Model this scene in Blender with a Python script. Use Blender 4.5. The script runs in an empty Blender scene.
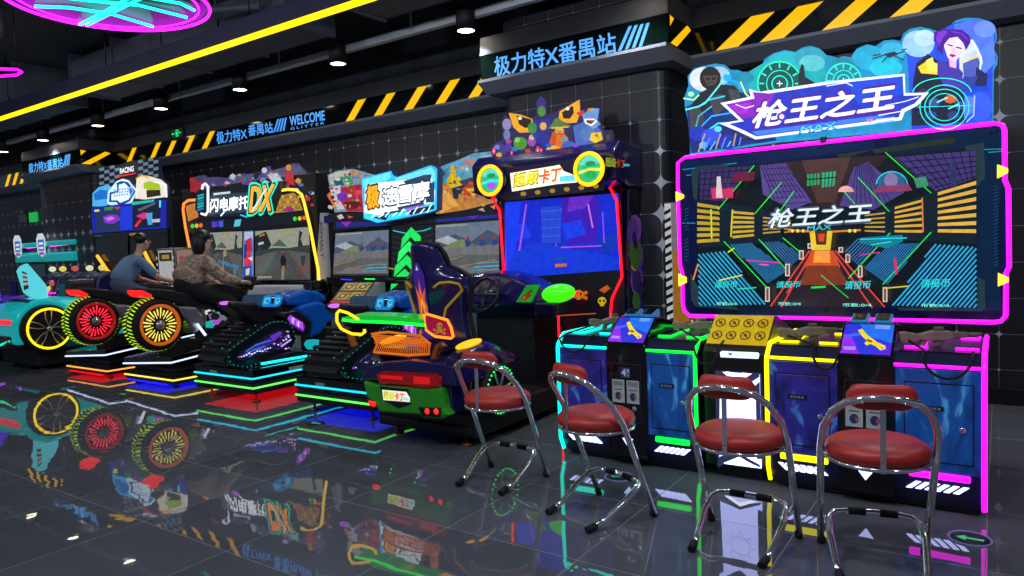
import bpy, bmesh, math, random
from mathutils import Vector, Matrix
random.seed(7)
sc = bpy.context.scene
COL = sc.collection
PI = math.pi
# ------------------------------------------------------------------ camera
FPX = 706.0
CAM = Vector((0, 0, 1.5))
d1 = Vector((-1022, -3, FPX)).normalized()
d2 = Vector((488, -60, FPX)).normalized()
AX = -d1
AY = (d2 - d2.dot(AX) * AX).normalized()
AZ = AX.cross(AY)
if AZ.y > 0: AZ = -AZ
def ray(u, v):
    c = Vector((u - 512, v - 288, FPX))
    return Vector((AX.dot(c), AY.dot(c), AZ.dot(c)))
def at(u, v, ax, val):
    """point of the plane x/y/z = val that the photograph shows at pixel (u, v)"""
    r = ray(u, v); i = 'xyz'.index(ax)
    return CAM + r * ((val - CAM[i]) / r[i])
def on(u, v, o, n):
    r = ray(u, v)
    return CAM + r * ((o - CAM).dot(n) / r.dot(n))
cd = bpy.data.cameras.new('camera'); co = bpy.data.objects.new('camera', cd); COL.objects.link(co)
cd.sensor_width = 36; cd.lens = FPX / 1024 * 36; cd.clip_start = .05; cd.clip_end = 100
right = Vector((AX.x, AY.x, AZ.x)); down = Vector((AX.y, AY.y, AZ.y)); fwd = Vector((AX.z, AY.z, AZ.z))
m = Matrix((right, -down, -fwd)).transposed().to_4x4(); m.translation = CAM
co.matrix_world = m
sc.camera = co
sc.view_settings.view_transform = 'Standard'; sc.view_settings.look = 'None'
sc.view_settings.gamma = 1; sc.view_settings.use_curve_mapping = False
sc.view_settings.exposure = 0.0
# ------------------------------------------------------------------ materials
def lin(h):
    if isinstance(h, tuple): return h
    h = h.lstrip('#')
    if len(h) == 3: h = ''.join(c * 2 for c in h)
    r = []
    for i in (0, 2, 4):
        c = int(h[i:i + 2], 16) / 255
        r.append(c / 12.92 if c <= .04045 else ((c + .055) / 1.055) ** 2.4)
    return tuple(r)
MATS = {}
def mat(name, col='#808080', rough=.5, metal=0, emit=None, st=0, spec=.5, coat=0, noise=0, nscale=8, alpha=1, bump=0, trans=0):
    if name in MATS: return MATS[name]
    m = bpy.data.materials.new(name); m.use_nodes = True
    nt = m.node_tree; b = nt.nodes['Principled BSDF']
    c = (*lin(col), 1)
    b.inputs['Base Color'].default_value = c
    b.inputs['Roughness'].default_value = rough; b.inputs['Metallic'].default_value = metal
    b.inputs['Specular IOR Level'].default_value = spec
    b.inputs['Coat Weight'].default_value = coat; b.inputs['Coat Roughness'].default_value = .05
    if trans: b.inputs['Transmission Weight'].default_value = trans
    if alpha < 1: b.inputs['Alpha'].default_value = alpha
    if emit:
        b.inputs['Emission Color'].default_value = (*lin(emit), 1); b.inputs['Emission Strength'].default_value = st
    if noise or bump:
        tc = nt.nodes.new('ShaderNodeTexCoord'); n = nt.nodes.new('ShaderNodeTexNoise')
        n.inputs['Scale'].default_value = nscale; n.inputs['Detail'].default_value = 4
        nt.links.new(tc.outputs['Object'], n.inputs['Vector'])
        if noise:
            mx = nt.nodes.new('ShaderNodeMix'); mx.data_type = 'RGBA'
            mx.inputs['A'].default_value = tuple(max(0, x * (1 - noise)) for x in c[:3]) + (1,)
            mx.inputs['B'].default_value = tuple(min(1, x * (1 + noise)) for x in c[:3]) + (1,)
            nt.links.new(n.outputs['Fac'], mx.inputs['Factor']); nt.links.new(mx.outputs['Result'], b.inputs['Base Color'])
        if bump:
            bp = nt.nodes.new('ShaderNodeBump'); bp.inputs['Strength'].default_value = bump; bp.inputs['Distance'].default_value = .01
            nt.links.new(n.outputs['Fac'], bp.inputs['Height']); nt.links.new(bp.outputs['Normal'], b.inputs['Normal'])
    MATS[name] = m; return m
def print_mat(name, st, rough=.5, base=.2, coat=0, tex=.22):
    """printed or backlit sheet: the colour of each shape is stored on its faces"""
    if name in MATS: return MATS[name]
    m = bpy.data.materials.new(name); m.use_nodes = True
    nt = m.node_tree; b = nt.nodes['Principled BSDF']
    a = nt.nodes.new('ShaderNodeAttribute'); a.attribute_name = 'Col'
    src = a.outputs['Color']
    if tex:      # mottled ink of the print
        tc = nt.nodes.new('ShaderNodeTexCoord'); nz = nt.nodes.new('ShaderNodeTexNoise'); nz.inputs['Scale'].default_value = 16; nz.inputs['Detail'].default_value = 8; nz.inputs['Roughness'].default_value = .7
        nt.links.new(tc.outputs['Object'], nz.inputs['Vector'])
        mr = nt.nodes.new('ShaderNodeMapRange'); mr.inputs['From Min'].default_value = .3; mr.inputs['From Max'].default_value = .7; mr.inputs['To Min'].default_value = 1 - tex; mr.inputs['To Max'].default_value = 1 + tex
        nt.links.new(nz.outputs['Fac'], mr.inputs['Value'])
        sc0 = nt.nodes.new('ShaderNodeVectorMath'); sc0.operation = 'SCALE'; nt.links.new(src, sc0.inputs[0]); nt.links.new(mr.outputs['Result'], sc0.inputs['Scale']); src = sc0.outputs['Vector']
    mx = nt.nodes.new('ShaderNodeVectorMath'); mx.operation = 'SCALE'; mx.inputs['Scale'].default_value = base
    nt.links.new(src, mx.inputs[0]); nt.links.new(mx.outputs['Vector'], b.inputs['Base Color'])
    if st:
        nt.links.new(src, b.inputs['Emission Color']); b.inputs['Emission Strength'].default_value = st
    b.inputs['Roughness'].default_value = rough; b.inputs['Coat Weight'].default_value = coat; b.inputs['Coat Roughness'].default_value = .05
    MATS[name] = m; return m
def neon(name, col, st=4): return mat('neon_' + name, '#101010', .4, emit=col, st=st)
N = dict(cyan=neon('cyan', '#00ffe0', 2.2), green=neon('green', '#00ff38', 2.2), yellow=neon('yellow', '#fff000', 2.0), pink=neon('pink', '#ff10f8', 2.4),
         red=neon('red', '#ff1020', 2.6), orange=neon('orange', '#ffa030', 1.6), white=neon('white', '#e8f0ff', 2.2), blue=neon('blue', '#2030ff', 2.2), purple=neon('purple', '#9020ff', 2.2),
         aqua=neon('aqua', '#10c8f0', 1.7), lime=neon('lime', '#60f060', 1.7))
BLK = mat('black_plastic', '#101013', .35, noise=.3, nscale=20)
BLKM = mat('matte_black', '#0b0b0e', .6, noise=.3, nscale=14)
GLOSS = mat('gloss_black', '#08080c', .12, coat=.5, noise=.2, nscale=5)
CHROME = mat('chrome', '#f4f4f8', .13, .95, bump=.02, nscale=30)
DMET = mat('dark_metal', '#2a2c30', .35, .9, noise=.2, nscale=20)
RUB = mat('rubber', '#09090a', .75, noise=.2, nscale=30)
LIT = print_mat('backlit_print', 1.0)
LITH = print_mat('bright_backlit_print', 1.5)
SCR = print_mat('screen_print', .8, .1)
DECAL = print_mat('decal_print', 0, .35, .9)
GLOW = print_mat('dim_lit_print', .35, .3, .6)
# ------------------------------------------------------------------ mesh builder
class MB:
    def __init__(s): s.v = []; s.f = []; s.c = []; s.sm = []; s.mi = []; s.cc = None; s.m = 0; s.layer = 0
    def add(s, vs, fs, smooth=False, col=None):
        o = len(s.v); s.v += [Vector(p) for p in vs]
        for f in fs:
            s.f.append([o + i for i in f]); s.c.append(col or s.cc or (.5, .5, .5)); s.sm.append(smooth); s.mi.append(s.m)
        return s
    def box(s, x0, x1, y0, y1, z0, z1, rot=0, piv=None):
        vs = [Vector((x, y, z)) for z in (z0, z1) for y in (y0, y1) for x in (x0, x1)]
        if rot:
            p = Vector(piv or ((x0 + x1) / 2, (y0 + y1) / 2, 0)); R = Matrix.Rotation(rot, 3, 'Z'); vs = [R @ (q - p) + p for q in vs]
        return s.add(vs, [(0, 2, 3, 1), (4, 5, 7, 6), (0, 1, 5, 4), (2, 6, 7, 3), (0, 4, 6, 2), (1, 3, 7, 5)])
    def prism(s, pts, ax, a0, a1, smooth=False):
        def mk(p, a): return {'x': (a, p[0], p[1]), 'y': (p[0], a, p[1]), 'z': (p[0], p[1], a)}[ax]
        n = len(pts)
        vs = [mk(p, a0) for p in pts] + [mk(p, a1) for p in pts]
        fs = [list(range(n))[::-1], list(range(n, 2 * n))]
        s.add(vs, fs)
        return s.add(vs, [(i, (i + 1) % n, n + (i + 1) % n, n + i) for i in range(n)], smooth)
    def extr(s, pts, d):
        """slab: outline of 3-D points pushed along vector d"""
        n = len(pts); d = Vector(d); vs = [Vector(p) for p in pts] + [Vector(p) + d for p in pts]
        return s.add(vs, [list(range(n)), list(range(n, 2 * n))[::-1]] + [(i, n + i, n + (i + 1) % n, (i + 1) % n) for i in range(n)])
    def tube(s, path, r, closed=False, n=8, rs=None):
        path = [Vector(p) for p in path]; k = len(path); rings = []
        T = []
        for i in range(k):
            a = path[(i - 1) % k] if (closed or i > 0) else path[i]
            b = path[(i + 1) % k] if (closed or i < k - 1) else path[i]
            T.append((b - a).normalized())
        t0 = T[0]; up = Vector((0, 0, 1)) if abs(t0.z) < .9 else Vector((1, 0, 0)); nrm = (up - up.dot(t0) * t0).normalized()
        for i in range(k):
            t = T[i]; nrm = (nrm - nrm.dot(t) * t).normalized(); bn = t.cross(nrm); rr = rs[i] if rs else r
            rings.append([path[i] + (nrm * math.cos(2 * PI * j / n) + bn * math.sin(2 * PI * j / n)) * rr for j in range(n)])
        return s.loft(rings, closed)
    def loft(s, rings, closed=False, caps=True, smooth=True):
        k = len(rings); n = len(rings[0]); vs = [p for r in rings for p in r]
        fs = [(i * n + j, i * n + (j + 1) % n, ((i + 1) % k) * n + (j + 1) % n, ((i + 1) % k) * n + j) for i in range(k if closed else k - 1) for j in range(n)]
        o = s.add(vs, fs, smooth)
        if not closed and caps: s.add(rings[0], [list(range(n))[::-1]]); s.add(rings[-1], [list(range(n))])
        return o
    def lathe(s, c, ax, prof, n=24, closed=False):
        """prof: (radius, offset along axis)"""
        c = Vector(c); i = 'xyz'.index(ax); rings = []
        for r, h in prof:
            ring = []
            for j in range(n):
                a = 2 * PI * j / n; p = [0, 0, 0]; p[i] = h; p[(i + 1) % 3] = r * math.cos(a); p[(i + 2) % 3] = r * math.sin(a); ring.append(c + Vector(p))
            rings.append(ring)
        return s.loft(rings, closed, not closed)
    def ell(s, c, r, n=14, k=8, rot=None):
        c = Vector(c); r = Vector(r if isinstance(r, (tuple, list)) else (r, r, r)); rings = []
        for i in range(k + 1):
            th = PI * (i + .02) / (k + .04); ring = []
            for j in range(n):
                a = 2 * PI * j / n; p = Vector((r.x * math.sin(th) * math.cos(a), r.y * math.sin(th) * math.sin(a), r.z * math.cos(th)))
                ring.append(c + (rot @ p if rot else p))
            rings.append(ring)
        return s.loft(rings)
    def obj(s, name, mats, root=None, bevel=0, kind=None, sub=0, **props):
        me = bpy.data.meshes.new(name); off = Vector()
        o = bpy.data.objects.new(name, me); COL.objects.link(o)
        if root is not None:
            r = root
            while r.parent: r = r.parent
            off = Vector(r.location); o.parent = root
        elif props.pop('recentre', True) and s.v:
            lo = Vector([min(p[i] for p in s.v) for i in range(3)]); hi = Vector([max(p[i] for p in s.v) for i in range(3)])
            off = Vector(((lo.x + hi.x) / 2, (lo.y + hi.y) / 2, lo.z)); o.location = off
        me.from_pydata([p - off for p in s.v], [], s.f)
        if not isinstance(mats, (list, tuple)): mats = [mats]
        for q in mats: me.materials.append(q)
        me.polygons.foreach_set('use_smooth', s.sm); me.polygons.foreach_set('material_index', s.mi)
        if any('print' in q.name for q in mats):
            at_ = me.color_attributes.new('Col', 'FLOAT_COLOR', 'CORNER'); buf = []
            for p, c in zip(me.polygons, s.c): buf += [*c, 1.0] * p.loop_total
            at_.data.foreach_set('color', buf)
        bm = bmesh.new(); bm.from_mesh(me)
        if not any('print' in q.name for q in mats): bmesh.ops.remove_doubles(bm, verts=bm.verts, dist=1e-5); bmesh.ops.recalc_face_normals(bm, faces=bm.faces)
        bm.to_mesh(me); bm.free()
        if bevel:
            b = o.modifiers.new('b', 'BEVEL'); b.width = bevel; b.segments = 2; b.limit_method = 'ANGLE'; b.angle_limit = .6
        if sub: q = o.modifiers.new('s', 'SUBSURF'); q.levels = sub; q.render_levels = sub
        if kind: o['kind'] = kind
        for k2, v2 in props.items(): o[k2] = v2
        return o
def thing(name, loc, label, cat, group=None):
    o = bpy.data.objects.new(name, None); COL.objects.link(o); o.location = loc; o['label'] = label; o['category'] = cat
    if group: o['group'] = group
    o.empty_display_size = .1
    return o
def copy_tree(o, parent=None):
    c = o.copy(); COL.objects.link(c)
    if parent is not None: c.parent = parent
    for ch in list(o.children): copy_tree(ch, c)
    return c
def K(x0, y0, s):
    """reader of crop coordinates: pixel = corner + s * crop pixel"""
    return lambda *p: [(x0 + a * s, y0 + b * s) for a, b in p]
def arc(cx, cy, rx, ry, a0=0, a1=360, n=20):
    e = n if abs(a1 - a0) >= 360 else n + 1
    return [(cx + rx * math.cos(math.radians(a0 + (a1 - a0) * i / n)), cy + ry * math.sin(math.radians(a0 + (a1 - a0) * i / n))) for i in range(e)]
# text outlines -----------------------------------------------------
TX = {}
def text_geo(body, bold=0.0, sp=1.0):
    k = (body, bold, sp)
    if k in TX: return TX[k]
    c = bpy.data.curves.new('t', 'FONT'); c.body = body; c.offset = bold; c.resolution_u = 3; c.space_character = sp
    o = bpy.data.objects.new('t', c); COL.objects.link(o)
    bpy.context.view_layer.update()
    me = bpy.data.meshes.new_from_object(o.evaluated_get(bpy.context.evaluated_depsgraph_get()))
    vs = [(v.co.x, v.co.y) for v in me.vertices]; fs = [list(p.vertices) for p in me.polygons]
    bpy.data.objects.remove(o); bpy.data.curves.remove(c); bpy.data.meshes.remove(me)
    x0 = min(v[0] for v in vs); x1 = max(v[0] for v in vs); y0 = min(v[1] for v in vs); y1 = max(v[1] for v in vs)
    vs = [((x - x0) / (x1 - x0), (y - y0) / (y1 - y0)) for x, y in vs]
    TX[k] = (vs, fs); return TX[k]
class Art(MB):
    """flat print on a plane: o = point of the plane, n = normal towards the viewer side; shapes are read off the photograph"""
    def __init__(s, o, n, step=.0004, k=None):
        super().__init__(); s.o = Vector(o); s.n = Vector(n).normalized(); s.step = step; s.k = k
    def p(s, u, v): return on(u, v, s.o, s.n)
    def pt(s, q):
        if s.k: q = s.k(q)[0]
        return s.p(*q)
    def lift(s): s.layer += 1; return s.n * (s.layer * s.step)
    def poly(s, pts, col):
        l = s.lift(); vs = [s.pt(q) + l for q in pts]; f = list(range(len(vs)))
        a = Vector()
        for i in range(len(vs)): a += vs[i].cross(vs[(i + 1) % len(vs)])
        if a.dot(s.n) < 0: f = f[::-1]
        s.add(vs, [f], col=lin(col)); return s
    def line(s, pts, w, col, closed=False):
        """stroke of width w in the units of the reader"""
        l = s.lift(); n = len(pts)
        for i in range(n if closed else n - 1):
            a = Vector((*pts[i], 0)); b = Vector((*pts[(i + 1) % n], 0)); d = (b - a)
            if d.length == 0: continue
            d.normalize(); q = Vector((-d.y, d.x, 0)) * w / 2; e = d * w * .3
            s.add([s.pt((t.x, t.y)) + l for t in (a - e + q, a - e - q, b + e - q, b + e + q)], [(0, 1, 2, 3)], col=lin(col))
        return s
    def text(s, body, quad, col, bold=.01, sp=1.0):
        """quad: bottom left, bottom right, top right, top left; bold widens the strokes by shifted copies"""
        l = s.lift(); vs, fs = text_geo(body, 0, sp); A, B, C_, D = [s.pt(q) for q in quad]
        h = (D - A).length; ex = (B - A).normalized(); ey = (D - A).normalized(); d = bold * h * .8
        offs = [(0, 0)] if bold < .012 else [(math.cos(i * PI / 4), math.sin(i * PI / 4)) for i in range(8)]
        for i, (ox, oy) in enumerate(offs):
            k_ = l + (ex * ox + ey * oy) * d + s.n * (.00003 * i)
            s.add([(A * (1 - x) + B * x) * (1 - y) + (D * (1 - x) + C_ * x) * y + k_ for x, y in vs], fs, col=lin(col))
        return s
    def slab(s, pts, col, t):
        """solid board of thickness t behind the print"""
        vs = [s.pt(q) for q in pts]; a = Vector()
        for i in range(len(vs)): a += vs[i].cross(vs[(i + 1) % len(vs)])
        if a.dot(s.n) < 0: vs = vs[::-1]
        s.cc = lin(col); s.extr(vs, -s.n * t); s.cc = None; return s
YN = Vector((0, -1, 0))
def Y(y, k=None, **kw): return Art((0, y, 0), YN, k=k, **kw)
def Xp(x, k=None, **kw): return Art((x, 0, 0), (1, 0, 0), k=k, **kw)
def pts_on(k, ax, val, pts): return [at(*k(q)[0], ax, val) for q in pts]
# ================================================================== ROOM
WY = 7.25
# floor: large polished dark tiles
def floor_mat():
    m = bpy.data.materials.new('polished_tile'); m.use_nodes = True; nt = m.node_tree; b = nt.nodes['Principled BSDF']
    L = nt.links.new; g = nt.nodes.new('ShaderNodeNewGeometry'); sx = nt.nodes.new('ShaderNodeSeparateXYZ'); L(g.outputs['Position'], sx.inputs[0])
    def mth(op, a, b_=None):
        n = nt.nodes.new('ShaderNodeMath'); n.operation = op
        for i, q in enumerate((a, b_)):
            if q is None: continue
            if isinstance(q, (int, float)): n.inputs[i].default_value = q
            else: L(q, n.inputs[i])
        return n.outputs[0]
    def edge(c, off):
        f = mth('FRACT', mth('DIVIDE', mth('SUBTRACT', c, off), .8)); f = mth('ABSOLUTE', mth('SUBTRACT', f, .5)); return mth('GREATER_THAN', f, .4965)
    gr = mth('MAXIMUM', edge(sx.outputs['X'], -.05), edge(sx.outputs['Y'], 2.84))
    fx = mth('FLOOR', mth('DIVIDE', mth('SUBTRACT', sx.outputs['X'], -.05), .8)); fy = mth('FLOOR', mth('DIVIDE', mth('SUBTRACT', sx.outputs['Y'], 2.84), .8))
    cb = nt.nodes.new('ShaderNodeCombineXYZ'); L(fx, cb.inputs[0]); L(fy, cb.inputs[1])
    wn = nt.nodes.new('ShaderNodeTexWhiteNoise'); L(cb.outputs[0], wn.inputs['Vector'])
    n = nt.nodes.new('ShaderNodeTexNoise'); n.inputs['Scale'].default_value = 1.6; n.inputs['Detail'].default_value = 6; L(g.outputs['Position'], n.inputs['Vector'])
    f = mth('ADD', mth('MULTIPLY', n.outputs['Fac'], .7), mth('MULTIPLY', wn.outputs['Value'], .25))
    mx = nt.nodes.new('ShaderNodeMix'); mx.data_type = 'RGBA'; mx.inputs['A'].default_value = (.068, .072, .086, 1); mx.inputs['B'].default_value = (.16, .166, .188, 1); L(f, mx.inputs['Factor'])
    m2 = nt.nodes.new('ShaderNodeMix'); m2.data_type = 'RGBA'; m2.inputs['B'].default_value = (.2, .205, .215, 1); L(mx.outputs['Result'], m2.inputs['A']); L(gr, m2.inputs['Factor'])
    L(m2.outputs['Result'], b.inputs['Base Color'])
    L(mth('ADD', mth('MULTIPLY', gr, .4), .02), b.inputs['Roughness']); b.inputs['Specular IOR Level'].default_value = .85
    n2 = nt.nodes.new('ShaderNodeTexNoise'); n2.inputs['Scale'].default_value = 3.2; n2.inputs['Detail'].default_value = 2; L(g.outputs['Position'], n2.inputs['Vector'])
    bp = nt.nodes.new('ShaderNodeBump'); bp.inputs['Strength'].default_value = .09; bp.inputs['Distance'].default_value = .012; L(n2.outputs['Fac'], bp.inputs['Height']); L(bp.outputs['Normal'], b.inputs['Normal'])
    return m
def wall_mat(name, zt=3.04, s=.305, top=.34, fall=.19):
    m = bpy.data.materials.new(name); m.use_nodes = True; nt = m.node_tree; b = nt.nodes['Principled BSDF']; L = nt.links.new
    g = nt.nodes.new('ShaderNodeNewGeometry'); sx = nt.nodes.new('ShaderNodeSeparateXYZ'); L(g.outputs['Position'], sx.inputs[0])
    def mth(op, a, b_=None, cl=False):
        n = nt.nodes.new('ShaderNodeMath'); n.operation = op; n.use_clamp = cl
        for i, q in enumerate((a, b_)):
            if q is None: continue
            if isinstance(q, (int, float)): n.inputs[i].default_value = q
            else: L(q, n.inputs[i])
        return n.outputs[0]
    hx = mth('ADD', sx.outputs['X'], mth('MULTIPLY', sx.outputs['Y'], 0))
    fx = mth('SUBTRACT', mth('FRACT', mth('DIVIDE', mth('ADD', hx, .004 + 100 * s), s)), .5)
    zz = mth('DIVIDE', mth('SUBTRACT', sx.outputs['Z'], zt), s)
    fz = mth('SUBTRACT', mth('FRACT', zz), .5)
    row = mth('MULTIPLY', mth('ROUND', zz), -1)            # rows of corner stars counted down from the top
    rz = mth('SUBTRACT', zt, mth('MULTIPLY', row, s)); rad = mth('SUBTRACT', top, mth('MULTIPLY', mth('ABSOLUTE', mth('SUBTRACT', rz, 1.8)), fall)); rad = mth('MINIMUM', mth('MAXIMUM', rad, .04), .40)
    ax_ = mth('ABSOLUTE', fx); az_ = mth('ABSOLUTE', fz)
    qx = mth('MAXIMUM', mth('SUBTRACT', ax_, mth('SUBTRACT', .493, rad)), 0); qz = mth('MAXIMUM', mth('SUBTRACT', az_, mth('SUBTRACT', .493, rad)), 0)
    dist = mth('SUBTRACT', mth('SQRT', mth('ADD', mth('MULTIPLY', qx, qx), mth('MULTIPLY', qz, qz))), rad)
    fac = mth('MULTIPLY', dist, 120, True)
    n = nt.nodes.new('ShaderNodeTexNoise'); n.inputs['Scale'].default_value = 2.5; L(g.outputs['Position'], n.inputs['Vector'])
    mx = nt.nodes.new('ShaderNodeMix'); mx.data_type = 'RGBA'; mx.inputs['A'].default_value = (.009, .010, .015, 1); mx.inputs['B'].default_value = (.019, .020, .028, 1); L(n.outputs['Fac'], mx.inputs['Factor'])
    m2 = nt.nodes.new('ShaderNodeMix'); m2.data_type = 'RGBA'; m2.inputs['B'].default_value = (.5, .49, .57, 1); L(mx.outputs['Result'], m2.inputs['A']); L(fac, m2.inputs['Factor'])
    L(m2.outputs['Result'], b.inputs['Base Color']); b.inputs['Roughness'].default_value = .4
    return m
FLOOR = floor_mat(); TILE = wall_mat('star_tile')
TILE2 = wall_mat('star_tile_pillar', 2.99, .305, .39, .33)
DARKW = mat('dark_wall', '#1a1b22', .7, noise=.2); CEIL = mat('ceiling_paint', '#2a2d36', .8, noise=.4, nscale=1.5)
XL, XR, YF, CZ = -26, 7, -7, 4.5
MB().box(XL, XR, YF, WY, -.1, 0).obj('floor', FLOOR, kind='structure')
MB().box(XL, XR, YF, WY + .1, CZ, CZ + .1).obj('ceiling', CEIL, kind='structure')
MB().box(XL, XR, WY, WY + .1, 0, CZ).obj('wall_back', TILE, kind='structure')
MB().box(XL, XR, WY - .04, WY - .001, 3.7, CZ - .001).obj('trim_6', mat('upper_wall', '#2c303c', .8, noise=.3, nscale=1.2), kind='structure')
MB().box(XL, XR, WY - .03, WY, 0, .14).obj('baseboard_back', mat('baseboard', '#0d0d10', .4, noise=.2), kind='structure', bevel=.004)
# pillars clad with the same tiles
def pillar(x0, x1, nm, tm):
    y = 6.6; r = .14; pts = []
    for cx, a0 in ((x0 + r, 180), (x1 - r, 270)):
        for i in range(7):
            a = math.radians(a0 + 15 * i); pts.append((cx + r * math.cos(a), y + r + r * math.sin(a)))
    pts += [(x1, WY), (x0, WY)]
    b = MB().prism(pts, 'z', 0, 4.0)
    return b.obj(nm, tm, kind='structure')
pillar(-4.62, -2.66, 'wall_pillar_right', TILE2)
pillar(-16.45, -14.1, 'wall_pillar_left', TILE2)
# lit fascia bands
FASC = mat('fascia_grey', '#7c808c', .45, noise=.12, nscale=2); FASCD = mat('fascia_dark_green', '#04120c', .1, coat=.6, noise=.3, nscale=2)
SB = 6.93; PB = 6.3                           # faces of the wall band and of the pillar band
zb0, zb1 = 3.31, 3.585
def prof(y, back):                            # section of the grey casing (y, z)
    return [(back, 3.78), (y + .02, 3.78), (y, 3.60), (y, zb1), (y + .03, zb1), (y + .03, zb0), (y - .06, zb0), (y - .06, zb0 - .03), (y + .10, zb0 - .13), (back, zb0 - .13)]
def band(x0, x1, y, nm, back=WY):
    MB().prism(prof(y, back), 'x', x0, x1).obj(nm, FASC, kind='structure')
    return MB().box(x0 + .002, x1 - .002, y + .006, y + .03, zb0, zb1).obj(nm.replace('trim', 'trim') + '0', FASCD, kind='structure')
band(-22, -16.15, SB, 'trim_1'); band(-14.15, -4.2, SB, 'trim_2'); band(-2.76, XR, SB, 'trim_3')
PX0, PX1 = at(480.5, 70, 'y', PB).x, at(668, 30, 'y', PB).x
QX0, QX1 = at(22, 172, 'y', PB).x, at(78.5, 158, 'y', PB).x
def pband(x0, x1, nm):
    zz = [(0, 3.78), (0, 3.60), (0, zb1)]
    b = MB(); y = PB
    b.prism(prof(y, 7.0), 'x', x0, x1)
    b.obj(nm, FASC, kind='structure')
    c = MB().box(x0 + .002, x1 - .002, y + .006, y + .03, zb0, zb1); c.box(x1 - .002, x1 + .004, y + .03, SB + .03, zb0, zb1); c.box(x0 - .004, x0 + .002, y + .03, SB + .03, zb0, zb1)
    c.obj(nm + '0', FASCD, kind='structure')
pband(PX0, PX1, 'trim_4'); pband(QX0, QX1, 'trim_5')
# hazard stripes: each lit panel of stripes is a sign
STR = print_mat('stripe_print', 1.0, .3, tex=0); BLUE = print_mat('blue_sign_print', 1.1, .3, tex=0)
def stripes(plane, quads, name, label):
    a = Art(*plane)
    l = a.lift()
    for q in quads:
        a.add([a.p(*p) + l for p in q], [(0, 1, 2, 3)] if len(q) == 4 else [list(range(len(q)))], col=lin('#ffc20a'))
    o = a.obj(name, STR, label=label, category='stripe sign'); return o
def zline(y, z):       # clip helpers on the band
    return None
def slanted(x, y, w=.17, run=.30):
    """stripe leaning right, given the foot x on the band at depth y"""
    return [(x, y, zb0 + .004), (x + w, y, zb0 + .004), (x + w + run, y, zb1 - .004), (x + run, y, zb1 - .004)]
def stripe_run(xs, y, label, w=.17, run=.3, flip=False):
    r = thing('hazard_stripe_sign', (xs[0], y, zb0), label, 'stripe sign')
    for x in xs:
        MB().add(slanted(x, y, w, run), [(0, 1, 2, 3)], col=lin('#ffc20a')).obj('stripe', STR, r)
def fx(u, v, y): return at(u, v, 'y', y).x
k3 = K(240, 0, .3471); k4 = K(660, 0, .3555)
xs = [fx(*k3(p)[0], SB) for p in ((303, 353), (384, 338), (470, 321), (560, 303), (655, 285))]
stripe_run(xs, SB, 'black and yellow hazard stripes on the wall band right of the word WELCOME', w=.16, run=.27)
k1 = K(0, 0, .3472)
xs = [fx(*k1(p)[0], SB) for p in ((362, 463), (430, 452), (475, 446), (525, 440), (580, 432))]
stripe_run([x for x in xs], SB, 'hazard stripes on the wall band beside the hanging exit sign', w=.15, run=.27)
xs = [fx(*k4(p)[0], SB) for p in ((275, 117), (450, 80), (640, 42))] 
xs += [xs[-1] + .95]
stripe_run([xs[0] - .42] + xs, SB, 'wide hazard stripes on the wall band above the shooting game marquee', w=.22, run=.36)
stripe_run([-16.55, -16.95, -17.35, -17.75, -18.2, -18.6, -19], SB, 'hazard stripes on the wall band at the far left end', w=.16, run=.25)
def side_stripe(x, lab, y0=6.34, y1=6.88):
    r = thing('hazard_stripe_sign', (x, y0, zb0), lab, 'stripe sign')
    a = MB(); a.add([(x, y0, zb0 + .01), (x, y0 + .16, zb0 + .01), (x, y1, zb1 - .03), (x, y1 - .1, zb1 - .005)], [(0, 1, 2, 3)], col=lin('#ffc20a')).obj('stripe', STR, r)
    a = MB().add([(x, y0, zb1 - .11), (x, y0 + .1, zb1 - .02), (x, y0, zb1 - .01)], [(0, 1, 2)], col=lin('#ffc20a'))
    a.obj('stripe', STR, r)
side_stripe(PX1 + .006, 'yellow stripe on the short return beside the big blue lettered pillar sign')
side_stripe(QX1 + .006, 'yellow stripe on the short return of the far left pillar sign')
# blue lettering
def sign(body_quads, y, label, plane=None):
    a = Y(y)
    for body, quad, bold in body_quads: a.text(body, quad, '#58a8ff', bold)
    return a
kp = K(440, 0, .3474)
a = sign([], PB + .004, '')
a.k = kp
a.text('极力特X番禺站', [(158, 222), (508, 150), (503, 92), (155, 165)], '#5aaaff', .02)
for i in range(4): a.poly([(512 + i * 20, 147 - i * 4), (522 + i * 20, 145 - i * 4), (553 + i * 17, 74 - i * 3), (543 + i * 17, 76 - i * 3)], '#5aaaff')
a.obj('lettered_sign', BLUE, label='large blue Chinese lettering with four slashes on the pillar sign', category='sign')
a = Y(SB + .004, K(0, 0, .3472))
a.text('极力特X', [(625, 415), (712, 400), (709, 368), (623, 380)], '#4aa0ff', .02)
a.k = K(230, 100, .2637)
a.text('番禺站', [(70, 138), (163, 124), (160, 82), (68, 96)], '#4aa0ff', .02)
for i in range(4): a.poly([(164 + i * 12, 123 - i * 2), (170 + i * 12, 122 - i * 2), (186 + i * 10, 72 - i * 2), (180 + i * 10, 73 - i * 2)], '#4aa0ff')
a.text('WELCOME', [(228, 98), (360, 76), (358, 40), (226, 62)], '#5aa8ff', .03)
a.text('GLITTER', [(230, 114), (358, 92), (358, 82), (230, 104)], '#5aa8ff', .01, 1.5)
a.obj('lettered_sign', BLUE, label='blue lettering reading WELCOME after Chinese characters on the wall band', category='sign')
a = Y(PB + .004, K(0, 130, .15625))
a.text('极力特X番禺站', [(185, 276), (402, 238), (400, 176), (183, 215)], '#5ab0ff', .02)
for i in range(4): a.poly([(404 + i * 11, 232 - i * 2), (410 + i * 11, 231 - i * 2), (424 + i * 9, 158 - i * 2), (418 + i * 9, 160 - i * 2)], '#5ab0ff')
a.obj('lettered_sign', BLUE, label='small blue lettered sign on the far left pillar', category='sign')
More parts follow.
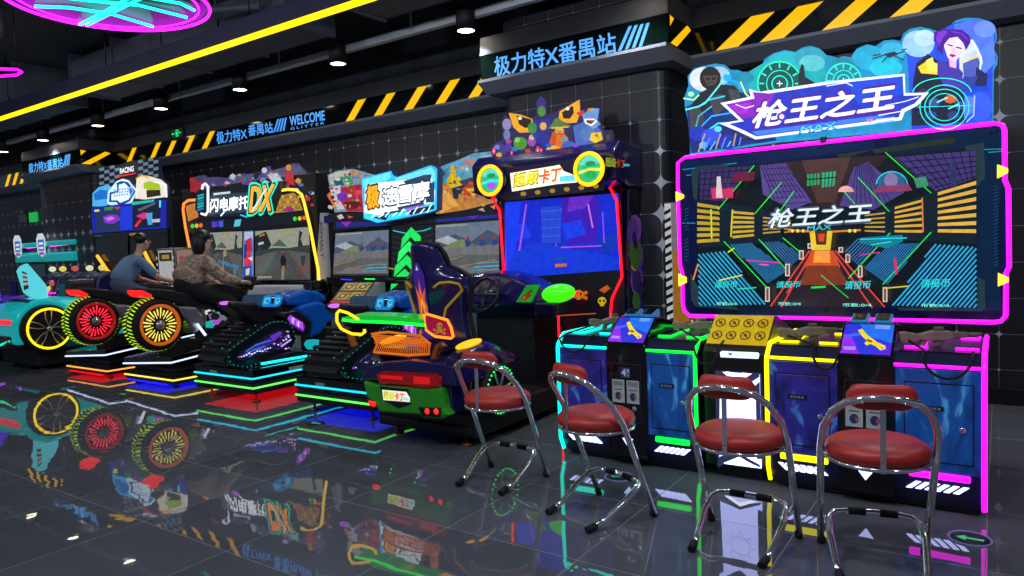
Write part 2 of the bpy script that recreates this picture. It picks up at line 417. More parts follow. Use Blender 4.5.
# ceiling: ducts, rail, beam
DUCT = mat('duct_grey', '#50545f', .6, .2, noise=.35, nscale=2)
def duct(x0, x1, y0, y1, z0, z1, label, name='air_duct'):
    b = MB().box(x0, x1, y0, y1, z0, z1)
    r = thing(name, ((x0 + x1) / 2, (y0 + y1) / 2, z0), label, 'air duct')
    z1 = CZ
    b.obj('duct_body', DUCT, r, bevel=.01)
    n = max(2, int(max(x1 - x0, y1 - y0) / 1.2))
    for i in range(n + 1):
        if x1 - x0 > y1 - y0:
            x = x0 + (x1 - x0) * i / n; MB().box(x - .02, x + .02, y0 - .02, y1 + .02, z0 - .02, z1).obj('flange', DUCT, r)
        else:
            y = y0 + (y1 - y0) * i / n; MB().box(x0 - .02, x1 + .02, y - .02, y + .02, z0 - .02, z1).obj('flange', DUCT, r)
duct(-11, -6.2, 4.95, 5.6, 3.95, 4.4, 'long dark duct above the yellow light beam')
duct(-9.6, -8.9, -1, 2.9, 4.0, 4.4, 'dark duct running towards the wall above the purple ring')
duct(-5.0, -4.3, -1, 3.9, 4.05, 4.45, 'dark duct crossing behind the round neon ceiling light')
duct(-5.5, 2, 4.9, 5.7, 4.0, 4.42, 'dark duct above the big pillar sign')
duct(-20, -12, 4.6, 5.6, 3.98, 4.4, 'dark duct at the far left of the ceiling')
b = MB().box(-21, 3, 6.2, 6.28, 3.98, 4.06)
for i in range(10): b.tube([(-20 + i * 2.4, 6.24, 4.05), (-20 + i * 2.4, 6.24, CZ)], .012, n=6)
b.obj('ceiling_rail', mat('rail_grey', '#c4c8d0', .5, noise=.1), label='long pale grey rail running along the ceiling over the downlights', category='rail', bevel=.004)
for (x0, y0, x1, y1, z, wl) in ((-7.9, 3.9, -6.5, 4.85, 4.15, 'above the round neon light'), (-12.5, 3.2, -9.6, 3.6, 4.2, 'at the far left'), (-3.5, 2.8, -1.5, 4.8, 4.25, 'near the pillar sign')):
    MB().tube([(x0, y0, CZ), (x0, y0, z), ((x0 + x1) / 2, (y0 + y1) / 2, z - .03), (x1, y1, z), (x1, y1, CZ)], .04, n=8).obj('sprinkler_pipe', DUCT, label='dark bent pipe under the black ceiling ' + wl, category='pipe')
# beam with the yellow edge light
ya = at(0, 117.5, 'z', 3.6); yb = at(370, .5, 'z', 3.6)
r = thing('light_beam', (-6, ya.y, 3.6), 'long dark violet ceiling beam with a bright yellow light strip', 'light')
MB().box(-21, 1, ya.y + .02, ya.y + .16, 3.61, 3.80).obj('beam_body', mat('violet_metal', '#232040', .5, .2, noise=.15), r, bevel=.006)
MB().box(-21, 1, ya.y - .005, ya.y + .055, 3.575, 3.61).obj('light_strip', neon('strip_yellow', '#ffe400', 1.6), r)
for i in range(8): MB().tube([(-20 + i * 2.8, ya.y + .09, 3.80), (-20 + i * 2.8, ya.y + .09, CZ)], .006, n=6).obj('hanger_wire', DMET, r)
# round neon light
c = Vector((-5.93, 3.0, 3.6)); R = .75
r = thing('neon_ring_light', c, 'round ceiling light with magenta rim and crossing cyan tubes', 'light')
MB().lathe((c.x, c.y, c.z + .01), 'z', [(0.01, .03), (R - .02, .03), (R - .02, 0), (.01, 0)], 40).obj('back_panel', mat('panel_navy', '#0c1420', .3, noise=.2), r)
for rr, q, nm in ((R, .014, 'outer_tube'), (R - .085, .009, 'inner_tube')):
    MB().tube([(c.x + rr * math.cos(2 * PI * i / 48), c.y + rr * math.sin(2 * PI * i / 48), c.z - .005) for i in range(48)], q, True).obj(nm, neon('ring', '#e020ff' if q > .011 else '#ff40d0', 3.0), r)
def ztube(px):
    return [at(u, v, 'z', 3.59) for u, v in px]
for i, px in enumerate((K(0, 0, .3472)((230, 70), (300, 35), (370, -5), (400, -25)), K(0, 0, .3472)((100, 18), (200, 22), (320, 40), (440, 76)), K(0, 0, .3472)((140, -12), (260, 2), (400, 15), (538, 50)), K(0, 0, .3472)((260, -30), (380, -15), (520, 10), (560, 30)), K(0, 0, .3472)((250, 72), (320, 38), (400, -2), (440, -25)))):
    MB().tube(ztube(px), .013).obj('cross_tube', neon('ringcyan', '#20f8e8', 2.4), r)
MB().tube([(c.x, c.y, c.z + .03), (c.x, c.y, CZ)], .01).obj('hanger_rod', DMET, r)
# small magenta neon frame at the far left
q = [at(u, v, 'z', 3.6) for u, v in K(0, 0, .3472)((-60, 196), (50, 200), (62, 207), (48, 216), (-60, 224))]
r = thing('neon_frame_light', q[1], 'small magenta neon outline on the ceiling at the left edge', 'light')
MB().tube(q, .015, True).obj('neon_tube', N['pink'], r)
MB().tube([q[1], (q[1].x, q[1].y, CZ)], .006).obj('hanger_wire', DMET, r)
# downlights
lx = [at(u, v, 'z', 3.83) for u, v in ((3, 152), (43, 140.5), (98, 126), (161, 109), (240, 90), (338, 64), (466, 31))]
lx += [Vector((-2.75, 6.0, 3.83)), Vector((-.7, 6.0, 3.83)), Vector((1.3, 6.0, 3.83))]
where = ['leftmost of the row, at the left image edge', 'second from the left edge', 'above the far left pillar sign', 'left of the hanging exit sign', 'right of the hanging exit sign', 'above the word WELCOME', 'left of the large pillar sign, biggest in view', 'past the pillar sign', 'above the shooting game', 'above the right end of the wall']
proto = None
lampb = mat('lamp_face', '#ffffff', .5, emit='#fff0d8', st=9)
for i, p in enumerate(lx):
    if proto is None:
        r = thing('ceiling_downlight', p, '', 'downlight', 'black cylinder downlights in a row')
        MB().lathe(p, 'z', [(.001, .24), (.1, .24), (.105, .235), (.105, 0), (.092, 0), (.092, .02), (.001, .02)], 24).obj('lamp_housing', BLKM, r)
        MB().lathe(p, 'z', [(.001, .015), (.091, .015), (.091, .004), (.001, .004)], 24).obj('lamp_lens', lampb, r)
        MB().tube([p + Vector((0, 0, .24)), (p.x, p.y, CZ)], .012).obj('stem', BLKM, r); proto = r
    else:
        r = copy_tree(proto); r.location = p
    r['label'] = 'black cylindrical downlight, ' + where[i]
    L = bpy.data.lights.new('spot', 'SPOT'); L.energy = 95; L.spot_size = 1.9; L.spot_blend = .6; L.shadow_soft_size = .08; L.color = (.93, .95, 1)
    lo = bpy.data.objects.new('downlight_lamp', L); lo.location = p + Vector((0, 0, -.02)); COL.objects.link(lo)
# added fill lamps out of view, in copied downlight housings, brighten ceiling and floor
for i, (x, y) in enumerate(((-8.5, .9), (-5.0, 1.2), (-2.2, .6), (-2.1, 2.3), (1.5, 2.5), (-12, .6), (-.6, 1.9))):
    r = copy_tree(proto); r.location = (x, y, 3.83); r['label'] = 'added out-of-view fill lamp in a black downlight housing, ' + ('far left near the camera side', 'left of the camera', 'overhead left of the camera', 'overhead before the stools', 'overhead to the right', 'farthest left on the camera side', 'straight overhead')[i]
    L = bpy.data.lights.new('lamp', 'POINT'); L.energy = 78; L.shadow_soft_size = .1; L.color = (.8, .88, 1)
    lo = bpy.data.objects.new('added_fill_lamp', L); lo.location = (x, y, 3.7); COL.objects.link(lo)
# hanging exit sign
p0 = at(178, 133.5, 'y', 6.0)
r = thing('exit_sign', p0, 'green lit exit sign hanging on two wires from the ceiling', 'exit sign')
MB().box(p0.x - .17, p0.x + .17, 5.98, 6.02, p0.z - .09, p0.z + .09).obj('sign_box', BLK, r, bevel=.004)
a = Y(5.978); w = .14
X0 = p0.x; Z0 = p0.z
a.add([(X0 - w, 5.978, Z0 - .06), (X0 + w, 5.978, Z0 - .06), (X0 + w, 5.978, Z0 + .06), (X0 - w, 5.978, Z0 + .06)], [(0, 1, 2, 3)], col=lin('#063018'))
def rect(a, x0, x1, z0, z1, y, col): a.add([(x0, y, z0), (x1, y, z0), (x1, y, z1), (x0, y, z1)], [(0, 1, 2, 3)], col=lin(col))
rect(a, X0 - .02, X0 + .05, Z0 - .05, Z0 + .05, 5.976, '#40ff90'); rect(a, X0 - .005, X0 + .035, Z0 - .045, Z0 + .04, 5.975, '#063018')
rect(a, X0 + .0, X0 + .02, Z0 - .03, Z0 + .02, 5.974, '#40ff90'); rect(a, X0 - .11, X0 - .05, Z0 - .006, Z0 + .006, 5.976, '#40ff90'); rect(a, X0 + .07, X0 + .12, Z0 - .006, Z0 + .006, 5.976, '#40ff90')
a.add([(X0 - .13, 5.976, Z0), (X0 - .1, 5.976, Z0 - .02), (X0 - .1, 5.976, Z0 + .02)], [(0, 1, 2)], col=lin('#40ff90'))
a.obj('lit_face', LIT, r)
for s in (-.14, .14): MB().tube([(X0 + s, 6, Z0 + .09), (X0 + s, 6, CZ)], .005, n=5).obj('hanger_wire', DMET, r)
# door, emergency lights and small exit plate at the far left of the back wall
dp = at(26, 233, 'y', 7.2)
MB().box(-19.0, -17.9, 7.2, WY, 0, 2.25).obj('door_1', mat('door_grey', '#3a3d48', .5, noise=.1), kind='structure', bevel=.01)
MB().box(-18.1, -18.05, 7.14, 7.2, 1.0, 1.12).obj('door_handle', DMET, bpy.data.objects['door_1'])
e = at(31, 217, 'y', 7.2)
r = thing('wall_exit_light', (e.x, 7.2, e.z), 'small green running man exit light on the wall over the far door', 'exit sign')
MB().box(e.x - .05, e.x + .28, 7.17, 7.24, e.z - .12, e.z + .1).obj('light_box', mat('green_box', '#0a3018', .4, emit='#20d060', st=.6), r, bevel=.01)
e = at(22.5, 217, 'y', 7.2)
r = thing('emergency_light', (e.x, 7.2, e.z), 'grey twin head emergency lamp on the wall beside the small exit light', 'lamp')
MB().box(e.x - .12, e.x + .12, 7.14, 7.25, e.z - .14, e.z + .06).obj('battery_box', mat('box_grey', '#8a8c90', .5), r, bevel=.01)
for s in (-1, 1): MB().lathe((e.x + s * .12, 7.12, e.z + .12), 'y', [(.01, .06), (.05, .04), (.07, 0), (.01, -.01)], 14).obj('lamp_head', mat('box_grey'), r)
# green arrow discs stuck to the floor
for i, (u, v, w_) in enumerate(((225 + 745, 539, 'at the right beside the pink console'), (619, 477, 'under the second stool from the left'), (316, 423.5, 'between the snowmobile rides'), (123, 394.5, 'in front of the motorbike rides'))):
    p = at(u, v, 'z', 0)
    r = thing('floor_arrow_sticker', p, 'round black floor sticker with a green arrow, ' + w_, 'floor sticker', 'floor arrow stickers')
    MB().lathe(p, 'z', [(.001, .002), (.08, .002), (.08, .0), (.001, .0)], 28).obj('disc', BLKM, r)
    q = MB(); s_ = .06
    for poly in ([(-1, 0), (-.3, .55), (-.3, -.55)], [(-.35, .18), (.95, .18), (.95, -.18), (-.35, -.18)]):
        q.add([(p.x + x * s_, p.y + y * s_, .0035) for x, y in poly], [list(range(len(poly)))], col=lin('#30e890'))
    q.obj('arrow', print_mat('sticker_print', .5, .4), r)
    if i < 2:
        MB().tube([(p.x + 0.09 * math.cos(t * PI / 14), p.y + .09 * math.sin(t * PI / 14), .002) for t in range(28)], .006, True, 6).obj('rim', mat('rim_lilac', '#8a90d0', .4), r)
# ambient
w = bpy.data.worlds.new('world'); sc.world = w; w.use_nodes = True
w.node_tree.nodes['Background'].inputs[0].default_value = (.35, .42, .6, 1); w.node_tree.nodes['Background'].inputs[1].default_value = .26
sc.cycles.max_bounces = 6; sc.cycles.glossy_bounces = 4; sc.cycles.diffuse_bounces = 3; sc.cycles.sample_clamp_indirect = 4
# ================================================================== SHOOTING GAME
k5 = K(660, 120, .382); DY = 5.3
disp = thing('shooting_game_display', (at(840, 320, 'y', DY).x, DY + .1, 0), 'huge wide shooting game screen in a magenta neon frame with printed blue marquee', 'arcade machine')
fr = [(48, 112), (66, 98), (880, 9), (897, 14), (902, 28), (903, 158), (912, 180), (914, 385), (906, 400), (905, 512), (893, 526), (875, 529), (80, 512), (66, 500), (61, 480), (60, 398), (54, 380), (49, 216), (52, 190), (48, 180)]
a = Y(DY, k5); a.slab([k5(p)[0] for p in []] or fr, '#0a0d28', .07)
a.cc = None
a.poly(fr, '#0c1850'); a.poly([(600, 40), (895, 20), (897, 150), (880, 300), (895, 500), (620, 495)], '#0a3058'); a.poly([(60, 110), (560, 52), (560, 75), (62, 140)], '#0c2a66')
a.poly([(70, 470), (250, 482), (640, 496), (890, 505), (880, 524), (80, 508)], '#101048')
a.poly([(465, 90), (770, 45), (775, 60), (560, 88), (556, 78), (470, 105)], '#3a4438')
for p, q in (((70, 145), (256, 122)), ((60, 130), (200, 113)), ((520, 118), (600, 108)), ((500, 128), (580, 118)), ((770, 80), (895, 76)), ((60, 270), (92, 270)), ((860, 85), (895, 82))): a.line([p, q], 2.5, '#20c8e8')
for x, y0, y1, s in ((874, 170, 392, 1), (66, 230, 300, -1), (66, 310, 378, -1)):
    n = int((y1 - y0) / 9)
    for i in range(n): a.line([(x, y0 + i * 9 + 5), (x + 11, y0 + i * 9)], 2.5, '#2a5a88')
for q in ([(800, 68), (848, 60), (852, 150), (838, 165), (836, 175), (828, 175), (826, 80), (800, 82)], [(832, 410), (850, 420), (852, 492), (840, 500), (630, 498), (622, 490), (830, 490)], [(82, 400), (104, 440), (106, 484), (200, 488), (210, 496), (96, 488), (84, 470)], [(84, 135), (100, 122), (180, 116), (182, 124), (104, 130), (100, 212), (90, 205)]): a.poly(q, '#34505c')
for x, y in ((882, 30), (868, 35), (884, 508), (436, 502), (424, 72)): a.poly(arc(x, y, 3.5, 4, n=8), '#05060c')
for x, y in ((198, 504), (688, 514)): a.poly([(x - 16, y - 4), (x + 16, y - 3), (x + 14, y + 5), (x - 14, y + 4)], '#020208')
a.obj('printed_glass_panel', print_mat('frame_print', .42, .2), disp)
# the picture on the screen
s = Y(DY - .012, k5)
s.slab([(98, 126), (828, 72), (830, 492), (104, 487)], '#060a10', .008)
s.poly([(98, 126), (828, 72), (830, 492), (104, 487)], '#0a1218')
s.poly([(300, 112), (600, 92), (475, 230), (400, 232)], '#2a1c20'); s.poly([(370, 106), (500, 97), (458, 215), (412, 216)], '#49302a')
for i in range(4):
    s.poly([(385 + i * 9, 143 - i), (391 + i * 9, 142 - i), (391 + i * 9, 172 - i), (385 + i * 9, 173 - i)], '#18a060'); s.poly([(424 + i * 10, 138 - i), (431 + i * 10, 137 - i), (430 + i * 9, 176 - i), (424 + i * 9, 177 - i)], '#18a878')
s.line([(384, 156), (462, 150)], 3, '#0a1218')
# lattice ceilings
s.poly([(102, 130), (245, 120), (170, 214), (104, 208)], '#33285c'); s.poly([(262, 119), (330, 114), (398, 215), (345, 235), (270, 195)], '#54428a')
s.poly([(612, 98), (828, 80), (829, 150), (722, 190)], '#3c3270'); s.poly([(508, 124), (545, 110), (640, 190), (560, 235), (470, 225)], '#4a3c80')
for i in range(9): s.line([(105 + i * 16, 130 - i), (100 + i * 13 if i else 104, 208 - i * 0)], 2, '#100c20'); s.line([(618 + i * 24, 98 - i * 2), (722 + i * 12, 188 - i * 4)], 2.5, '#100c20')
for i in range(5): s.line([(103, 140 + i * 15), (235 - i * 14, 131 + i * 17)], 2, '#100c20'); s.line([(630 + i * 22, 110 + i * 17), (828, 95 + i * 13)], 2.5, '#100c20')
for i in range(9): s.line([(265 + i * 8, 119), (300 + i * 12, 205)], 2, '#1c1638'); s.line([(515 + i * 4, 122 - i), (500 + i * 14, 226)], 2, '#1c1638')
for i in range(7): s.line([(268 + i * 6, 130 + i * 15), (335 + i * 9, 126 + i * 15)], 1.6, '#1c1638')
# side walls
s.poly([(104, 212), (190, 218), (300, 240), (330, 320), (104, 335)], '#0c1c28'); s.poly([(829, 152), (560, 240), (540, 310), (829, 325)], '#0c1c28')
for i in range(7):
    s.poly([(101, 217 + i * 16), (158, 226 + i * 14), (160, 234 + i * 14), (101, 226 + i * 16)], '#b8982a'); s.poly([(728, 190 + i * 16), (828, 160 + i * 21), (828, 170 + i * 21), (728, 198 + i * 16)], '#d8a840')
for i in range(6):
    s.poly([(194, 238 + i * 13), (250, 243 + i * 11), (250, 249 + i * 11), (194, 245 + i * 13)], '#c0a030'); s.poly([(616, 228 + i * 12), (688, 208 + i * 16), (688, 215 + i * 16), (616, 234 + i * 12)], '#d0a038')
s.line([(194, 236), (190, 305)], 4, '#d0c030'); s.line([(688, 205), (690, 292)], 4, '#d07040'); s.line([(138, 235), (140, 310)], 4, '#c8d030')
for i in range(5):
    s.line([(275, 256 + i * 10), (318, 260 + i * 8)], 4, '#b89030'); s.line([(330, 262 + i * 8), (345, 264 + i * 7)], 3.5, '#a88030'); s.line([(540, 250 + i * 10), (590, 244 + i * 12)], 4, '#b89038')
# blue louvred lower walls
def louvre(q, n, c1, c2, w):
    s.poly(q, c2); A, B, C_, D = [Vector((*p, 0)) for p in q]
    for i in range(n):
        t = (i + .5) / n; p = A.lerp(D, t); r_ = B.lerp(C_, t); s.line([(p.x, p.y), (r_.x, r_.y)], w, c1)
def louv(box, n, d, c1, c2, w, clip):
    s.poly(clip, c2)
    xs_ = [p[0] for p in clip]; ys_ = [p[1] for p in clip]
    import itertools
    for i in range(n):
        # line x*dy - y*dx = c clipped to the convex outline
        lo, hi = min(d[1] * p[0] - d[0] * p[1] for p in clip), max(d[1] * p[0] - d[0] * p[1] for p in clip)
        c = lo + (hi - lo) * (i + .5) / n; hits = []
        for j in range(len(clip)):
            p, q = clip[j], clip[(j + 1) % len(clip)]; fp = d[1] * p[0] - d[0] * p[1] - c; fq = d[1] * q[0] - d[0] * q[1] - c
            if (fp > 0) != (fq > 0): t = fp / (fp - fq); hits.append((p[0] + (q[0] - p[0]) * t, p[1] + (q[1] - p[1]) * t))
        if len(hits) >= 2: s.line(hits[:2], w, c1)
louv(0, 16, (1, 1.15), '#2a9cc8', '#081820', 4.2, [(106, 352), (178, 343), (282, 480), (108, 484)])
louv(0, 13, (1, 1.1), '#2474a8', '#0a1c2c', 3, [(188, 326), (245, 322), (340, 392), (288, 425)])
louv(0, 9, (1, 1), '#3468a0', '#0c1c30', 3, [(270, 320), (320, 318), (378, 352), (345, 385)])
louv(0, 20, (1, -1.15), '#2a98cc', '#081820', 4.6, [(718, 325), (828, 333), (829, 488), (612, 482)])
louv(0, 14, (1, -1.1), '#2472ac', '#0a1c2c', 3, [(600, 325), (690, 322), (600, 428), (540, 385)])
louv(0, 8, (1, -1), '#3468a0', '#0c1c30', 3, [(520, 310), (590, 318), (525, 380), (490, 345)])
# corridor floor
s.poly([(398, 340), (466, 340), (592, 487), (300, 485)], '#241a26'); s.poly([(402, 341), (460, 341), (478, 385), (386, 385)], '#c85020'); s.poly([(392, 380), (472, 380), (500, 430), (370, 430)], '#78341c'); s.poly([(412, 341), (450, 341), (452, 372), (408, 372)], '#ff9840')
for q in (((398, 342), (298, 484)), ((404, 345), (326, 486)), ((466, 342), (592, 486)), ((460, 345), (560, 488)), ((384, 385), (340, 450))): s.line(q, 4, '#d04030')
s.poly([(398, 290), (458, 290), (452, 340), (404, 340)], '#e0c030'); s.poly([(412, 290), (444, 290), (441, 326), (416, 326)], '#3a3018'); s.poly([(420, 298), (438, 298), (436, 318), (422, 318)], '#d84020')
# green rails
for q in (((255, 122), (162, 235)), ((326, 165), (258, 245)), ((358, 188), (318, 245)), ((595, 88), (712, 192)), ((524, 152), (604, 240)), ((480, 180), (520, 225)), ((178, 318), (288, 436)), ((268, 312), (346, 398)), ((712, 294), (588, 428)), ((606, 296), (500, 412)), ((330, 308), (380, 350))): s.line(q, 2.6, '#28e040')
for x, y, h in ((284, 435, 38), (336, 375, 32), (372, 340, 24), (394, 322, 14), (588, 435, 38), (524, 380, 30), (492, 350, 22), (474, 332, 14)): s.poly([(x, y), (x + 12, y), (x + 12, y + h), (x, y + h)], '#d0c0b0'); s.poly([(x + 3, y + 3), (x + 9, y + 3), (x + 9, y + h - 3), (x + 3, y + h - 3)], '#604840')
s.line([(345, 288), (404, 292)], 5, '#d08028'); s.line([(458, 292), (530, 288)], 5, '#d08028')
for x in (352, 366, 380, 500, 514): s.poly([(x, 286), (x + 6, 286), (x + 6, 294), (x, 294)], '#f0e060')
# neon boards
s.poly([(145, 182), (158, 177), (178, 182), (203, 178), (202, 205), (148, 208)], '#c83060'); s.poly([(160, 150), (170, 150), (175, 205), (158, 205)], '#d8c0c8'); s.poly([(205, 140), (258, 138), (256, 160), (196, 166)], '#601838')
s.poly(arc(612, 175, 36, 40, 180, 360, 14) + [(648, 182), (655, 188), (568, 190)], '#2a5c80'); s.line(arc(612, 172, 40, 34, 185, 355, 12), 3, '#28c0d8'); s.poly(arc(610, 160, 18, 20, n=10), '#8070a0'); s.poly([(580, 176), (655, 170), (665, 186), (560, 192)], '#883860')
s.poly([(668, 155), (700, 150), (706, 175), (676, 180)], '#3a8868'); s.poly([(760, 115), (775, 112), (780, 175), (765, 178)], '#28305c'); s.poly(arc(494, 190, 20, 16, 180, 360, 8), '#e0a0a0')
s.poly([(530, 308), (640, 300), (640, 318), (600, 335), (530, 322)], '#107888'); s.line([(530, 312), (650, 308)], 2.5, '#30d8f0'); s.line([(560, 326), (610, 318)], 2.5, '#30d8f0')
s.line([(236, 366), (322, 372)], 2.5, '#e020b0'); s.line([(270, 376), (294, 378)], 3, '#ff40d0'); s.line([(620, 362), (624, 400)], 6, '#e02060'); s.line([(530, 352), (580, 345)], 3, '#c020a0')
s.line([(406, 436), (440, 434)], 5, '#10e050'); s.line([(190, 345), (205, 335)], 3, '#e0e020'); s.line([(112, 376), (100, 415)], 4, '#e08030'); s.line([(166, 418), (226, 404)], 3, '#e0e040'); s.line([(215, 440), (262, 436)], 3, '#20d0a0'); s.line([(590, 438), (655, 432)], 3, '#d0c050')
s.line([(430, 404), (500, 462)], 2, '#18d060')
s.text('枪王之王', [(286, 286), (556, 270), (566, 216), (304, 232)], '#40506c', .06); s.text('枪王之王', [(290, 283), (556, 266), (564, 219), (308, 235)], '#dceef0', .025); s.text('MAX', [(394, 290), (456, 286), (458, 274), (396, 278)], '#48c0c8', .03)
for q in ((154, 437, 212, 420), (313, 437, 376, 420), (490, 440, 556, 419), (685, 436, 760, 414)):
    s.text('请投币', [(q[0], q[1]), (q[2], q[1] - 2), (q[2] + 3, q[3] - 1), (q[0] + 4, q[3])], '#28d0d8', .02)
for q in ((160, 482, 212), (320, 482, 378), (486, 485, 560), (688, 486, 760)): s.text('币数:0/4', [(q[0], q[1]), (q[2], q[1]), (q[2], q[1] - 9), (q[0], q[1] - 9)], '#80e8d0', .02)
s.obj('game_screen', print_mat('game_screen_print', 1.1, .25, .1, .2), disp)
fr3 = [tuple(at(*k5(p)[0], 'y', DY)) for p in fr]
fr3 = [(x, DY - .012, z) for x, y, z in fr3]
MB().tube(fr3, .014, True, 8).obj('neon_frame', N['pink'], disp)
for x, y0, y1, nm in ((51, 186, 214, 'a'), (58, 402, 436, 'b'), (897, 115, 152, 'c'), (899, 400, 436, 'd')):
    p0 = at(*k5((x, y0))[0], 'y', DY - .02); p1 = at(*k5((x, y1))[0], 'y', DY - .02)
    MB().prism([(p0.x - .028, p0.z), (p0.x + .028, p0.z - .03), (p0.x + .028, p1.z + .03), (p0.x - .028, p1.z)], 'y', DY - .035, DY + .01).obj('corner_lamp', neon('lamp_yellow', '#f8e840', 1.6), disp, bevel=.004)
zb = at(*k5((400, 515))[0], 'y', DY).z
MB().box(-1.75, -.25, DY - .02, DY + .22, 0, zb).obj('display_stand', BLK, disp, bevel=.01)
MB().box(-1.9, -.1, DY + .072, DY + .2, zb, at(*k5((450, 60))[0], 'y', DY).z).obj('display_back', BLKM, disp, bevel=.01)
# marquee
km = K(680, 10, .3223)
mq = Y(DY + .02, km)
out = [(32, 452), (28, 360), (15, 300), (14, 270), (26, 235), (24, 205), (42, 182), (75, 173), (110, 166), (138, 170), (158, 186), (180, 186), (205, 196), (232, 188), (252, 178), (262, 152), (290, 134), (325, 124), (358, 130), (380, 116), (405, 111), (432, 119), (455, 140), (470, 142), (490, 150), (508, 143), (530, 147), (548, 120), (580, 106), (606, 112), (632, 95), (660, 92), (684, 96), (694, 72), (715, 58), (745, 52), (775, 58), (800, 66), (818, 60), (838, 48), (856, 32), (885, 24), (925, 25), (962, 36), (980, 58), (984, 88), (972, 118), (986, 145), (984, 170), (974, 185), (972, 350), (300, 412)]
mq.slab(out, '#0a2a50', .03); mq.poly(out, '#1286b8')
mq.poly([(700, 80), (745, 60), (800, 70), (850, 40), (920, 28), (975, 50), (980, 90), (968, 118), (982, 150), (970, 185), (969, 350), (720, 372)], '#2048d8'); mq.poly([(850, 45), (920, 30), (972, 55), (975, 120), (978, 165), (900, 240), (860, 150)], '#5078e8'); mq.poly([(200, 200), (300, 140), (440, 125), (460, 240), (220, 260)], '#10a0a8')
mq.poly([(20, 300), (120, 250), (240, 260), (300, 405), (34, 445)], '#102470')
for x, y, rx, ry, c_ in ((75, 215, 46, 38, '#c8d0d8'), (120, 205, 36, 30, '#98b8d0'), (330, 165, 60, 36, '#20a8b8'), (405, 150, 50, 34, '#2898b0'), (410, 165, 40, 26, '#50b8c0'), (590, 150, 55, 38, '#18a0c8'), (660, 130, 40, 30, '#30a8d0'), (740, 105, 50, 42, '#90c0e8'), (760, 88, 34, 26, '#b0d0f0'), (905, 80, 60, 48, '#4868e0'), (945, 60, 34, 26, '#6888f0'), (930, 300, 40, 45, '#3058e8'), (500, 170, 40, 20, '#108098'), (640, 180, 50, 30, '#18b8d0'), (200, 210, 30, 18, '#1080a0')):
    mq.poly(arc(x, y, rx, ry, n=18), c_)
# left: helmeted soldier in the dark
mq.poly([(60, 260), (110, 230), (170, 235), (200, 270), (160, 300), (70, 320), (30, 350), (40, 290)], '#101c28'); mq.poly(arc(95, 212, 33, 36, n=16), '#1a1418'); mq.poly([(72, 205), (120, 203), (112, 232), (85, 236)], '#483c38'); mq.poly([(80, 212), (93, 210), (92, 218), (82, 219)], '#0a0808'); mq.poly([(100, 210), (113, 209), (110, 217), (101, 218)], '#0a0808'); mq.line([(86, 228), (96, 224), (108, 227)], 2, '#0a0808')
for q in ([(30, 310), (60, 300), (80, 340), (60, 400), (34, 380)], [(90, 270), (130, 260), (150, 300), (110, 330)], [(150, 245), (185, 250), (190, 275), (160, 280)]): mq.poly(q, '#3a3c40')
for q, c_ in ((((60, 300), (90, 280), (140, 268)), '#20c8e8'), (((70, 360), (100, 330), (160, 320), (220, 330)), '#28a0ff'), (((80, 380), (120, 352), (190, 350)), '#30d8ff'), (((20, 310), (60, 300), (80, 290), (120, 240), (150, 200)), '#60e0d8'), (((190, 225), (205, 260), (215, 270)), '#c8e890'), (((14, 275), (45, 280), (60, 265)), '#b0f0b0'), (((140, 200), (160, 220), (180, 225), (190, 245)), '#20a8e8'), (((100, 300), (60, 330), (50, 370)), '#40a0c0')): mq.line(q, 5, c_)
for x, y, r_, c_ in ((36, 262, 10, '#a8e8b0'), (60, 385, 30, '#1830b0'), (100, 395, 34, '#3048d8'), (150, 410, 30, '#1c28a0'), (75, 420, 14, '#58a0ff'), (120, 370, 12, '#60c8ff'), (150, 212, 14, '#18a0e0'), (210, 300, 12, '#2060d0')): mq.poly(arc(x, y, r_, r_ * .8, n=12), c_)
for i in range(8): mq.line([(60 + i * 18, 440 - i * 3), (80 + i * 16, 385 + (i % 3) * 12)], 4, ('#c0a030', '#6080ff', '#40c0ff')[i % 3])
mq.poly([(200, 400), (215, 330), (240, 300), (250, 400)], '#283028')
# target rings
def ring(x, y, r_, c_, bgc=None):
    if bgc: mq.poly(arc(x, y, r_, r_, n=24), bgc)
    for f, w_ in ((1, 5), (.6, 3), (.35, 4)): mq.line(arc(x, y, r_ * f, r_ * f, n=28), w_, c_, True)
    for i in range(12):
        c0, s0 = math.cos(i * PI / 6), math.sin(i * PI / 6); mq.line([(x + c0 * r_ * .72, y + s0 * r_ * .72), (x + c0 * r_ * .9, y + s0 * r_ * .9)], 5, c_)
    mq.line([(x - 8, y), (x + 8, y)], 3, '#f0f8ff'); mq.line([(x, y - 8), (x, y + 8)], 3, '#f0f8ff')
ring(312, 230, 68, '#28e8b8', '#0a4850'); ring(510, 222, 54, '#30e0c8', '#107890')
mq.poly([(372, 200), (380, 170), (388, 175), (392, 210), (425, 230), (420, 240), (370, 240)], '#182028')
# drone
mq.poly([(635, 140), (668, 132), (680, 142), (650, 152)], '#182838')
for q in (((600, 155), (640, 142)), ((602, 145), (624, 141)), ((672, 140), (700, 132)), ((690, 128), (704, 125)), ((670, 148), (696, 158)), ((645, 150), (630, 165))): mq.line(q, 4, '#202c38')
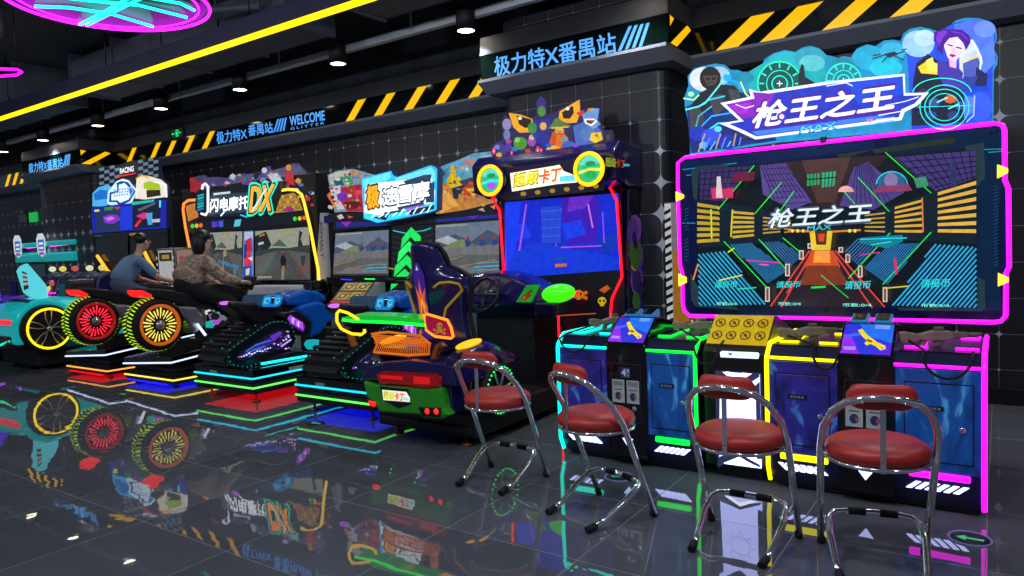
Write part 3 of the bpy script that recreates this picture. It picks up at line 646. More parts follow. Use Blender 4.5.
# right: woman with purple hair and armoured arm
mq.poly([(725, 230), (735, 170), (770, 140), (800, 160), (830, 230), (880, 240), (890, 350), (720, 362)], '#141430'); mq.poly([(740, 180), (770, 160), (820, 175), (815, 205), (750, 200)], '#e0c828'); mq.poly([(765, 160), (785, 150), (790, 170), (812, 172), (800, 195), (770, 192)], '#f8e860')
mq.poly([(868, 140), (888, 105), (910, 96), (925, 120), (940, 165), (925, 215), (890, 235), (868, 200)], '#c0d0f8'); mq.poly([(878, 170), (925, 150), (935, 175), (920, 210), (882, 215)], '#4858b0'); mq.line([(872, 165), (930, 148)], 5, '#e8c840'); mq.line([(905, 98), (935, 150), (930, 200)], 4, '#f0f8ff'); mq.poly([(920, 180), (955, 205), (950, 240), (915, 240)], '#182050'); mq.poly([(880, 210), (925, 210), (905, 262), (870, 250)], '#2838a0')
mq.poly([(800, 160), (850, 165), (880, 200), (870, 250), (820, 240), (800, 200)], '#4030a0'); mq.poly([(835, 150), (860, 155), (858, 185), (838, 180)], '#d8a8d0')
mq.poly([(818, 110), (832, 80), (870, 85), (888, 110), (878, 140), (852, 165), (832, 152)], '#f0d0ec')
mq.poly([(788, 100), (790, 75), (815, 62), (840, 65), (875, 66), (900, 85), (902, 105), (888, 130), (880, 108), (862, 88), (838, 92), (822, 110), (815, 140), (800, 130), (800, 110)], '#420a90'); mq.poly([(795, 95), (800, 75), (820, 68), (832, 72), (815, 95), (806, 118)], '#7828c8'); mq.line([(845, 72), (875, 78), (892, 96)], 4, '#7828c8')
mq.line([(832, 112), (846, 116)], 4, '#281048'); mq.line([(858, 120), (874, 124)], 4, '#281048'); mq.line([(850, 122), (848, 134), (853, 136)], 2, '#b880b8'); mq.poly([(838, 141), (850, 142), (858, 146), (848, 152), (838, 147)], '#a81860')
for i, (x, y) in enumerate(((760, 260), (790, 290), (840, 280), (780, 330), (850, 330), (735, 300), (870, 300))): mq.poly(arc(x, y, 20, 14, i * 20, 360 + i * 20, 7), ('#1c2c58', '#384890', '#c06028', '#20407c', '#283878', '#101840', '#304080')[i])
mq.poly([(885, 270), (915, 275), (910, 320), (882, 340)], '#5878f0'); mq.line([(915, 270), (912, 330), (890, 350)], 4, '#a0c0ff')
for rr, w_ in ((72, 3), (58, 3), (44, 2.5)): mq.line(arc(822, 305, rr * 1.05, rr * .95, n=26), w_, '#20e8e0', True)
mq.line(arc(815, 262, 90, 46, 185, 355, 18), 3, '#30f0e0'); mq.line([(740, 305), (905, 300)], 2.5, '#20d8e0')
for p in ((800, 290), (835, 310)): mq.line([(p[0], p[1]), (p[0] + 30, p[1] - 14)], 4, '#80f0f0')
# title banner
mq.poly([(132, 292), (226, 272), (220, 248), (250, 258), (470, 225), (700, 202), (702, 262), (775, 260), (740, 300), (700, 320), (690, 345), (240, 404), (190, 380), (130, 355), (190, 345)], '#e8f0ff')
mq.poly([(150, 296), (238, 278), (232, 258), (262, 266), (470, 234), (694, 210), (697, 270), (755, 268), (730, 294), (690, 312), (682, 336), (244, 395), (200, 374), (158, 356), (205, 348)], '#2030b8')
mq.poly([(150, 296), (238, 278), (232, 258), (300, 264), (262, 330), (200, 340)], '#8018b0'); mq.poly([(520, 232), (694, 210), (697, 265), (560, 300)], '#1844d0'); mq.poly([(230, 380), (660, 325), (600, 345), (245, 392)], '#3878f0'); mq.poly([(160, 300), (230, 290), (215, 325), (190, 325)], '#a020c8')
for q in (((180, 296), (210, 308), (236, 300)), ((640, 300), (700, 288), (742, 274)), ((460, 240), (520, 230), (540, 240)), ((620, 330), (690, 318))): mq.line(q, 3, '#e0e8ff')
mq.text('枪王之王', [(222, 376), (664, 318), (676, 228), (248, 288)], '#501090', .075); mq.text('枪王之王', [(226, 370), (664, 311), (674, 234), (252, 292)], '#f4f6ff', .04)
mq.poly(arc(322, 334, 15, 14, n=12), '#5020b0'); mq.poly(arc(322, 334, 8, 8, n=10), '#e0d0ff')
mq.text('MAX', [(376, 388), (492, 373), (494, 348), (380, 364)], '#102880', .06); mq.text('MAX', [(378, 385), (490, 371), (492, 350), (382, 365)], '#50c8ff', .02)
mq.poly([(582, 343), (606, 340), (594, 354)], '#e07090')
for i in range(2): mq.line([(612, 344 + i * 9), (668, 337 + i * 9)], 4.5, '#a8c0f8')
mq.obj('marquee_board', print_mat('marquee_print', 1.3, .6, .12), disp)
for u in (-1.55, -.45): MB().box(u - .03, u + .03, DY + .051, DY + .09, 1.9, 2.5).obj('marquee_bracket', DMET, disp)
b = MB(); p = at(*k5((427, 52))[0], 'y', DY - .03); b.box(p.x - .02, p.x + .02, DY - .035, DY + .02, p.z - .02, p.z + .02); b.obj('camera_module', BLK, disp, bevel=.004)
# ---------------------------------------------------------------- consoles
FY = 4.25; BY = 5.0; TOP = .855
SIDE = [(FY + .07, .03), (FY + .01, .12), (FY, .20), (FY, .79), (FY + .06, TOP), (BY, TOP), (BY, .03)]
xL0, xL1, xR0, xR1 = at(561, 420, 'y', FY).x, at(697, 420, 'y', FY).x, at(768, 420, 'y', FY).x, at(984.5, 420, 'y', FY).x
cL0, cL1 = at(607.5, 380, 'y', FY).x, at(646, 380, 'y', FY).x
cR0, cR1 = at(838, 380, 'y', FY).x, at(893, 380, 'y', FY).x
PURP = mat('cabinet_side', '#15143c', .3, noise=.4, nscale=4)
def swirl_print(name, c1, c2, c3):
    """printed foil of blue streaks"""
    if name in MATS: return MATS[name]
    m = bpy.data.materials.new(name); m.use_nodes = True; nt = m.node_tree; b = nt.nodes['Principled BSDF']; L = nt.links.new
    tc = nt.nodes.new('ShaderNodeTexCoord'); mp = nt.nodes.new('ShaderNodeMapping'); mp.inputs['Scale'].default_value = (2.2, 1, 1.1); mp.inputs['Rotation'].default_value = (0, .6, 0)
    L(tc.outputs['Object'], mp.inputs[0]); n = nt.nodes.new('ShaderNodeTexNoise'); n.inputs['Scale'].default_value = 2.2; n.inputs['Detail'].default_value = 5; n.inputs['Distortion'].default_value = 1.8; L(mp.outputs[0], n.inputs['Vector'])
    r = nt.nodes.new('ShaderNodeValToRGB'); e = r.color_ramp.elements; e[0].position = .32; e[0].color = (*lin(c1), 1); e[1].position = .58; e[1].color = (*lin(c2), 1); q = e.new(.66); q.color = (*lin(c3), 1); q = e.new(.7); q.color = (*lin(c2), 1)
    L(n.outputs['Fac'], r.inputs[0]); L(r.outputs[0], b.inputs['Base Color']); b.inputs['Roughness'].default_value = .25; b.inputs['Coat Weight'].default_value = .4
    L(r.outputs[0], b.inputs['Emission Color']); b.inputs['Emission Strength'].default_value = .28
    MATS[name] = m; return m
FOILA = swirl_print('foil_violet', '#141450', '#2c2c90', '#4878c0'); FOILB = swirl_print('foil_blue', '#0c2c68', '#1450a0', '#50a0d8')
def fr_box(root, nm, x0, x1, z0, z1, y, mt, bevel=.003, th=.01): return MB().box(x0, x1, y - th, y, z0, z1).obj(nm, mt, root, bevel=bevel)
def player(root, x0, x1, c, nx, side, foil, slash_dir):
    """front panel of one player place between x0 and x1; c = neon material; nx = x of the glowing outer edge"""
    fr_box(root, 'front_panel', x0 + .012, x1 - .004, .235, .775, FY + .002, foil)
    mx_, w_ = (x0 + x1) / 2, (x1 - x0)
    d = MB().box(x0 + w_ * .14, x1 - w_ * .12, FY - .016, FY - .006, .29, .70).obj('service_door', foil, root, bevel=.003)
    b = MB(); X0, X1, Z0, Z1 = x0 + w_ * .14, x1 - w_ * .12, .29, .70
    for q in ((X0 - .006, X0, Z0, Z1), (X1, X1 + .006, Z0, Z1), (X0 - .006, X1 + .006, Z0 - .006, Z0), (X0 - .006, X1 + .006, Z1, Z1 + .006)): b.box(q[0], q[1], FY - .0115, FY - .008, q[2], q[3])
    b.obj('door_gap', BLKM, d)
    b = MB(); xx = mx_ - .02
    b.box(xx - .05, xx + .05, FY - .024, FY - .014, .56, .585)
    b.obj('badge', mat('badge_dark', '#1a1c28', .3), d)
    lt = MB(); l4 = text_geo('4', .02); lt.add([(xx - .04 + .08 * u, FY - .0245, .5645 + .016 * v) for u, v in l4[0]], l4[1]); lt.obj('badge_letters', mat('silver_letters', '#a8b4c8', .3, .6), d) if False else None
    b = MB()
    for i in range(4): b.box(xx - .038 + i * .02, xx - .024 + i * .02, FY - .026, FY - .0235, .566, .579)
    b.obj('badge_squares', mat('silver_letters', '#a8b4c8', .3, .6), d)
    MB().lathe((X1 - .045, FY - .016, .47), 'y', [(.001, -.012), (.012, -.012), (.016, -.004), (.018, .004), (.001, .004)], 16).obj('lock', CHROME, d)
    # glowing bars
    MB().box(x0 + w_ * .18, x1 - w_ * .14, FY - .02, FY, .195, .232).obj('light_bar', c, root, bevel=.008)
    for i in range(6):
        xs0 = x0 + w_ * .2 + i * w_ * .105; s_ = .045 * slash_dir
        MB().extr([(xs0 - s_ / 2, FY - .004, .128), (xs0 + .026 - s_ / 2, FY - .004, .128), (xs0 + .026 + s_ / 2, FY - .004, .168), (xs0 + s_ / 2, FY - .004, .168)][::-1], (0, .012, 0)).obj('white_slash_light', neon('slash', '#b8c0ff', 3.6), root)
    MB().box(x0 + .005, x1 - .002, FY - .008, FY + .006, .782, .80).obj('light_bar', c, root, bevel=.003)
    MB().box(x0 + .02, x1 - .01, FY + .06, BY - .02, TOP, TOP + .006).obj('top_plate', BLK, root)
    # glowing frames in the top
    z = TOP + .014
    ya_, yb_ = FY + .14, BY - .06
    for q in (((x0 + w_ * .1, ya_), (x0 + w_ * .36, ya_), (x0 + w_ * .30, (ya_ + yb_) / 2), (x0 + w_ * .34, yb_ - .1)), ((x1 - w_ * .32, ya_), (x1 - w_ * .06, ya_)), ((x0 + w_ * .16, yb_), (x0 + w_ * .55, yb_)), ((x1 - w_ * .3, yb_ - .12), (x1 - w_ * .08, yb_ - .12), (x1 - w_ * .08, yb_))):
        MB().tube([(p[0], p[1], z) for p in q], .0075, n=6).obj('top_light_tube', c, root)
    e = [(BY - .02, TOP + .01), (FY + .07, TOP + .012), (FY - .004, .80), (FY - .012, .78), (FY - .012, .14), (FY + .03, .05)]
    MB().tube([(nx, y, z_) for y, z_ in e], .013, n=8).obj('edge_neon', c, root)
def base(root, x0, x1):
    MB().prism(SIDE, 'x', x0 + .004, x1 - .004).obj('cabinet_body', PURP, root, bevel=.006)
    MB().prism([(FY + .08, .012), (FY + .08, .06), (BY - .03, .06), (BY - .03, .012)], 'x', x0 + .03, x1 - .03).obj('kick_base', BLKM, root)
    for xx in (x0 + .08, x1 - .08):
        for yy in (FY + .12, BY - .1):
            MB().lathe((xx, yy, 0), 'z', [(.001, .0), (.028, .0), (.028, .008), (.008, .012), (.008, .04), (.001, .04)], 12).obj('levelling_foot', mat('foot_red', '#803838', .4), root)
def coin(root, x0, x1, left):
    sd = [(FY - .004, .06), (FY - .004, .815), (FY - .012, .83), (FY + .20, .985), (FY + .26, .985), (BY - .05, .88), (BY - .05, .06)]
    MB().prism(sd, 'x', x0, x1).obj('coin_column', GLOSS, root, bevel=.004)
    o = Vector((0, FY - .012, .83)); n = Vector((0, -.155, .212)).normalized()
    o2 = o + n * .003
    q = [Vector((x, y, z)) + n * .002 for x, y, z in ((x0 + .012, FY - .004, .836), (x1 - .012, FY - .004, .836), (x1 - .012, FY + .19, .978), (x0 + .012, FY + .19, .978))]
    def mix(u, v): return (q[0] * (1 - u) + q[1] * u) * (1 - v) + (q[3] * (1 - u) + q[2] * u) * v
    s = MB(); lay = [0]
    def pl(pts, c_): lay[0] += 1; s.add([mix(*p) + n * .0004 * lay[0] for p in pts], [list(range(len(pts)))], col=lin(c_))
    pl([(0, 0), (1, 0), (1, 1), (0, 1)], '#3038d8'); pl([(0, 0), (.4, 0), (.2, .5), (0, .7)], '#9030e8'); pl([(.5, .6), (1, .4), (1, 1), (.3, 1)], '#2870f0')
    pl([(.02, .5), (.35, .62), (.33, .72), (.02, .6)], '#5060f0'); pl([(.7, 0), (1, 0), (1, .4)], '#5a28d8')
    pl([(.28, .78), (.36, .84), (.5, .62), (.72, .4), (.88, .3), (.9, .2), (.8, .14), (.7, .26), (.58, .34), (.52, .28), (.46, .34), (.5, .44), (.38, .6)], '#f0d830'); pl([(.5, .5), (.62, .44), (.6, .38), (.5, .42)], '#805810'); pl([(.78, .24), (.85, .24), (.83, .18)], '#4040d0')
    for i in range(3): pl([(.05, .12 + i * .035), (.3, .12 + i * .035), (.3, .14 + i * .035), (.05, .14 + i * .035)], '#c8b0ff')
    for i in range(4): pl([(.62, .85 + i * .035), (.92, .85 + i * .035), (.92, .865 + i * .035), (.62, .865 + i * .035)], '#a0c0ff')
    s.obj('instruction_card', print_mat('card_print', .95, .2), root)
    X = lambda t: x0 + (x1 - x0) * t
    b = MB()
    for z0, z1, t0, t1 in ((.69, .694, .12, .88), (.30, .304, .12, .88), (.30, .69, .12, .135), (.30, .69, .865, .88)): b.box(X(t0), X(t1), FY - .007, FY - .003, z0, z1)
    dd = MB().box(X(.12), X(.88), FY - .006, FY - .003, .30, .69).obj('coin_door', GLOSS, root)
    b.obj('door_gap', mat('gap_grey', '#303038', .5), dd)
    a = Art((0, FY - .008, 0), YN)
    def rc(t0, t1, z0, z1, c_): l = a.lift(); a.add([Vector((X(t0), FY - .008, z0)) + l, Vector((X(t1), FY - .008, z0)) + l, Vector((X(t1), FY - .008, z1)) + l, Vector((X(t0), FY - .008, z1)) + l], [(0, 1, 2, 3)], col=lin(c_))
    rc(.36, .62, .60, .67, '#283c78'); vs, fs = text_geo('4', .03); l = a.lift(); a.add([Vector((X(.39 + .12 * u), FY - .008, .61 + .05 * v)) + l for u, v in vs], fs, col=lin('#f0f4ff')); rc(.53, .59, .635, .66, '#d0d8f0'); rc(.53, .59, .607, .628, '#80a0e0')
    for t in ((.14, .46), (.52, .84)):
        rc(t[0], t[1], .43, .585, '#b8c0c8'); rc(t[0] + .03, t[1] - .03, .545, .575, '#88909c')
        rc(t[0] + .06, t[1] - .06, .515, .522, '#50545c')
        mx_ = (X(t[0]) + X(t[1])) / 2; l = a.lift(); a.add([Vector((mx_ + .024 * math.cos(i * PI / 6), FY - .008, .475 + .028 * math.sin(i * PI / 6))) + l for i in range(12)], [list(range(12))], col=lin('#28407c')); l = a.lift(); a.add([Vector((mx_ + .01, FY - .008, .455)) + l, Vector((mx_ + .024, FY - .008, .475)) + l, Vector((mx_ + .004, FY - .008, .49)) + l], [(0, 1, 2)], col=lin('#e06040'))
    a.obj('coin_slot_plates', print_mat('plate_print', .25, .4), dd)
    MB().lathe((X(.7), FY - .008, .395), 'y', [(.001, -.01), (.012, -.01), (.018, -.002), (.02, .004), (.001, .004)], 16).obj('lock', CHROME, dd)
    a = Art((0, FY - .006, 0), YN); l = a.lift(); xm = X(.5); a.add([(xm - .04, FY - .007, .19), (xm, FY - .007, .135), (xm + .04, FY - .007, .19)], [(0, 1, 2)], col=lin('#b8c0ff')); a.obj('triangle_light', print_mat('tri_print', 3.0, tex=0), root)
    for i, t in enumerate((.12, .56)):
        rr = thing('card_reader', (X(t + .16), FY + .28, .985), 'blue card reader on the console top, ' + (('left' if i == 0 else 'right') + ' one over the ' + ('left' if left else 'right') + ' coin column'), 'card reader', 'blue card readers')
        MB().prism([(FY + .21, .9855), (FY + .21, 1.0), (FY + .32, 1.03), (FY + .34, 1.025), (FY + .34, .968)], 'x', X(t), X(t + .32)).obj('reader_body', mat('reader_blue', '#2080b0', .3, emit='#1890d0', st=.25), rr, bevel=.004)
        MB().extr([(X(t + .04), FY + .215, 1.004), (X(t + .28), FY + .215, 1.004), (X(t + .28), FY + .31, 1.030), (X(t + .04), FY + .31, 1.030)], (0, 0, .002)).obj('reader_display', GLOSS, rr)
def gun(x, y, yaw, name_, col_, cable_c, front=True):
    r = thing('toy_gun', (x, y, TOP + .03), name_, 'toy gun', 'tethered toy rifles')
    R = Matrix.Rotation(yaw, 3, 'Z'); O = Vector((x, y, TOP + .028))
    g = mat('gun_tan', '#8c8068', .6, noise=.3, nscale=30); g2 = mat('gun_grey', '#6a6656', .5, noise=.2)
    def bx(nm, pts, w, mt, dz=0):
        b = MB(); P0 = [O + R @ Vector((u * .72, -w / 2, v * .8)) for u, v in pts]; b.extr(P0, R @ Vector((0, w, 0))); b.obj(nm, mt, r, bevel=.006)
    bx('receiver', [(-.12, .02), (-.13, .06), (-.02, .085), (.1, .08), (.12, .03), (.04, .015)], .05, g)
    bx('stock', [(-.26, .01), (-.27, .075), (-.22, .08), (-.13, .062), (-.12, .025), (-.2, .0)], .042, g)
    bx('handguard', [(.1, .03), (.1, .075), (.22, .07), (.22, .035)], .045, g2)
    bx('magazine', [(.0, .02), (-.03, -.02), (.03, -.025), (.06, .018)], .035, g2)
    bx('grip', [(-.1, .03), (-.13, -.022), (-.09, -.025), (-.06, .025)], .035, g2)
    bx('sight', [(-.02, .085), (-.02, .11), (.05, .11), (.05, .083)], .02, g2)
    MB().tube([O + R @ Vector((.155, 0, .042)), O + R @ Vector((.225, 0, .042))], .012).obj('barrel', g2, r)
    xs_, dr = cable_c
    pth = [(xs_ + dr[0] * math.sin(i * PI / 12), FY - .03 - .02 * math.sin(i * PI / 12), TOP + .012 - dr[1] * (1 - abs(i - 6) / 6) ** .6 if 0 < i < 12 else TOP + .015) for i in range(13)]
    w2 = dr[0]; pth = []
    for i in range(17):
        t = i / 16; a_ = PI * t
        pth.append((xs_ - w2 * math.cos(a_), FY - .035 if .06 < t < .94 else FY + .06, TOP + .012 - dr[1] * math.sin(a_)))
    MB().tube([tuple(O + R @ Vector((-.15, 0, .02)))] + pth, .0075, n=6).obj('cable', RUB, r)
cab = thing('shooting_game_console', ((xL0 + xL1) / 2, FY + .37, 0), 'two player gun console with cyan left edge and green right edge neon', 'arcade machine')
base(cab, xL0, xL1)
player(cab, xL0, cL0, N['cyan'], xL0, -1, FOILA, -1); coin(cab, cL0, cL1, True); player(cab, cL1, xL1, N['green'], xL1, 1, FOILB, 1)
cab2 = thing('shooting_game_console', ((xR0 + xR1) / 2, FY + .37, 0), 'two player gun console with yellow left edge and magenta right edge neon', 'arcade machine')
base(cab2, xR0, xR1)
player(cab2, xR0, cR0, N['yellow'], xR0, -1, FOILA, -1); coin(cab2, cR0, cR1, False); player(cab2, cR1, xR1, N['pink'], xR1, 1, FOILB, 1)
gun(xL0 + .2, 4.72, .9, 'dark toy rifle lying on the cyan lit end of the left console', 0, (xL0 + .14, (.11, .11)))
gun(cL1 + .25, 4.62, .35, 'tan toy rifle lying on the green lit top of the left console', 0, (xL1 + .08, (.08, .14)))
gun((xR0 + cR0) / 2, 4.5, .5, 'tan toy rifle lying on the yellow lit top beside the coin column', 0, (cR0 - .06, (.07, .12)))
gun((cR1 + xR1) / 2 - .02, 4.5, .42, 'tan toy rifle lying on the magenta lit right end of the console', 0, (xR1 - .16, (.11, .13)))
# light box between the consoles
mid = thing('light_box_pedestal', ((xL1 + xR0) / 2, FY + .37, 0), 'narrow centre pedestal with white backlit chevron panel and yellow warning icons', 'arcade machine part')
mx0, mx1 = xL1 + .03, xR0 - .02
MB().prism([(FY + .06, .08), (FY + .04, .80), (FY + .09, .84), (FY + .28, 1.0), (FY + .34, 1.0), (BY, .86), (BY, .08)], 'x', mx0, mx1).obj('pedestal_body', BLK, mid, bevel=.006)
MB().box(mx0 + .05, mx1 - .05, FY + .12, BY - .1, .0, .08).obj('kick_base', BLKM, mid)
kk = K(700, 320, .2778)
a = Y(FY + .035, kk)
wl = [(54, 185), (215, 195), (222, 535), (70, 515)]
a.poly(wl, '#b4baff')
for q in ([(54, 185), (80, 186), (130, 228), (190, 192), (214, 195), (214, 205), (132, 258), (55, 200)], [(60, 520), (72, 490), (140, 480), (214, 520), (220, 533), (150, 500), (95, 512), (70, 530)], [(55, 215), (72, 232), (70, 500), (62, 500)], [(200, 235), (215, 220), (222, 500), (205, 500)]): a.poly(q, '#14182c')
for q in ([(92, 186), (130, 212), (172, 192), (155, 190), (130, 198), (108, 187)], [(85, 515), (142, 492), (200, 528), (180, 528), (142, 506), (105, 518)]): a.poly(q, '#f0f4ff')
a.line(arc(138, 350, 34, 34, n=24), 2, '#8088a8', True)
for i in range(8): c0, s0 = math.cos(i * PI / 4), math.sin(i * PI / 4); a.line([(138 + c0 * 40, 350 + s0 * 40), (138 + c0 * 52, 350 + s0 * 52)], 2, '#606888')
a.obj('white_light_panel', print_mat('white_panel_print', 3.4, .3, tex=0), mid)
a = Y(FY + .03, kk); a.poly([(72, 116), (80, 111), (210, 117), (214, 124), (210, 140), (74, 134)], '#d8e4ff'); a.poly([(100, 118), (118, 119), (109, 130)], '#4060c0'); [a.poly([(128 + i * 9, 121), (134 + i * 9, 121.5), (134 + i * 9, 129), (128 + i * 9, 128.5)], '#a8d0d8') for i in range(6)]; a.obj('logo_light', print_mat('logo_print', 1.5), mid)
q = [Vector((mx0 + .01, FY + .085, .842)), Vector((mx1 - .005, FY + .085, .842)), Vector((mx1 - .005, FY + .28, 1.003)), Vector((mx0 + .01, FY + .28, 1.003))]
n = (q[1] - q[0]).cross(q[3] - q[0]).normalized(); s = MB(); lay = 0
def pq(pts, c_):
    global lay
    lay += 1; s.add([(q[0] * (1 - u) + q[1] * u) * (1 - v) + (q[3] * (1 - u) + q[2] * u) * v + n * (.002 + .0004 * lay) for u, v in pts], [list(range(len(pts)))], col=lin(c_))
pq([(0, 0), (1, 0), (1, 1), (0, 1)], '#f0c818')
for j in range(2):
    for i in range(4):
        x, y = .14 + i * .24, .3 + j * .4
        pq(arc(x, y, .09, .15, n=14), '#3a2c08'); pq(arc(x, y, .07, .12, n=14), '#e0b818'); pq([(x - .05, y + .07), (x - .035, y + .09), (x + .05, y - .07), (x + .035, y - .09)], '#3a2c08'); pq([(x - .03, y - .04), (x + .03, y - .03), (x + .02, y + .05), (x - .02, y + .04)], '#584010')
s.obj('warning_panel', print_mat('warn_print', .55, .3), mid)
# ---------------------------------------------------------------- stools
LEATH = mat('red_leather', '#b82c24', .42, noise=.12, nscale=20, bump=.05); BLKR = RUB
def stool(first=None):
    r = thing('bar_stool', (0, 0, 0), '', 'stool', 'red stools in front of the shooting game')
    b = MB(); b.lathe((0, 0, 0), 'z', [(.001, .505), (.19, .505), (.208, .518), (.214, .54), (.207, .562), (.18, .58), (.1, .59), (.001, .592)], 32); b.obj('seat', LEATH, r)
    MB().tube([(.205 * math.cos(i * PI / 16), .205 * math.sin(i * PI / 16), .500) for i in range(32)], .010, True).obj('seat_ring', CHROME, r)
    MB().lathe((0, 0, 0), 'z', [(.001, .488), (.19, .488), (.19, .505), (.001, .505)], 24).obj('seat_plate', DMET, r)
    hoop = [(-.225, .2, .016), (-.23, .035, .42), (-.231, -.02, .545), (-.222, -.085, .65), (-.19, -.155, .735), (-.138, -.2, .787), (-.068, -.225, .810), (0, -.23, .815)]
    hoop += [(-x, y, z) for x, y, z in hoop[:-1][::-1]]
    MB().tube(hoop, .0165, n=12).obj('hoop_frame', CHROME, r)
    rear = [(-.168, -.2, .018), (-.178, -.12, .045), (-.195, .02, .125), (-.19, .1, .165), (-.165, .15, .18), (-.1, .165, .185), (0, .166, .186)]
    rear += [(-x, y, z) for x, y, z in rear[:-1][::-1]]
    MB().tube(rear, .0155, n=12).obj('foot_frame', CHROME, r)
    for s_ in (-1, 1):
        MB().tube([(s_ * .165, -.235, .0165), (s_ * .172, -.175, .03)], .0195, n=10).obj('foot_cap', BLKR, r)
        MB().tube([(s_ * .2225, .203, .0), (s_ * .2215, .19, .03)], .0195, n=10).obj('foot_cap', BLKR, r)
        MB().tube([(s_ * .03, .166, .186), (s_ * .105, .165, .185)], .019, n=10).obj('grip_sleeve', BLKR, r)
        MB().tube([(s_ * .20, .06, .15), (s_ * .218, .115, .185)], .007, n=6).obj('pivot_bolt', CHROME, r)
    b = MB()
    pts = []
    for i in range(15):
        t = i / 14; x = -.135 + .27 * t; ye = -.205 + .03 * (2 * t - 1) ** 2; h = .055 * min(1, (1 - abs(2 * t - 1) ** 6) ** .5 + .02) if 0 < i < 14 else .012
        pts.append([(x + 0 * a_, ye + .02 * math.cos(a_) * (1 if 0 < i < 14 else .5), .812 + h * math.sin(a_)) for a_ in [k_ * PI / 6 for k_ in range(12)]])
    b.loft([[Vector(p) for p in ring_] for ring_ in pts]); b.obj('backrest', LEATH, r)
    for s_ in (-1, 1): MB().lathe((s_ * .08, -.238, .795), 'y', [(.001, -.004), (.006, -.004), (.007, .003), (.001, .003)], 10).obj('screw', CHROME, r)
    MB().box(-.011, .011, -.213, -.205, .49, .80).obj('back_strut', CHROME, r)
    MB().tube([(0, -.208, .8), (0, -.222, .81)], .007, n=6).obj('strut_weld', CHROME, r)
    return r
st = stool()
spots = [(-2.64, 3.602, 0, 'leftmost red round stool, standing beside the pirate kart'), (-1.83, 3.41, -20.4, 'red round stool in front of the cyan edged console, seen turned right'), (-1.045, 3.41, -1, 'red round stool in front of the white light box pedestal'), (-.45, 3.46, 14, 'rightmost and nearest red round stool, before the magenta lit console')]
for i, (x, y, a_, lb) in enumerate(spots):
    o = st if i == 0 else copy_tree(st)
    o.location = (x, y, 0); o.rotation_euler = (0, 0, math.radians(a_)); o['label'] = lb
# standee behind the display
a = Y(6.4, K(640, 190, .2431))
so = [(106, 560), (104, 130), (140, 128), (215, 130), (220, 560)]
e = thing('promotional_standee', at(*K(640, 190, .2431)((160, 560))[0], 'y', 6.42), 'tall orange and cream standee with striped border behind the big screen', 'standee')
X0, X1 = at(*K(640, 190, .2431)((106, 300))[0], 'y', 6.4).x, at(*K(640, 190, .2431)((260, 300))[0], 'y', 6.4).x
e.location = ((X0 + X1) / 2, 6.42, 0)
MB().box(X0, X1, 6.402, 6.44, 0.02, 1.86).obj('board', mat('board_cream', '#6a5a6a', .5), e, bevel=.004)
def rc2(x0, x1, z0, z1, c_): l = a.lift(); a.add([Vector((x0, 6.401, z0)) + l, Vector((x1, 6.401, z0)) + l, Vector((x1, 6.401, z1)) + l, Vector((x0, 6.401, z1)) + l], [(0, 1, 2, 3)], col=lin(c_))
rc2(X0, X1, .05, 1.85, '#9a8490'); rc2(X0 + .07, X1 - .07, .05, 1.4, '#c08020')
rc2(X0, X0 + .065, .05, 1.85, '#e8e8e8')
for i in range(22): l = a.lift(); z = .06 + i * .08; a.add([Vector((X0, 6.401, z)) + l, Vector((X0 + .065, 6.401, z + .03)) + l, Vector((X0 + .065, 6.401, z + .065)) + l, Vector((X0, 6.401, z + .035)) + l], [(0, 1, 2, 3)], col=lin('#0a0a0a'))
for i in range(5):
    for off, c_ in ((.012, '#201818'), (0, '#d8d0c8')):
        z = 1.24 - i * .22
        rc2(X0 + .19 - off, X0 + .36 + off, z + .1 - off, z + .13 + off, c_); rc2(X0 + .24 - off, X0 + .27 + off, z - off, z + .17 + off, c_); i % 2 and rc2(X0 + .2 - off, X0 + .35 + off, z - off, z + .03 + off, c_)
a.obj('printed_face', GLOW, e)
# ================================================================== PIRATE KART
def yz(k, x, pts): return [(lambda p: (p.y, p.z))(at(*k(q)[0], 'x', x)) for q in pts]
def xz(k, y, pts): return [(lambda p: (p.x, p.z))(at(*k(q)[0], 'y', y)) for q in pts]
def slabx(k, xp, pts, x0, x1): return MB().prism(yz(k, xp, pts), 'x', x0, x1)
def slaby(k, yp, pts, y0, y1): return MB().prism(xz(k, yp, pts), 'y', y0, y1)
VIO = mat('violet_gloss', '#1c1450', .18, coat=.6, noise=.25, nscale=3); VIOD = mat('dark_violet', '#110d30', .25, coat=.3, noise=.2, nscale=4)
GRN = mat('kart_green', '#30a020', .25, coat=.4, noise=.15, nscale=5); ORG = mat('orange_lattice', '#d06818', .4, emit='#ff7a18', st=.55)
kt = thing('racing_kart', (-3.75, 4.7, 0), 'violet and green arcade kart with high bucket seat, glowing green wing and red tail lamps', 'kart')
CX = -3.76
MB().box(-4.24, -3.22, 4.1, 5.5, .07, .26).obj('base_platform', BLK, kt, bevel=.02)
MB().box(-4.18, -3.24, 4.06, 5.45, .10, .16).obj('base_skirt', BLKM, kt, bevel=.01)
for x, y in ((-4.1, 4.2), (-3.34, 4.14), (-4.1, 5.35), (-3.34, 5.35)):
    MB().lathe((x, y, 0), 'z', [(.001, 0), (.04, 0), (.042, .016), (.012, .022), (.012, .10), (.001, .10)], 14).obj('levelling_foot', mat('foot_copper', '#a0583c', .35, .5), kt)
kg = K(290, 370, .15625); RY = 3.82
gp = [(465, 70), (540, 92), (760, 105), (970, 112), (982, 250), (1020, 290), (960, 316), (850, 310), (830, 290), (570, 270), (490, 180)]
slaby(kg, RY, gp, RY, RY + .09).obj('rear_bumper', GRN, kt, bevel=.02)
# sides of the bumper wrap forward
slaby(kg, RY, [(462, 72), (490, 76), (520, 180), (490, 182)], RY + .05, RY + .45).obj('bumper_corner', GRN, kt, bevel=.02)
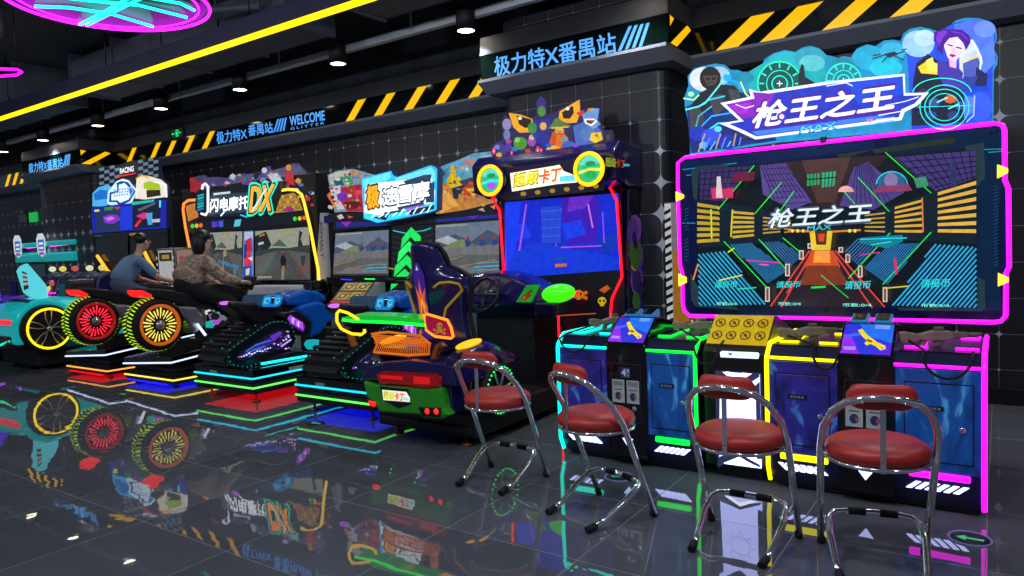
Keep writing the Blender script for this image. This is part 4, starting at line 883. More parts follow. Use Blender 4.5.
# body over the bumper
ka = K(350, 240, .3644)
body = xz(ka, RY, [(28, 372), (40, 350), (90, 335), (150, 332), (230, 340), (275, 352), (285, 405), (30, 385)])
MB().prism(body, 'y', RY + .015, RY + .40).obj('tail_body', VIO, kt, bevel=.03)
MB().prism([(3.9, .30), (3.88, .60), (4.14, .66), (4.12, .30)], 'x', -3.36, -3.27).obj('side_panel', VIO, kt, bevel=.015)
# fenders
for s in (-1, 1):
    xf = CX + s * .40
    b = MB(); rings = []
    for i in range(9):
        t = i / 8; y = RY + .1 + t * .85; h = .62 + .16 * math.sin(PI * min(1, t * 1.05)) ** .8; w = .12 + .03 * math.sin(PI * t)
        rings.append([Vector((xf + w * math.cos(a_) * 1.0, y, .58 + (h - .58) * max(-.25, math.sin(a_)))) for a_ in [j * PI / 7 for j in range(14)]])
    b.loft(rings); b.obj('fender', VIO, kt)
    lp = MB(); lp.ell((xf + .0, RY + .42, .765), (.065, .15, .022), rot=Matrix.Rotation(.12, 3, 'X')); lp.obj('fender_lamp', neon('amber', '#ffb010', 1.6), kt)
    # wheel
    xw = CX + s * .53
    w = MB(); w.lathe((xw, 4.36, .40), 'x', [(.10, -.07), (.19, -.07), (.205, -.05), (.205, .05), (.19, .07), (.165, .07), (.16, .03), (.10, .03)], 28); w = w.obj('wheel', RUB, kt)
    h = MB(); h.lathe((xw, 4.36, .40), 'x', [(.001, .05), (.04, .055), (.045, .03), (.16, .02), (.16, -.02), (.001, -.02)], 24); h.obj('hub', DMET, w)
    for i in range(7):
        a_ = i * 2 * PI / 7; MB().tube([(xw + .05, 4.36 + .035 * math.cos(a_), .40 + .035 * math.sin(a_)), (xw + .06, 4.36 + .16 * math.cos(a_ + .2), .40 + .16 * math.sin(a_ + .2))], .012, n=6).obj('spoke', CHROME, w)
    for i in range(26): pass
    b = MB()
    for i in range(30):
        a_ = i * 2 * PI / 30; b.ell((xw + .075, 4.36 + .178 * math.cos(a_), .40 + .178 * math.sin(a_)), .0075, 6, 4)
    b.obj('light_ring', neon('ledgreen', '#20ff70', 2.0), w, kind='stuff')
# red lamp band
slaby(ka, RY, [(75, 366), (92, 360), (235, 368), (250, 378), (246, 402), (200, 406), (150, 398), (82, 394)], RY - .012, RY + .04).obj('tail_lamp_glass', mat('red_glass', '#70060c', .08, coat=.8, emit='#ff1010', st=.12), kt, bevel=.012)
slaby(kg, RY, [(590, 30), (730, 40), (725, 62), (588, 50)], RY - .018, RY - .01).obj('lamp_glow', mat('red_glow', '#c01010', .2, emit='#ff2020', st=.45), kt)
slaby(kg, RY, [(800, 40), (900, 45), (905, 90), (800, 85)], RY - .018, RY - .01).obj('lamp_glow', mat('red_glow'), kt)
# licence board
a = Y(RY - .003, kg); a.slab([(575, 105), (755, 122), (775, 220), (695, 245), (600, 195)], '#0a0a0e', .01)
a.poly([(575, 105), (755, 122), (775, 220), (695, 245), (600, 195)], '#08080c'); a.poly([(590, 126), (745, 140), (768, 178), (768, 206), (598, 192)], '#fff8e0')
a.text('超级', [(600, 184), (668, 190), (672, 142), (596, 134)], '#d8e010', .05); a.text('卡丁', [(668, 192), (728, 196), (732, 150), (672, 144)], '#f04018', .05); a.poly([(725, 172), (762, 178), (760, 196), (722, 192)], '#a0e8f8')
a.obj('logo_board', print_mat('kart_logo_print', .9, .3), kt)
for nm, bz, li in (('r', [(828, 236), (965, 242), (965, 302), (850, 296)], [(877, 264), (935, 266)]), ('l', [(490, 184), (545, 196), (562, 244), (520, 236)], [(514, 212), (534, 218)])):
    lampo = slaby(kg, RY, bz, RY - .012, RY + .02).obj('lamp_housing', BLK, kt, bevel=.004)
    for u, v in li:
        p = at(*kg((u, v))[0], 'y', RY - .014); MB().lathe(p, 'y', [(.001, -.008), (.018, -.006), (.022, .0), (.022, .006), (.001, .006)], 14).obj('round_lamp', neon('brake', '#ff2018', 1.8), lampo)
# yellow chequered plate on the engine cover
a = Y(RY - .002 + .18, K(325, 270, .1909)); q = [(300, 462), (480, 470), (462, 492), (290, 486)]
a.poly(q, '#1c1608')
for i in range(9):
    for j in range(3):
        if (i + j) % 2 == 0: x = 305 + i * 19 - j * 4; a.poly([(x, 465 + j * 8), (x + 15, 466 + j * 8), (x + 13, 472 + j * 8), (x - 2, 471 + j * 8)], '#c09010')
MB().box(CX - .33, CX + .2, RY + .16, RY + .7, .66, .735).obj('engine_cover', VIOD, kt, bevel=.03)
# orange lattice
kl = K(325, 270, .1909); LY = 3.98
lat = [(245, 335), (330, 325), (500, 345), (550, 385), (545, 440), (440, 447), (255, 430), (275, 385)]
grid = MB(); P3 = [at(*kl(q)[0], 'y', LY) for q in lat]; grid.tube([tuple(p) for p in P3], .01, True, 6); g_ = grid.obj('lattice_frame', ORG, kt)
b = MB()
for i in range(26):
    t = i / 25; x0, x1 = 262 + t * 250, 262 + t * 280
    p = at(*kl((250 + t * 270, 336 + 20 * t))[0], 'y', LY); m_ = at(*kl((278 + t * 262, 386 + 4 * t))[0], 'y', LY - .02); q = at(*kl((258 + t * 285, 430 + 10 * t))[0], 'y', LY)
    b.tube([tuple(p), tuple(m_), tuple(q)], .004, n=5)
for v0, v1 in ((340, 365), (350, 374), (360, 382), (370, 390), (382, 400)): b.tube([tuple(at(*kl((258, v0))[0], 'y', LY)), tuple(at(*kl((530, v1))[0], 'y', LY))], .0035, n=5)
b.obj('lattice_bars', ORG, kt, kind='stuff')
# wing
WYk = 3.84
wg = MB(); A_ = [at(*kl(q)[0], 'y', WYk) for q in ((85, 248), (150, 236), (260, 238), (400, 246), (530, 262))]; B_ = [at(*kl(q)[0], 'y', WYk) for q in ((95, 262), (160, 268), (280, 272), (400, 278), (530, 290))]
for i in range(4): wg.extr([A_[i], A_[i + 1], B_[i + 1], B_[i]], (0, .16, .01))
wg.obj('wing_blade', mat('wing_green', '#0c6018', .15, coat=.5, emit='#18e838', st=.5), kt)
MB().tube([tuple(p + Vector((0, -.004, 0))) for p in B_], .011).obj('wing_light', N['green'], kt)
lp_ = [(75, 212), (62, 228), (62, 270), (85, 308), (140, 334), (190, 338), (208, 325), (206, 310)]
MB().tube([tuple(at(*kl(q)[0], 'y', WYk)) for q in [(178, 260), (120, 225)] + lp_], .012).obj('wing_loop_light', neon('amber2', '#ffc808', 1.8), kt)
ep = [(520, 235), (532, 230), (640, 262), (660, 300), (672, 350), (660, 358), (575, 348), (530, 315)]
slaby(kl, WYk - .02, ep, WYk - .02, WYk + .01).obj('wing_end_plate', mat('plate_crimson', '#801030', .3, emit='#c01048', st=.4), kt, bevel=.004)
MB().tube([tuple(at(*kl(q)[0], 'y', WYk - .022)) for q in ep], .010, True).obj('end_plate_light', neon('amber3', '#ff8c10', 1.8), kt)
a = Y(WYk - .024, kl)
a.poly(arc(600, 292, 15, 17, n=14), '#d8a020'); a.poly([(588, 304), (612, 306), (608, 318), (592, 316)], '#d8a020'); a.poly(arc(594, 292, 4, 5, n=8), '#501020'); a.poly(arc(607, 294, 4, 5, n=8), '#501020'); a.line([(572, 312), (628, 332)], 6, '#d8a020'); a.line([(576, 334), (628, 312)], 6, '#d8a020')
for p in ((572, 312), (628, 332), (576, 334), (628, 312)): a.poly(arc(p[0], p[1], 6, 6, n=8), '#d8a020')
a.obj('skull_print', print_mat('skull_print', .5), kt)
for q in ([(575, 395), (600, 380), (618, 400), (615, 410), (598, 402), (570, 470), (552, 462)], [(110, 330), (125, 330), (150, 400), (135, 405)]): slaby(kl, WYk + .05, q, WYk + .05, WYk + .1).obj('wing_bracket', mat('bracket_orange', '#b05010', .4), kt, bevel=.004)
# bucket seat: curved shell
def seatp(s, z):
    ws = [(.5, .29), (.7, .275), (.9, .25), (1.05, .255), (1.17, .30), (1.27, .305), (1.32, .24), (1.36, .17), (1.46, .15), (1.53, .12), (1.56, .05)]
    for (z0, w0), (z1, w1) in zip(ws, ws[1:]):
        if z0 <= z <= z1: w = w0 + (w1 - w0) * (z - z0) / (z1 - z0)
    y0 = 4.30 - .16 * (z - .5) ; w *= 1.08; return Vector((CX - .02 + w * s, y0 + .2 * abs(s) ** 2.2 * min(1, w / .25), z))
ss = [-1, -.8, -.55, -.3, 0, .3, .55, .8, 1]; zs = [.5, .6, .7, .8, .9, 1.0, 1.08, 1.17, 1.22, 1.27, 1.30, 1.33, 1.36, 1.41, 1.46, 1.50, 1.53, 1.555]
b = MB(); rings = []
for z in zs:
    o_ = [seatp(s, z) for s in ss]; i_ = [seatp(s * .9, z) + Vector((0, .075, 0)) for s in ss[::-1]]; rings.append(o_ + i_)
b.loft(rings); seat = b.obj('seat_shell', VIO, kt, bevel=0, sub=1)
MB().tube([tuple(seatp(1, z) + Vector((.004, .03, 0))) for z in zs] + [tuple(seatp(-1, z) + Vector((-.004, .03, 0))) for z in zs[::-1]], .018).obj('seat_edge_trim', BLKM, seat)
MB().box(CX - .22, CX + .3, 4.34, 4.85, .42, .56).obj('seat_cushion', mat('cushion_black', '#141220', .5), kt, bevel=.05)
GOLD = mat('gold_line', '#a88a18', .4, emit='#c8a020', st=.15)
for s in (-1, 1):
    pth = [(.36, 1.20), (.5, 1.235), (.7, 1.24), (.86, 1.22), (.9, 1.17), (.78, 1.10), (.62, 1.03), (.55, .95), (.58, .85)]
    MB().tube([tuple(seatp(s * u, z) + Vector((0, -.005, 0))) for u, z in pth], .011).obj('gold_swirl', GOLD, seat)
fl = MB(); lay = 0
def sp(pts, c_):
    global lay
    lay += 1
    fl.add([seatp(u, z) + Vector((.0, -.009 - .0008 * lay, 0)) for u, z in pts], [list(range(len(pts)))], col=lin(c_))
sp([(-.18, .78), (.16, .78), (.18, 1.0), (.2, 1.3), (.12, 1.4), (-.12, 1.4), (-.2, 1.3), (-.2, 1.0)], '#3a1888')
sp([(-.12, .95), (.1, .93), (.17, 1.05), (.1, 1.1), (.15, 1.2), (.04, 1.14), (.0, 1.27), (-.07, 1.15), (-.16, 1.22), (-.13, 1.1), (-.18, 1.03)], '#f06818')
sp([(-.07, .97), (.06, .96), (.09, 1.06), (.0, 1.12), (-.08, 1.06)], '#ffb030'); sp([(-.05, .99), (.03, .99), (.0, 1.08)], '#a02860')
sp([(-.07, 1.34), (.06, 1.34), (.0, 1.38)], '#d8d0f0')
fl.obj('flame_print', print_mat('flame_print', .7), seat)
# ---------------------------------------------------------------- pirate kart cabinet
kc = K(470, 90, .3819); HY = 6.0; SY = 6.25
kb = thing('kart_game_cabinet', (-3.7, 6.5, 0), 'tall violet kart racing cabinet with blue screen, red neon edges and two yellow ring lights', 'arcade machine')
L_, R_ = at(*kc((70, 380))[0], 'y', SY).x, at(*kc((402, 380))[0], 'y', SY).x
T_ = at(*kc((200, 268))[0], 'y', SY).z; 
MB().prism([(SY + .02, .03), (SY + .02, 1.0), (SY + .1, 2.2), (6.585, 2.2), (6.585, .03)], 'x', L_ - .02, R_ + .03).obj('cabinet_body', VIOD, kb, bevel=.012)
hd = [(HY + .25, T_ - .02), (HY + .02, T_ + .04), (HY, T_ + .32), (HY + .12, T_ + .42), (6.58, T_ + .40), (6.585, T_ - .02)]
MB().prism(hd, 'x', L_ - .12, R_ + .06).obj('header_box', VIO, kb, bevel=.02)
# side art on the right of the cabinet
s = Art((R_ + .035, 0, 0), (1, 0, 0))
rnd = random.Random(3)
for i in range(26):
    y, z = 6.35 + rnd.random() * .16, .75 + rnd.random() * .9; r_ = .04 + rnd.random() * .09; l = s.lift(); s.add([Vector((R_ + .035, y + r_ * math.cos(j * PI / 4) * (1 + .4 * rnd.random()), z + r_ * math.sin(j * PI / 4) * (1 + .4 * rnd.random()))) + l for j in range(8)], [list(range(8))], col=lin(rnd.choice(['#30205c', '#4c3080', '#c89838', '#385828', '#202050', '#703898', '#181838'])))
s.obj('side_print', GLOW, kb)
s = Art((R_ + .062, 0, 0), (1, 0, 0), k=kc)
for ch, q, c_ in (('超级', [(355, 200), (382, 202), (382, 180), (355, 176)], '#b0d020'), ('卡丁', [(382, 202), (406, 204), (406, 184), (382, 180)], '#e04828')): s.text(ch, q, c_, .05)
s.poly([(402, 192), (418, 194), (418, 200), (402, 200)], '#60c0e8'); s.obj('side_logo', print_mat('logo_small_print', .5), kb)
# screen
a = Y(SY, kc); sq = [(92, 294), (388, 270), (393, 478), (92, 500)]
a.slab([(80, 284), (396, 260), (400, 488), (80, 510)], '#06060c', .02); a.poly([(82, 286), (394, 262), (398, 486), (82, 508)], '#06060c')
a.poly(sq, '#1428c0'); a.poly([(240, 282), (330, 275), (340, 300), (330, 400), (260, 405), (240, 330)], '#3818a8'); a.poly([(260, 281), (325, 276), (300, 310), (255, 320)], '#6028b8')
for i in range(3):
    for j in range(4):
        if (i + j) % 2 == 0: x, y = 96 + j * 72 + i * 20, 360 + i * 42 - j * 4; a.poly([(x, y), (x + 50, y - 12), (x + 66, y + 26), (x + 12, y + 40)], ('#1a38d8', '#1030a8')[i % 2])
a.poly([(92, 420), (180, 400), (393, 440), (393, 478), (92, 500)], '#1434c8'); a.poly([(92, 296), (135, 292), (120, 420), (92, 470)], '#1838e0'); a.line([(148, 300), (130, 420)], 4, '#a050e0'); a.line([(240, 310), (225, 410)], 3, '#8048d8'); a.line([(310, 300), (322, 360)], 4, '#c070c0'); a.line([(348, 320), (352, 400)], 3, '#9048e0')
a.poly([(186, 306), (240, 304), (238, 400), (190, 402)], '#2440c0')
for i in range(4): a.line([(190, 318 + i * 22), (238, 315 + i * 22)], 2, '#3858d8')
a.line([(240, 412), (345, 408)], 3, '#b050d0')
for i, c_ in enumerate(('#38c048', '#e88030')): a.text('GAME OVER' if i else 'START', [(222, 466 + i * 0 - (1 - i) * 18), (256, 464 - (1 - i) * 18), (256, 454 - (1 - i) * 18), (222, 456 - (1 - i) * 18)], c_, .03) if False else None
a.poly([(222, 438), (256, 436), (256, 443), (222, 445)], '#18489c'); a.poly([(224, 456), (254, 454), (254, 462), (224, 464)], '#c06820')
a.obj('game_screen', print_mat('kart_screen_print', 1.15, .1), kb)
# lit header
a = Y(HY - .004, kc)
a.poly([(60, 210), (285, 178), (350, 190), (352, 262), (95, 290), (60, 270)], '#0c0820')
a.poly([(105, 218), (235, 196), (245, 212), (278, 225), (280, 242), (230, 246), (110, 266)], '#fff6d8')
a.text('超级', [(114, 256), (178, 245), (184, 208), (114, 220)], '#705010', .06); a.text('超级', [(116, 254), (176, 243), (182, 210), (116, 222)], '#f0e020', .04); a.text('卡丁', [(180, 246), (236, 236), (240, 202), (184, 210)], '#f05818', .05); a.poly([(236, 226), (274, 222), (276, 238), (234, 240)], '#58c8f0')
for i in range(6): x = 140 + i * 38; a.poly(arc(x, 272 - i * 4, 8, 6, n=8), '#907010')
a.obj('lit_header', print_mat('header_print', 1.3), kb)
for i, (u, v, rx, ry) in enumerate(((54, 237, 29, 37), (313, 207, 34, 41))):
    p = at(*kc((u, v))[0], 'y', HY - .12); e = at(*kc((u + rx, v))[0], 'y', HY - .12); r_ = (at(*kc((u, v - ry))[0], 'y', HY - .12) - at(*kc((u, v + ry))[0], 'y', HY - .12)).length / 2
    b = MB(); b.lathe((p.x, p.y, p.z), 'y', [(.001, .16), (r_ * .9, .16), (r_ * 1.06, 0), (r_ * .9, -.0), (.001, .02)], 28); h = b.obj('ring_lamp_housing', VIOD, kb)
    MB().tube([(p.x + r_ * math.cos(j * PI / 16), p.y - .015, p.z + r_ * math.sin(j * PI / 16)) for j in range(32)], r_ * .13, True, 10).obj('ring_light', neon('ringyellow', '#ffb800', 1.9), h)
    g = Art((0, p.y - .002, 0), YN, .0008)
    def g_(pts, c_): l = g.lift(); g.add([Vector((p.x + x * r_ * .85, p.y - .002, p.z + z * r_ * .85)) + l for x, z in pts], [list(range(len(pts)))], col=lin(c_))
    g_(arc(0, 0, 1, 1, n=24), '#18b880'); g_(arc(0, 0, 1, 1, 20, 160, 12), '#50d8b8'); g_([(-.95, -.1), (0, .1), (.95, .0), (.95, -.25), (0, -.1), (-.95, -.35)], '#e0e040' if i else '#30e0f0'); g_(arc(.1, -.45, .5, .3, n=12), ('#a050e0', '#18a848')[i]); g_(arc(.1, .4, .45, .2, n=10), '#208850')
    g.obj('lamp_picture', print_mat('ring_print', 1.1), h)
for pth in ([(52, 270), (78, 318), (84, 410), (90, 500)], [(360, 243), (384, 290), (392, 400), (398, 490), (372, 545), (368, 585), (372, 640)]):
    ps = [at(*kc(q)[0], 'y', SY - .03) for q in pth]
    MB().tube([tuple(p) for p in ps], .013).obj('edge_neon', N['red'], kb)
kn_ = K(540, 300, .15625)
MB().tube([tuple(at(*kn_(q)[0], 'y', SY - .12)) for q in [(250, -50), (200, -20), (150, 15), (105, 62), (118, 112), (122, 240)]], .012).obj('edge_neon', N['red'], kb)
# cut-out picture board on top
kq = K(470, 90, .191)
a = Y(HY + .12, kq)
bo = [(118, 400), (112, 290), (150, 270), (172, 260), (168, 160), (182, 132), (205, 150), (200, 118), (260, 128), (325, 150), (350, 130), (345, 60), (372, 28), (402, 60), (405, 130), (440, 120), (470, 100), (575, 48), (582, 110), (620, 92), (655, 95), (680, 96), (682, 180), (700, 212), (742, 208), (756, 240), (748, 280), (700, 285), (650, 270), (600, 320), (592, 350), (560, 360)]
a.slab(bo, '#20183c', .02); a.poly(bo, '#2c2458'); a.poly([(118, 398), (125, 360), (300, 372), (560, 330), (592, 345), (560, 360), (300, 400)], '#a8b830')
a.poly([(112, 300), (150, 272), (190, 300), (190, 390), (120, 395)], '#3c3c80'); a.poly([(330, 160), (420, 150), (420, 310), (340, 330)], '#2a2c90'); a.poly([(540, 190), (640, 150), (690, 220), (640, 290), (560, 320)], '#4868b8')
# two huge yellow eyes
a.poly([(203, 120), (262, 128), (328, 152), (332, 190), (310, 222), (260, 224), (228, 196)], '#f0a818'); a.poly([(245, 132), (322, 155), (318, 190), (290, 200), (258, 180)], '#281810'); a.poly(arc(262, 148, 10, 9, n=10), '#fff8f0')
a.poly([(470, 112), (575, 50), (578, 120), (560, 170), (510, 175), (465, 155)], '#f0a818'); a.poly([(482, 118), (540, 82), (545, 120), (525, 150), (490, 150)], '#281810'); a.poly(arc(512, 98, 10, 9, n=10), '#fff8f0')
# plain little drivers and wheels (generic)
for x, y, rx, ry, c_ in ((374, 75, 24, 38, '#3a2a78'), (376, 112, 22, 28, '#4a8838'), (385, 190, 18, 22, '#d8a848'), (388, 235, 20, 26, '#283080'), (195, 180, 24, 30, '#9088b8'), (195, 235, 18, 28, '#7078a8'), (265, 280, 36, 34, '#4c9030'), (250, 262, 14, 14, '#88c050'), (325, 270, 22, 26, '#9848a8'), (325, 248, 14, 14, '#e0b890'), (470, 222, 26, 28, '#e8a860'), (470, 270, 50, 46, '#d86818'), (440, 262, 14, 44, '#c05010'), (440, 320, 40, 30, '#e8b030'), (520, 300, 40, 34, '#3c5cb0'), (330, 200, 24, 30, '#40883c'), (620, 230, 40, 40, '#5078b8'), (205, 300, 20, 24, '#5030a0')): a.poly(arc(x, y, rx, ry, n=14), c_)
a.poly([(410, 205), (430, 180), (450, 148), (470, 150), (500, 178), (530, 185), (525, 200), (470, 192)], '#587838'); a.poly([(425, 196), (520, 190), (518, 198), (430, 204)], '#d8b838'); a.line(arc(458, 222, 10, 9, n=12), 3, '#302010', True); a.line(arc(484, 224, 10, 9, n=12), 3, '#302010', True)
a.poly([(590, 130), (640, 95), (680, 98), (670, 160), (690, 180), (650, 205), (600, 175)], '#6898d0'); a.poly([(600, 152), (650, 150), (672, 165), (640, 190), (606, 175)], '#f8f4f0'); a.poly([(612, 158), (660, 160), (640, 180), (615, 172)], '#902028'); a.poly(arc(634, 104, 16, 8, n=10), '#d89020'); a.poly([(560, 120), (600, 105), (598, 130), (575, 140)], '#c83030')
a.poly([(640, 225), (690, 222), (700, 260), (660, 280), (630, 262)], '#e8c828'); a.poly([(655, 235), (675, 232), (670, 250)], '#d02020'); a.poly(arc(728, 248, 26, 36, n=14), '#241c30'); a.poly(arc(728, 248, 12, 18, n=12), '#483858')
for x, y, rx in ((130, 320, 20), (290, 360, 22), (362, 318, 26), (378, 318, 16), (180, 360, 16), (540, 330, 20), (225, 330, 14)): a.poly(arc(x, y, rx * .8, rx * 1.5, n=14), '#201830'); a.poly(arc(x, y, rx * .5, rx * .95, n=12), '#d83878'); a.poly(arc(x, y, rx * .2, rx * .4, n=8), '#f0b0c0')
for x, y, c_ in ((240, 310, '#3078c0'), (310, 320, '#c03838'), (410, 350, '#c83020'), (470, 340, '#e89020'), (500, 260, '#30a0b8'), (210, 270, '#a04090'), (350, 240, '#2838a0'), (420, 290, '#2060c0'), (560, 290, '#7048c0'), (150, 300, '#6878c8'), (160, 340, '#d0a040')): a.poly([(x - 16, y - 6), (x + 6, y - 13), (x + 18, y + 3), (x + 5, y + 14), (x - 12, y + 9)], c_)
a.obj('picture_board', print_mat('topper_print', 1.0), kb)
# steering console of the kart game
ko = K(440, 260, .2083); CY = 5.55
co_ = thing('steering_console', (-3.75, CY, 0), 'dark violet steering console with black wheel and glowing green bump', 'arcade console')
X = lambda u, v, y=CY: at(*ko((u, v))[0], 'y', y)
b = MB(); rr = []
for i in range(11):
    t = i / 10; x = X(90, 200).x + (X(545, 200).x - X(90, 200).x) * t; top = 1.20 + .1 * math.sin(PI * min(1, t * 1.25)) - .08 * t; bot = .86 + .03 * t
    rr.append([Vector((x, y, z)) for y, z in ((CY + .35, bot), (CY, bot - .02), (CY - .14, bot + .08), (CY - .12, (bot + top) / 2), (CY, top - .02), (CY + .15, top), (CY + .38, top - .01))])
b.loft(rr, smooth=False); b.obj('dash_shell', VIO, co_, bevel=.03)
MB().box(X(150, 400).x, X(425, 400).x, CY + .1, CY + .5, .06, .92).obj('console_column', BLKM, co_, bevel=.01)
MB().box(X(120, 400).x, X(640, 400).x, CY - .03, CY + .6, .02, .09).obj('floor_plate', BLK, co_, bevel=.01)
wc = X(213, 165, CY - .32); tilt = Matrix.Rotation(-.35, 3, 'X')
MB().tube([tuple(wc + tilt @ Vector((.155 * math.cos(i * PI / 16), 0, .155 * math.sin(i * PI / 16)))) for i in range(32)], .017, True, 10).obj('steering_wheel', mat('wheel_black', '#0a0a0e', .35), co_)
b = MB()
for a_ in (0, PI, -PI / 2): b.tube([tuple(wc), tuple(wc + tilt @ Vector((.15 * math.cos(a_), 0, .15 * math.sin(a_))))], .016, n=6)
b.ell(tuple(wc), (.045, .03, .045)); b.obj('wheel_hub', mat('hub_grey', '#2a2c38', .35), bpy.data.objects['steering_wheel'])
MB().tube([tuple(wc), (wc.x, CY, wc.z + .02)], .03).obj('steering_shaft', BLK, co_)
g1 = [X(*q, CY - .15) for q in ((365, 202), (415, 120), (482, 118), (440, 204))]
a = MB(); a.add([p + Vector((0, -.0, 0)) for p in g1], [(0, 1, 2, 3)], col=lin('#10a020'))
def gq(pts, c_, d):
    a.add([(g1[0] * (1 - u) + g1[3] * u) * (1 - v) + (g1[1] * (1 - u) + g1[2] * u) * v + Vector((0, -d, 0)) for u, v in pts], [list(range(len(pts)))], col=lin(c_))
gq([(.2, .2), (.5, .1), (.75, .3), (.7, .5), (.45, .55), (.2, .4)], '#902818', .001); gq([(.35, .5), (.55, .75), (.75, .6)], '#601828', .0015); gq([(.3, .25), (.4, .2), (.4, .35)], '#e8c040', .002)
a.obj('green_decal', print_mat('green_decal_print', .7), co_)
gc = X(568, 160, CY - .12); b = MB(); b.ell((gc.x, gc.y, gc.z), (.165, .12, .085), 20, 12, Matrix.Rotation(-.12, 3, 'Y')); b.obj('green_lamp_bump', mat('bump_green', '#108010', .25, emit='#48f010', st=1.0), co_)
bb = MB(); bb.prism([(gc.y - .1, gc.z - .2), (gc.y - .1, gc.z - .08), (gc.y + .3, gc.z - .06), (gc.y + .3, gc.z - .2)], 'x', gc.x - .2, gc.x + .02); bb.obj('bump_shelf', VIOD, co_, bevel=.02)
# orange skull and crossbones prints on the front of the cabinet below the screen
a = Y(SY - .005, kc)
a.slab([(70, 495), (404, 470), (404, 700), (70, 700)], '#0c0820', .02); a.poly([(70, 496), (402, 472), (402, 700), (70, 700)], '#0a0a16')
def skull(x, y, s_, c_, d_):
    a.poly(arc(x, y, 12 * s_, 11 * s_, n=12), c_); a.poly([(x - 7 * s_, y + 6 * s_), (x + 7 * s_, y + 6 * s_), (x + 5 * s_, y + 15 * s_), (x - 5 * s_, y + 15 * s_)], c_); a.poly(arc(x - 5 * s_, y, 3 * s_, 4 * s_, n=8), d_); a.poly(arc(x + 5 * s_, y, 3 * s_, 4 * s_, n=8), d_)
a.line([(265, 545), (305, 530)], 9, '#e07010'); a.line([(268, 530), (305, 545)], 9, '#e07010'); skull(285, 534, 1.0, '#f08818', '#401808'); skull(346, 552, .95, '#e8c810', '#403008'); a.poly([(338, 524), (360, 510), (368, 520), (352, 532)], '#d86818')
a.line([(210, 592), (330, 585)], 3, '#c07030'); a.obj('front_panel', print_mat('kart_front_print', .6), kb)
MB().box(-3.2, -3.13, 5.55, 5.57, .12, .5).obj('pedal_plate', mat('pedal_grey', '#707078', .4, .6), co_)
# ================================================================== SNOWMOBILES
BLUEP = mat('snow_blue', '#1060c8', .2, coat=.5, noise=.12, nscale=4); SEATB = mat('seat_black', '#141418', .45, noise=.2)
TEALD = mat('teal_dark', '#081820', .35, noise=.3)
ks = K(230, 270, .1737); kr = K(180, 260, .3125)
sn = thing('snowmobile_ride', (-6.72, 4.85, 0), 'blue snowmobile ride over a red lit floor, standing nearer the motorbikes', 'arcade ride', 'blue snowmobile rides')
sx0, sx1 = -7.24, -6.21
def tiers(root, x0, x1, y0, y1, z0, z1, nm='platform_base'):
    b = MB(); b.box(x0, x1, y0, y1, z0, z0 + .07); n = 4
    for i in range(n):
        d = .05 + .03 * (i % 2); b.box(x0 + d, x1 - d, y0 + d, y1 - d, z0 + .07 + (z1 - .07 - z0) * i / n, z0 + .07 + (z1 - .07 - z0) * (i + 1) / n)
    return b.obj(nm, BLKM, root, bevel=.004)
MB().box(sx0, sx1, 4.31, 5.6, .21, .35).obj('platform_deck', GLOSS, sn, bevel=.012)
MB().box(sx0, sx1, 4.31, 5.6, .10, .205).obj('platform_base', BLKM, sn, bevel=.008)
for z, c_ in ((.262, N['aqua']), (.165, N['lime'])):
    MB().tube([(sx0, 4.30, z), (sx1 + .008, 4.30, z), (sx1 + .008, 5.6, z)], .010, n=6).obj('platform_light', c_, sn)
for x, y in ((sx0 + .12, 4.42), (sx1 - .12, 4.42), (sx0 + .12, 5.45), (sx1 - .12, 5.45)):
    MB().lathe((x, y, 0), 'z', [(.001, 0), (.04, 0), (.042, .015), (.012, .02), (.012, .10), (.001, .10)], 12).obj('levelling_foot', mat('foot_copper'), sn)
for x, y, rx in ((sx0 + .35, 4.305, 1), ): MB().box(x - .06, x + .06, 4.302, 4.31, .275, .305).obj('rating_plate', mat('rating_plate', '#a8a890', .4), sn)
MB().box(sx1, sx1 + .006, 4.75, 4.93, .275, .31).obj('rating_plate', mat('rating_plate'), sn)
# track
tr = yz(ks, -6.45, [(-8, 470), (0, 515), (30, 545), (110, 555), (250, 495), (345, 470), (380, 400), (352, 318), (300, 300), (240, 305), (170, 345), (60, 420)])
cyt, czt = sum(p[0] for p in tr) / len(tr), sum(p[1] for p in tr) / len(tr)
MB().prism(tr, 'x', -6.98, -6.52).obj('track_belt', RUB, sn, bevel=.01)
outp = [(cyt + (y - cyt) * 1.04, czt + (z - czt) * 1.06) for y, z in tr]
MB().prism(outp, 'x', -6.52, -6.46).obj('side_frame', TEALD, sn, bevel=.01)
# lugs across the belt: walk along the outline
def walk(pts, step):
    out = []; acc = 0
    for (a, b) in zip(pts, pts[1:] + pts[:1]):
        d = math.hypot(b[0] - a[0], b[1] - a[1]); t = step - acc
        while t < d: out.append(((a[0] + (b[0] - a[0]) * t / d, a[1] + (b[1] - a[1]) * t / d), math.atan2(b[1] - a[1], b[0] - a[0]))); t += step
        acc = (acc + d) % step
    return out
for (y, z), a_ in walk(tr, .085):
    b = MB(); c0, s0 = math.cos(a_), math.sin(a_); q = []
    for u, v in ((-.016, -.028), (.016, -.028), (.022, .028), (-.022, .028)): q.append((y + c0 * u - s0 * v * -1 * -1, z + s0 * u + c0 * v))
    b.prism(q, 'x', -7.0, -6.53); b.obj('track_lug', mat('lug_black', '#17171c', .4), sn)
for (y, z), a_ in walk(outp, .05)[::1]:
    if z > czt: pass
b = MB()
for (y, z), a_ in walk(outp, .055): b.ell((-6.455, cyt + (y - cyt) * .98, czt + (z - czt) * .98), .006, 6, 4)
b.obj('rivet_lights', neon('dots', '#20b0b0', .8), sn, kind='stuff')
b = MB()
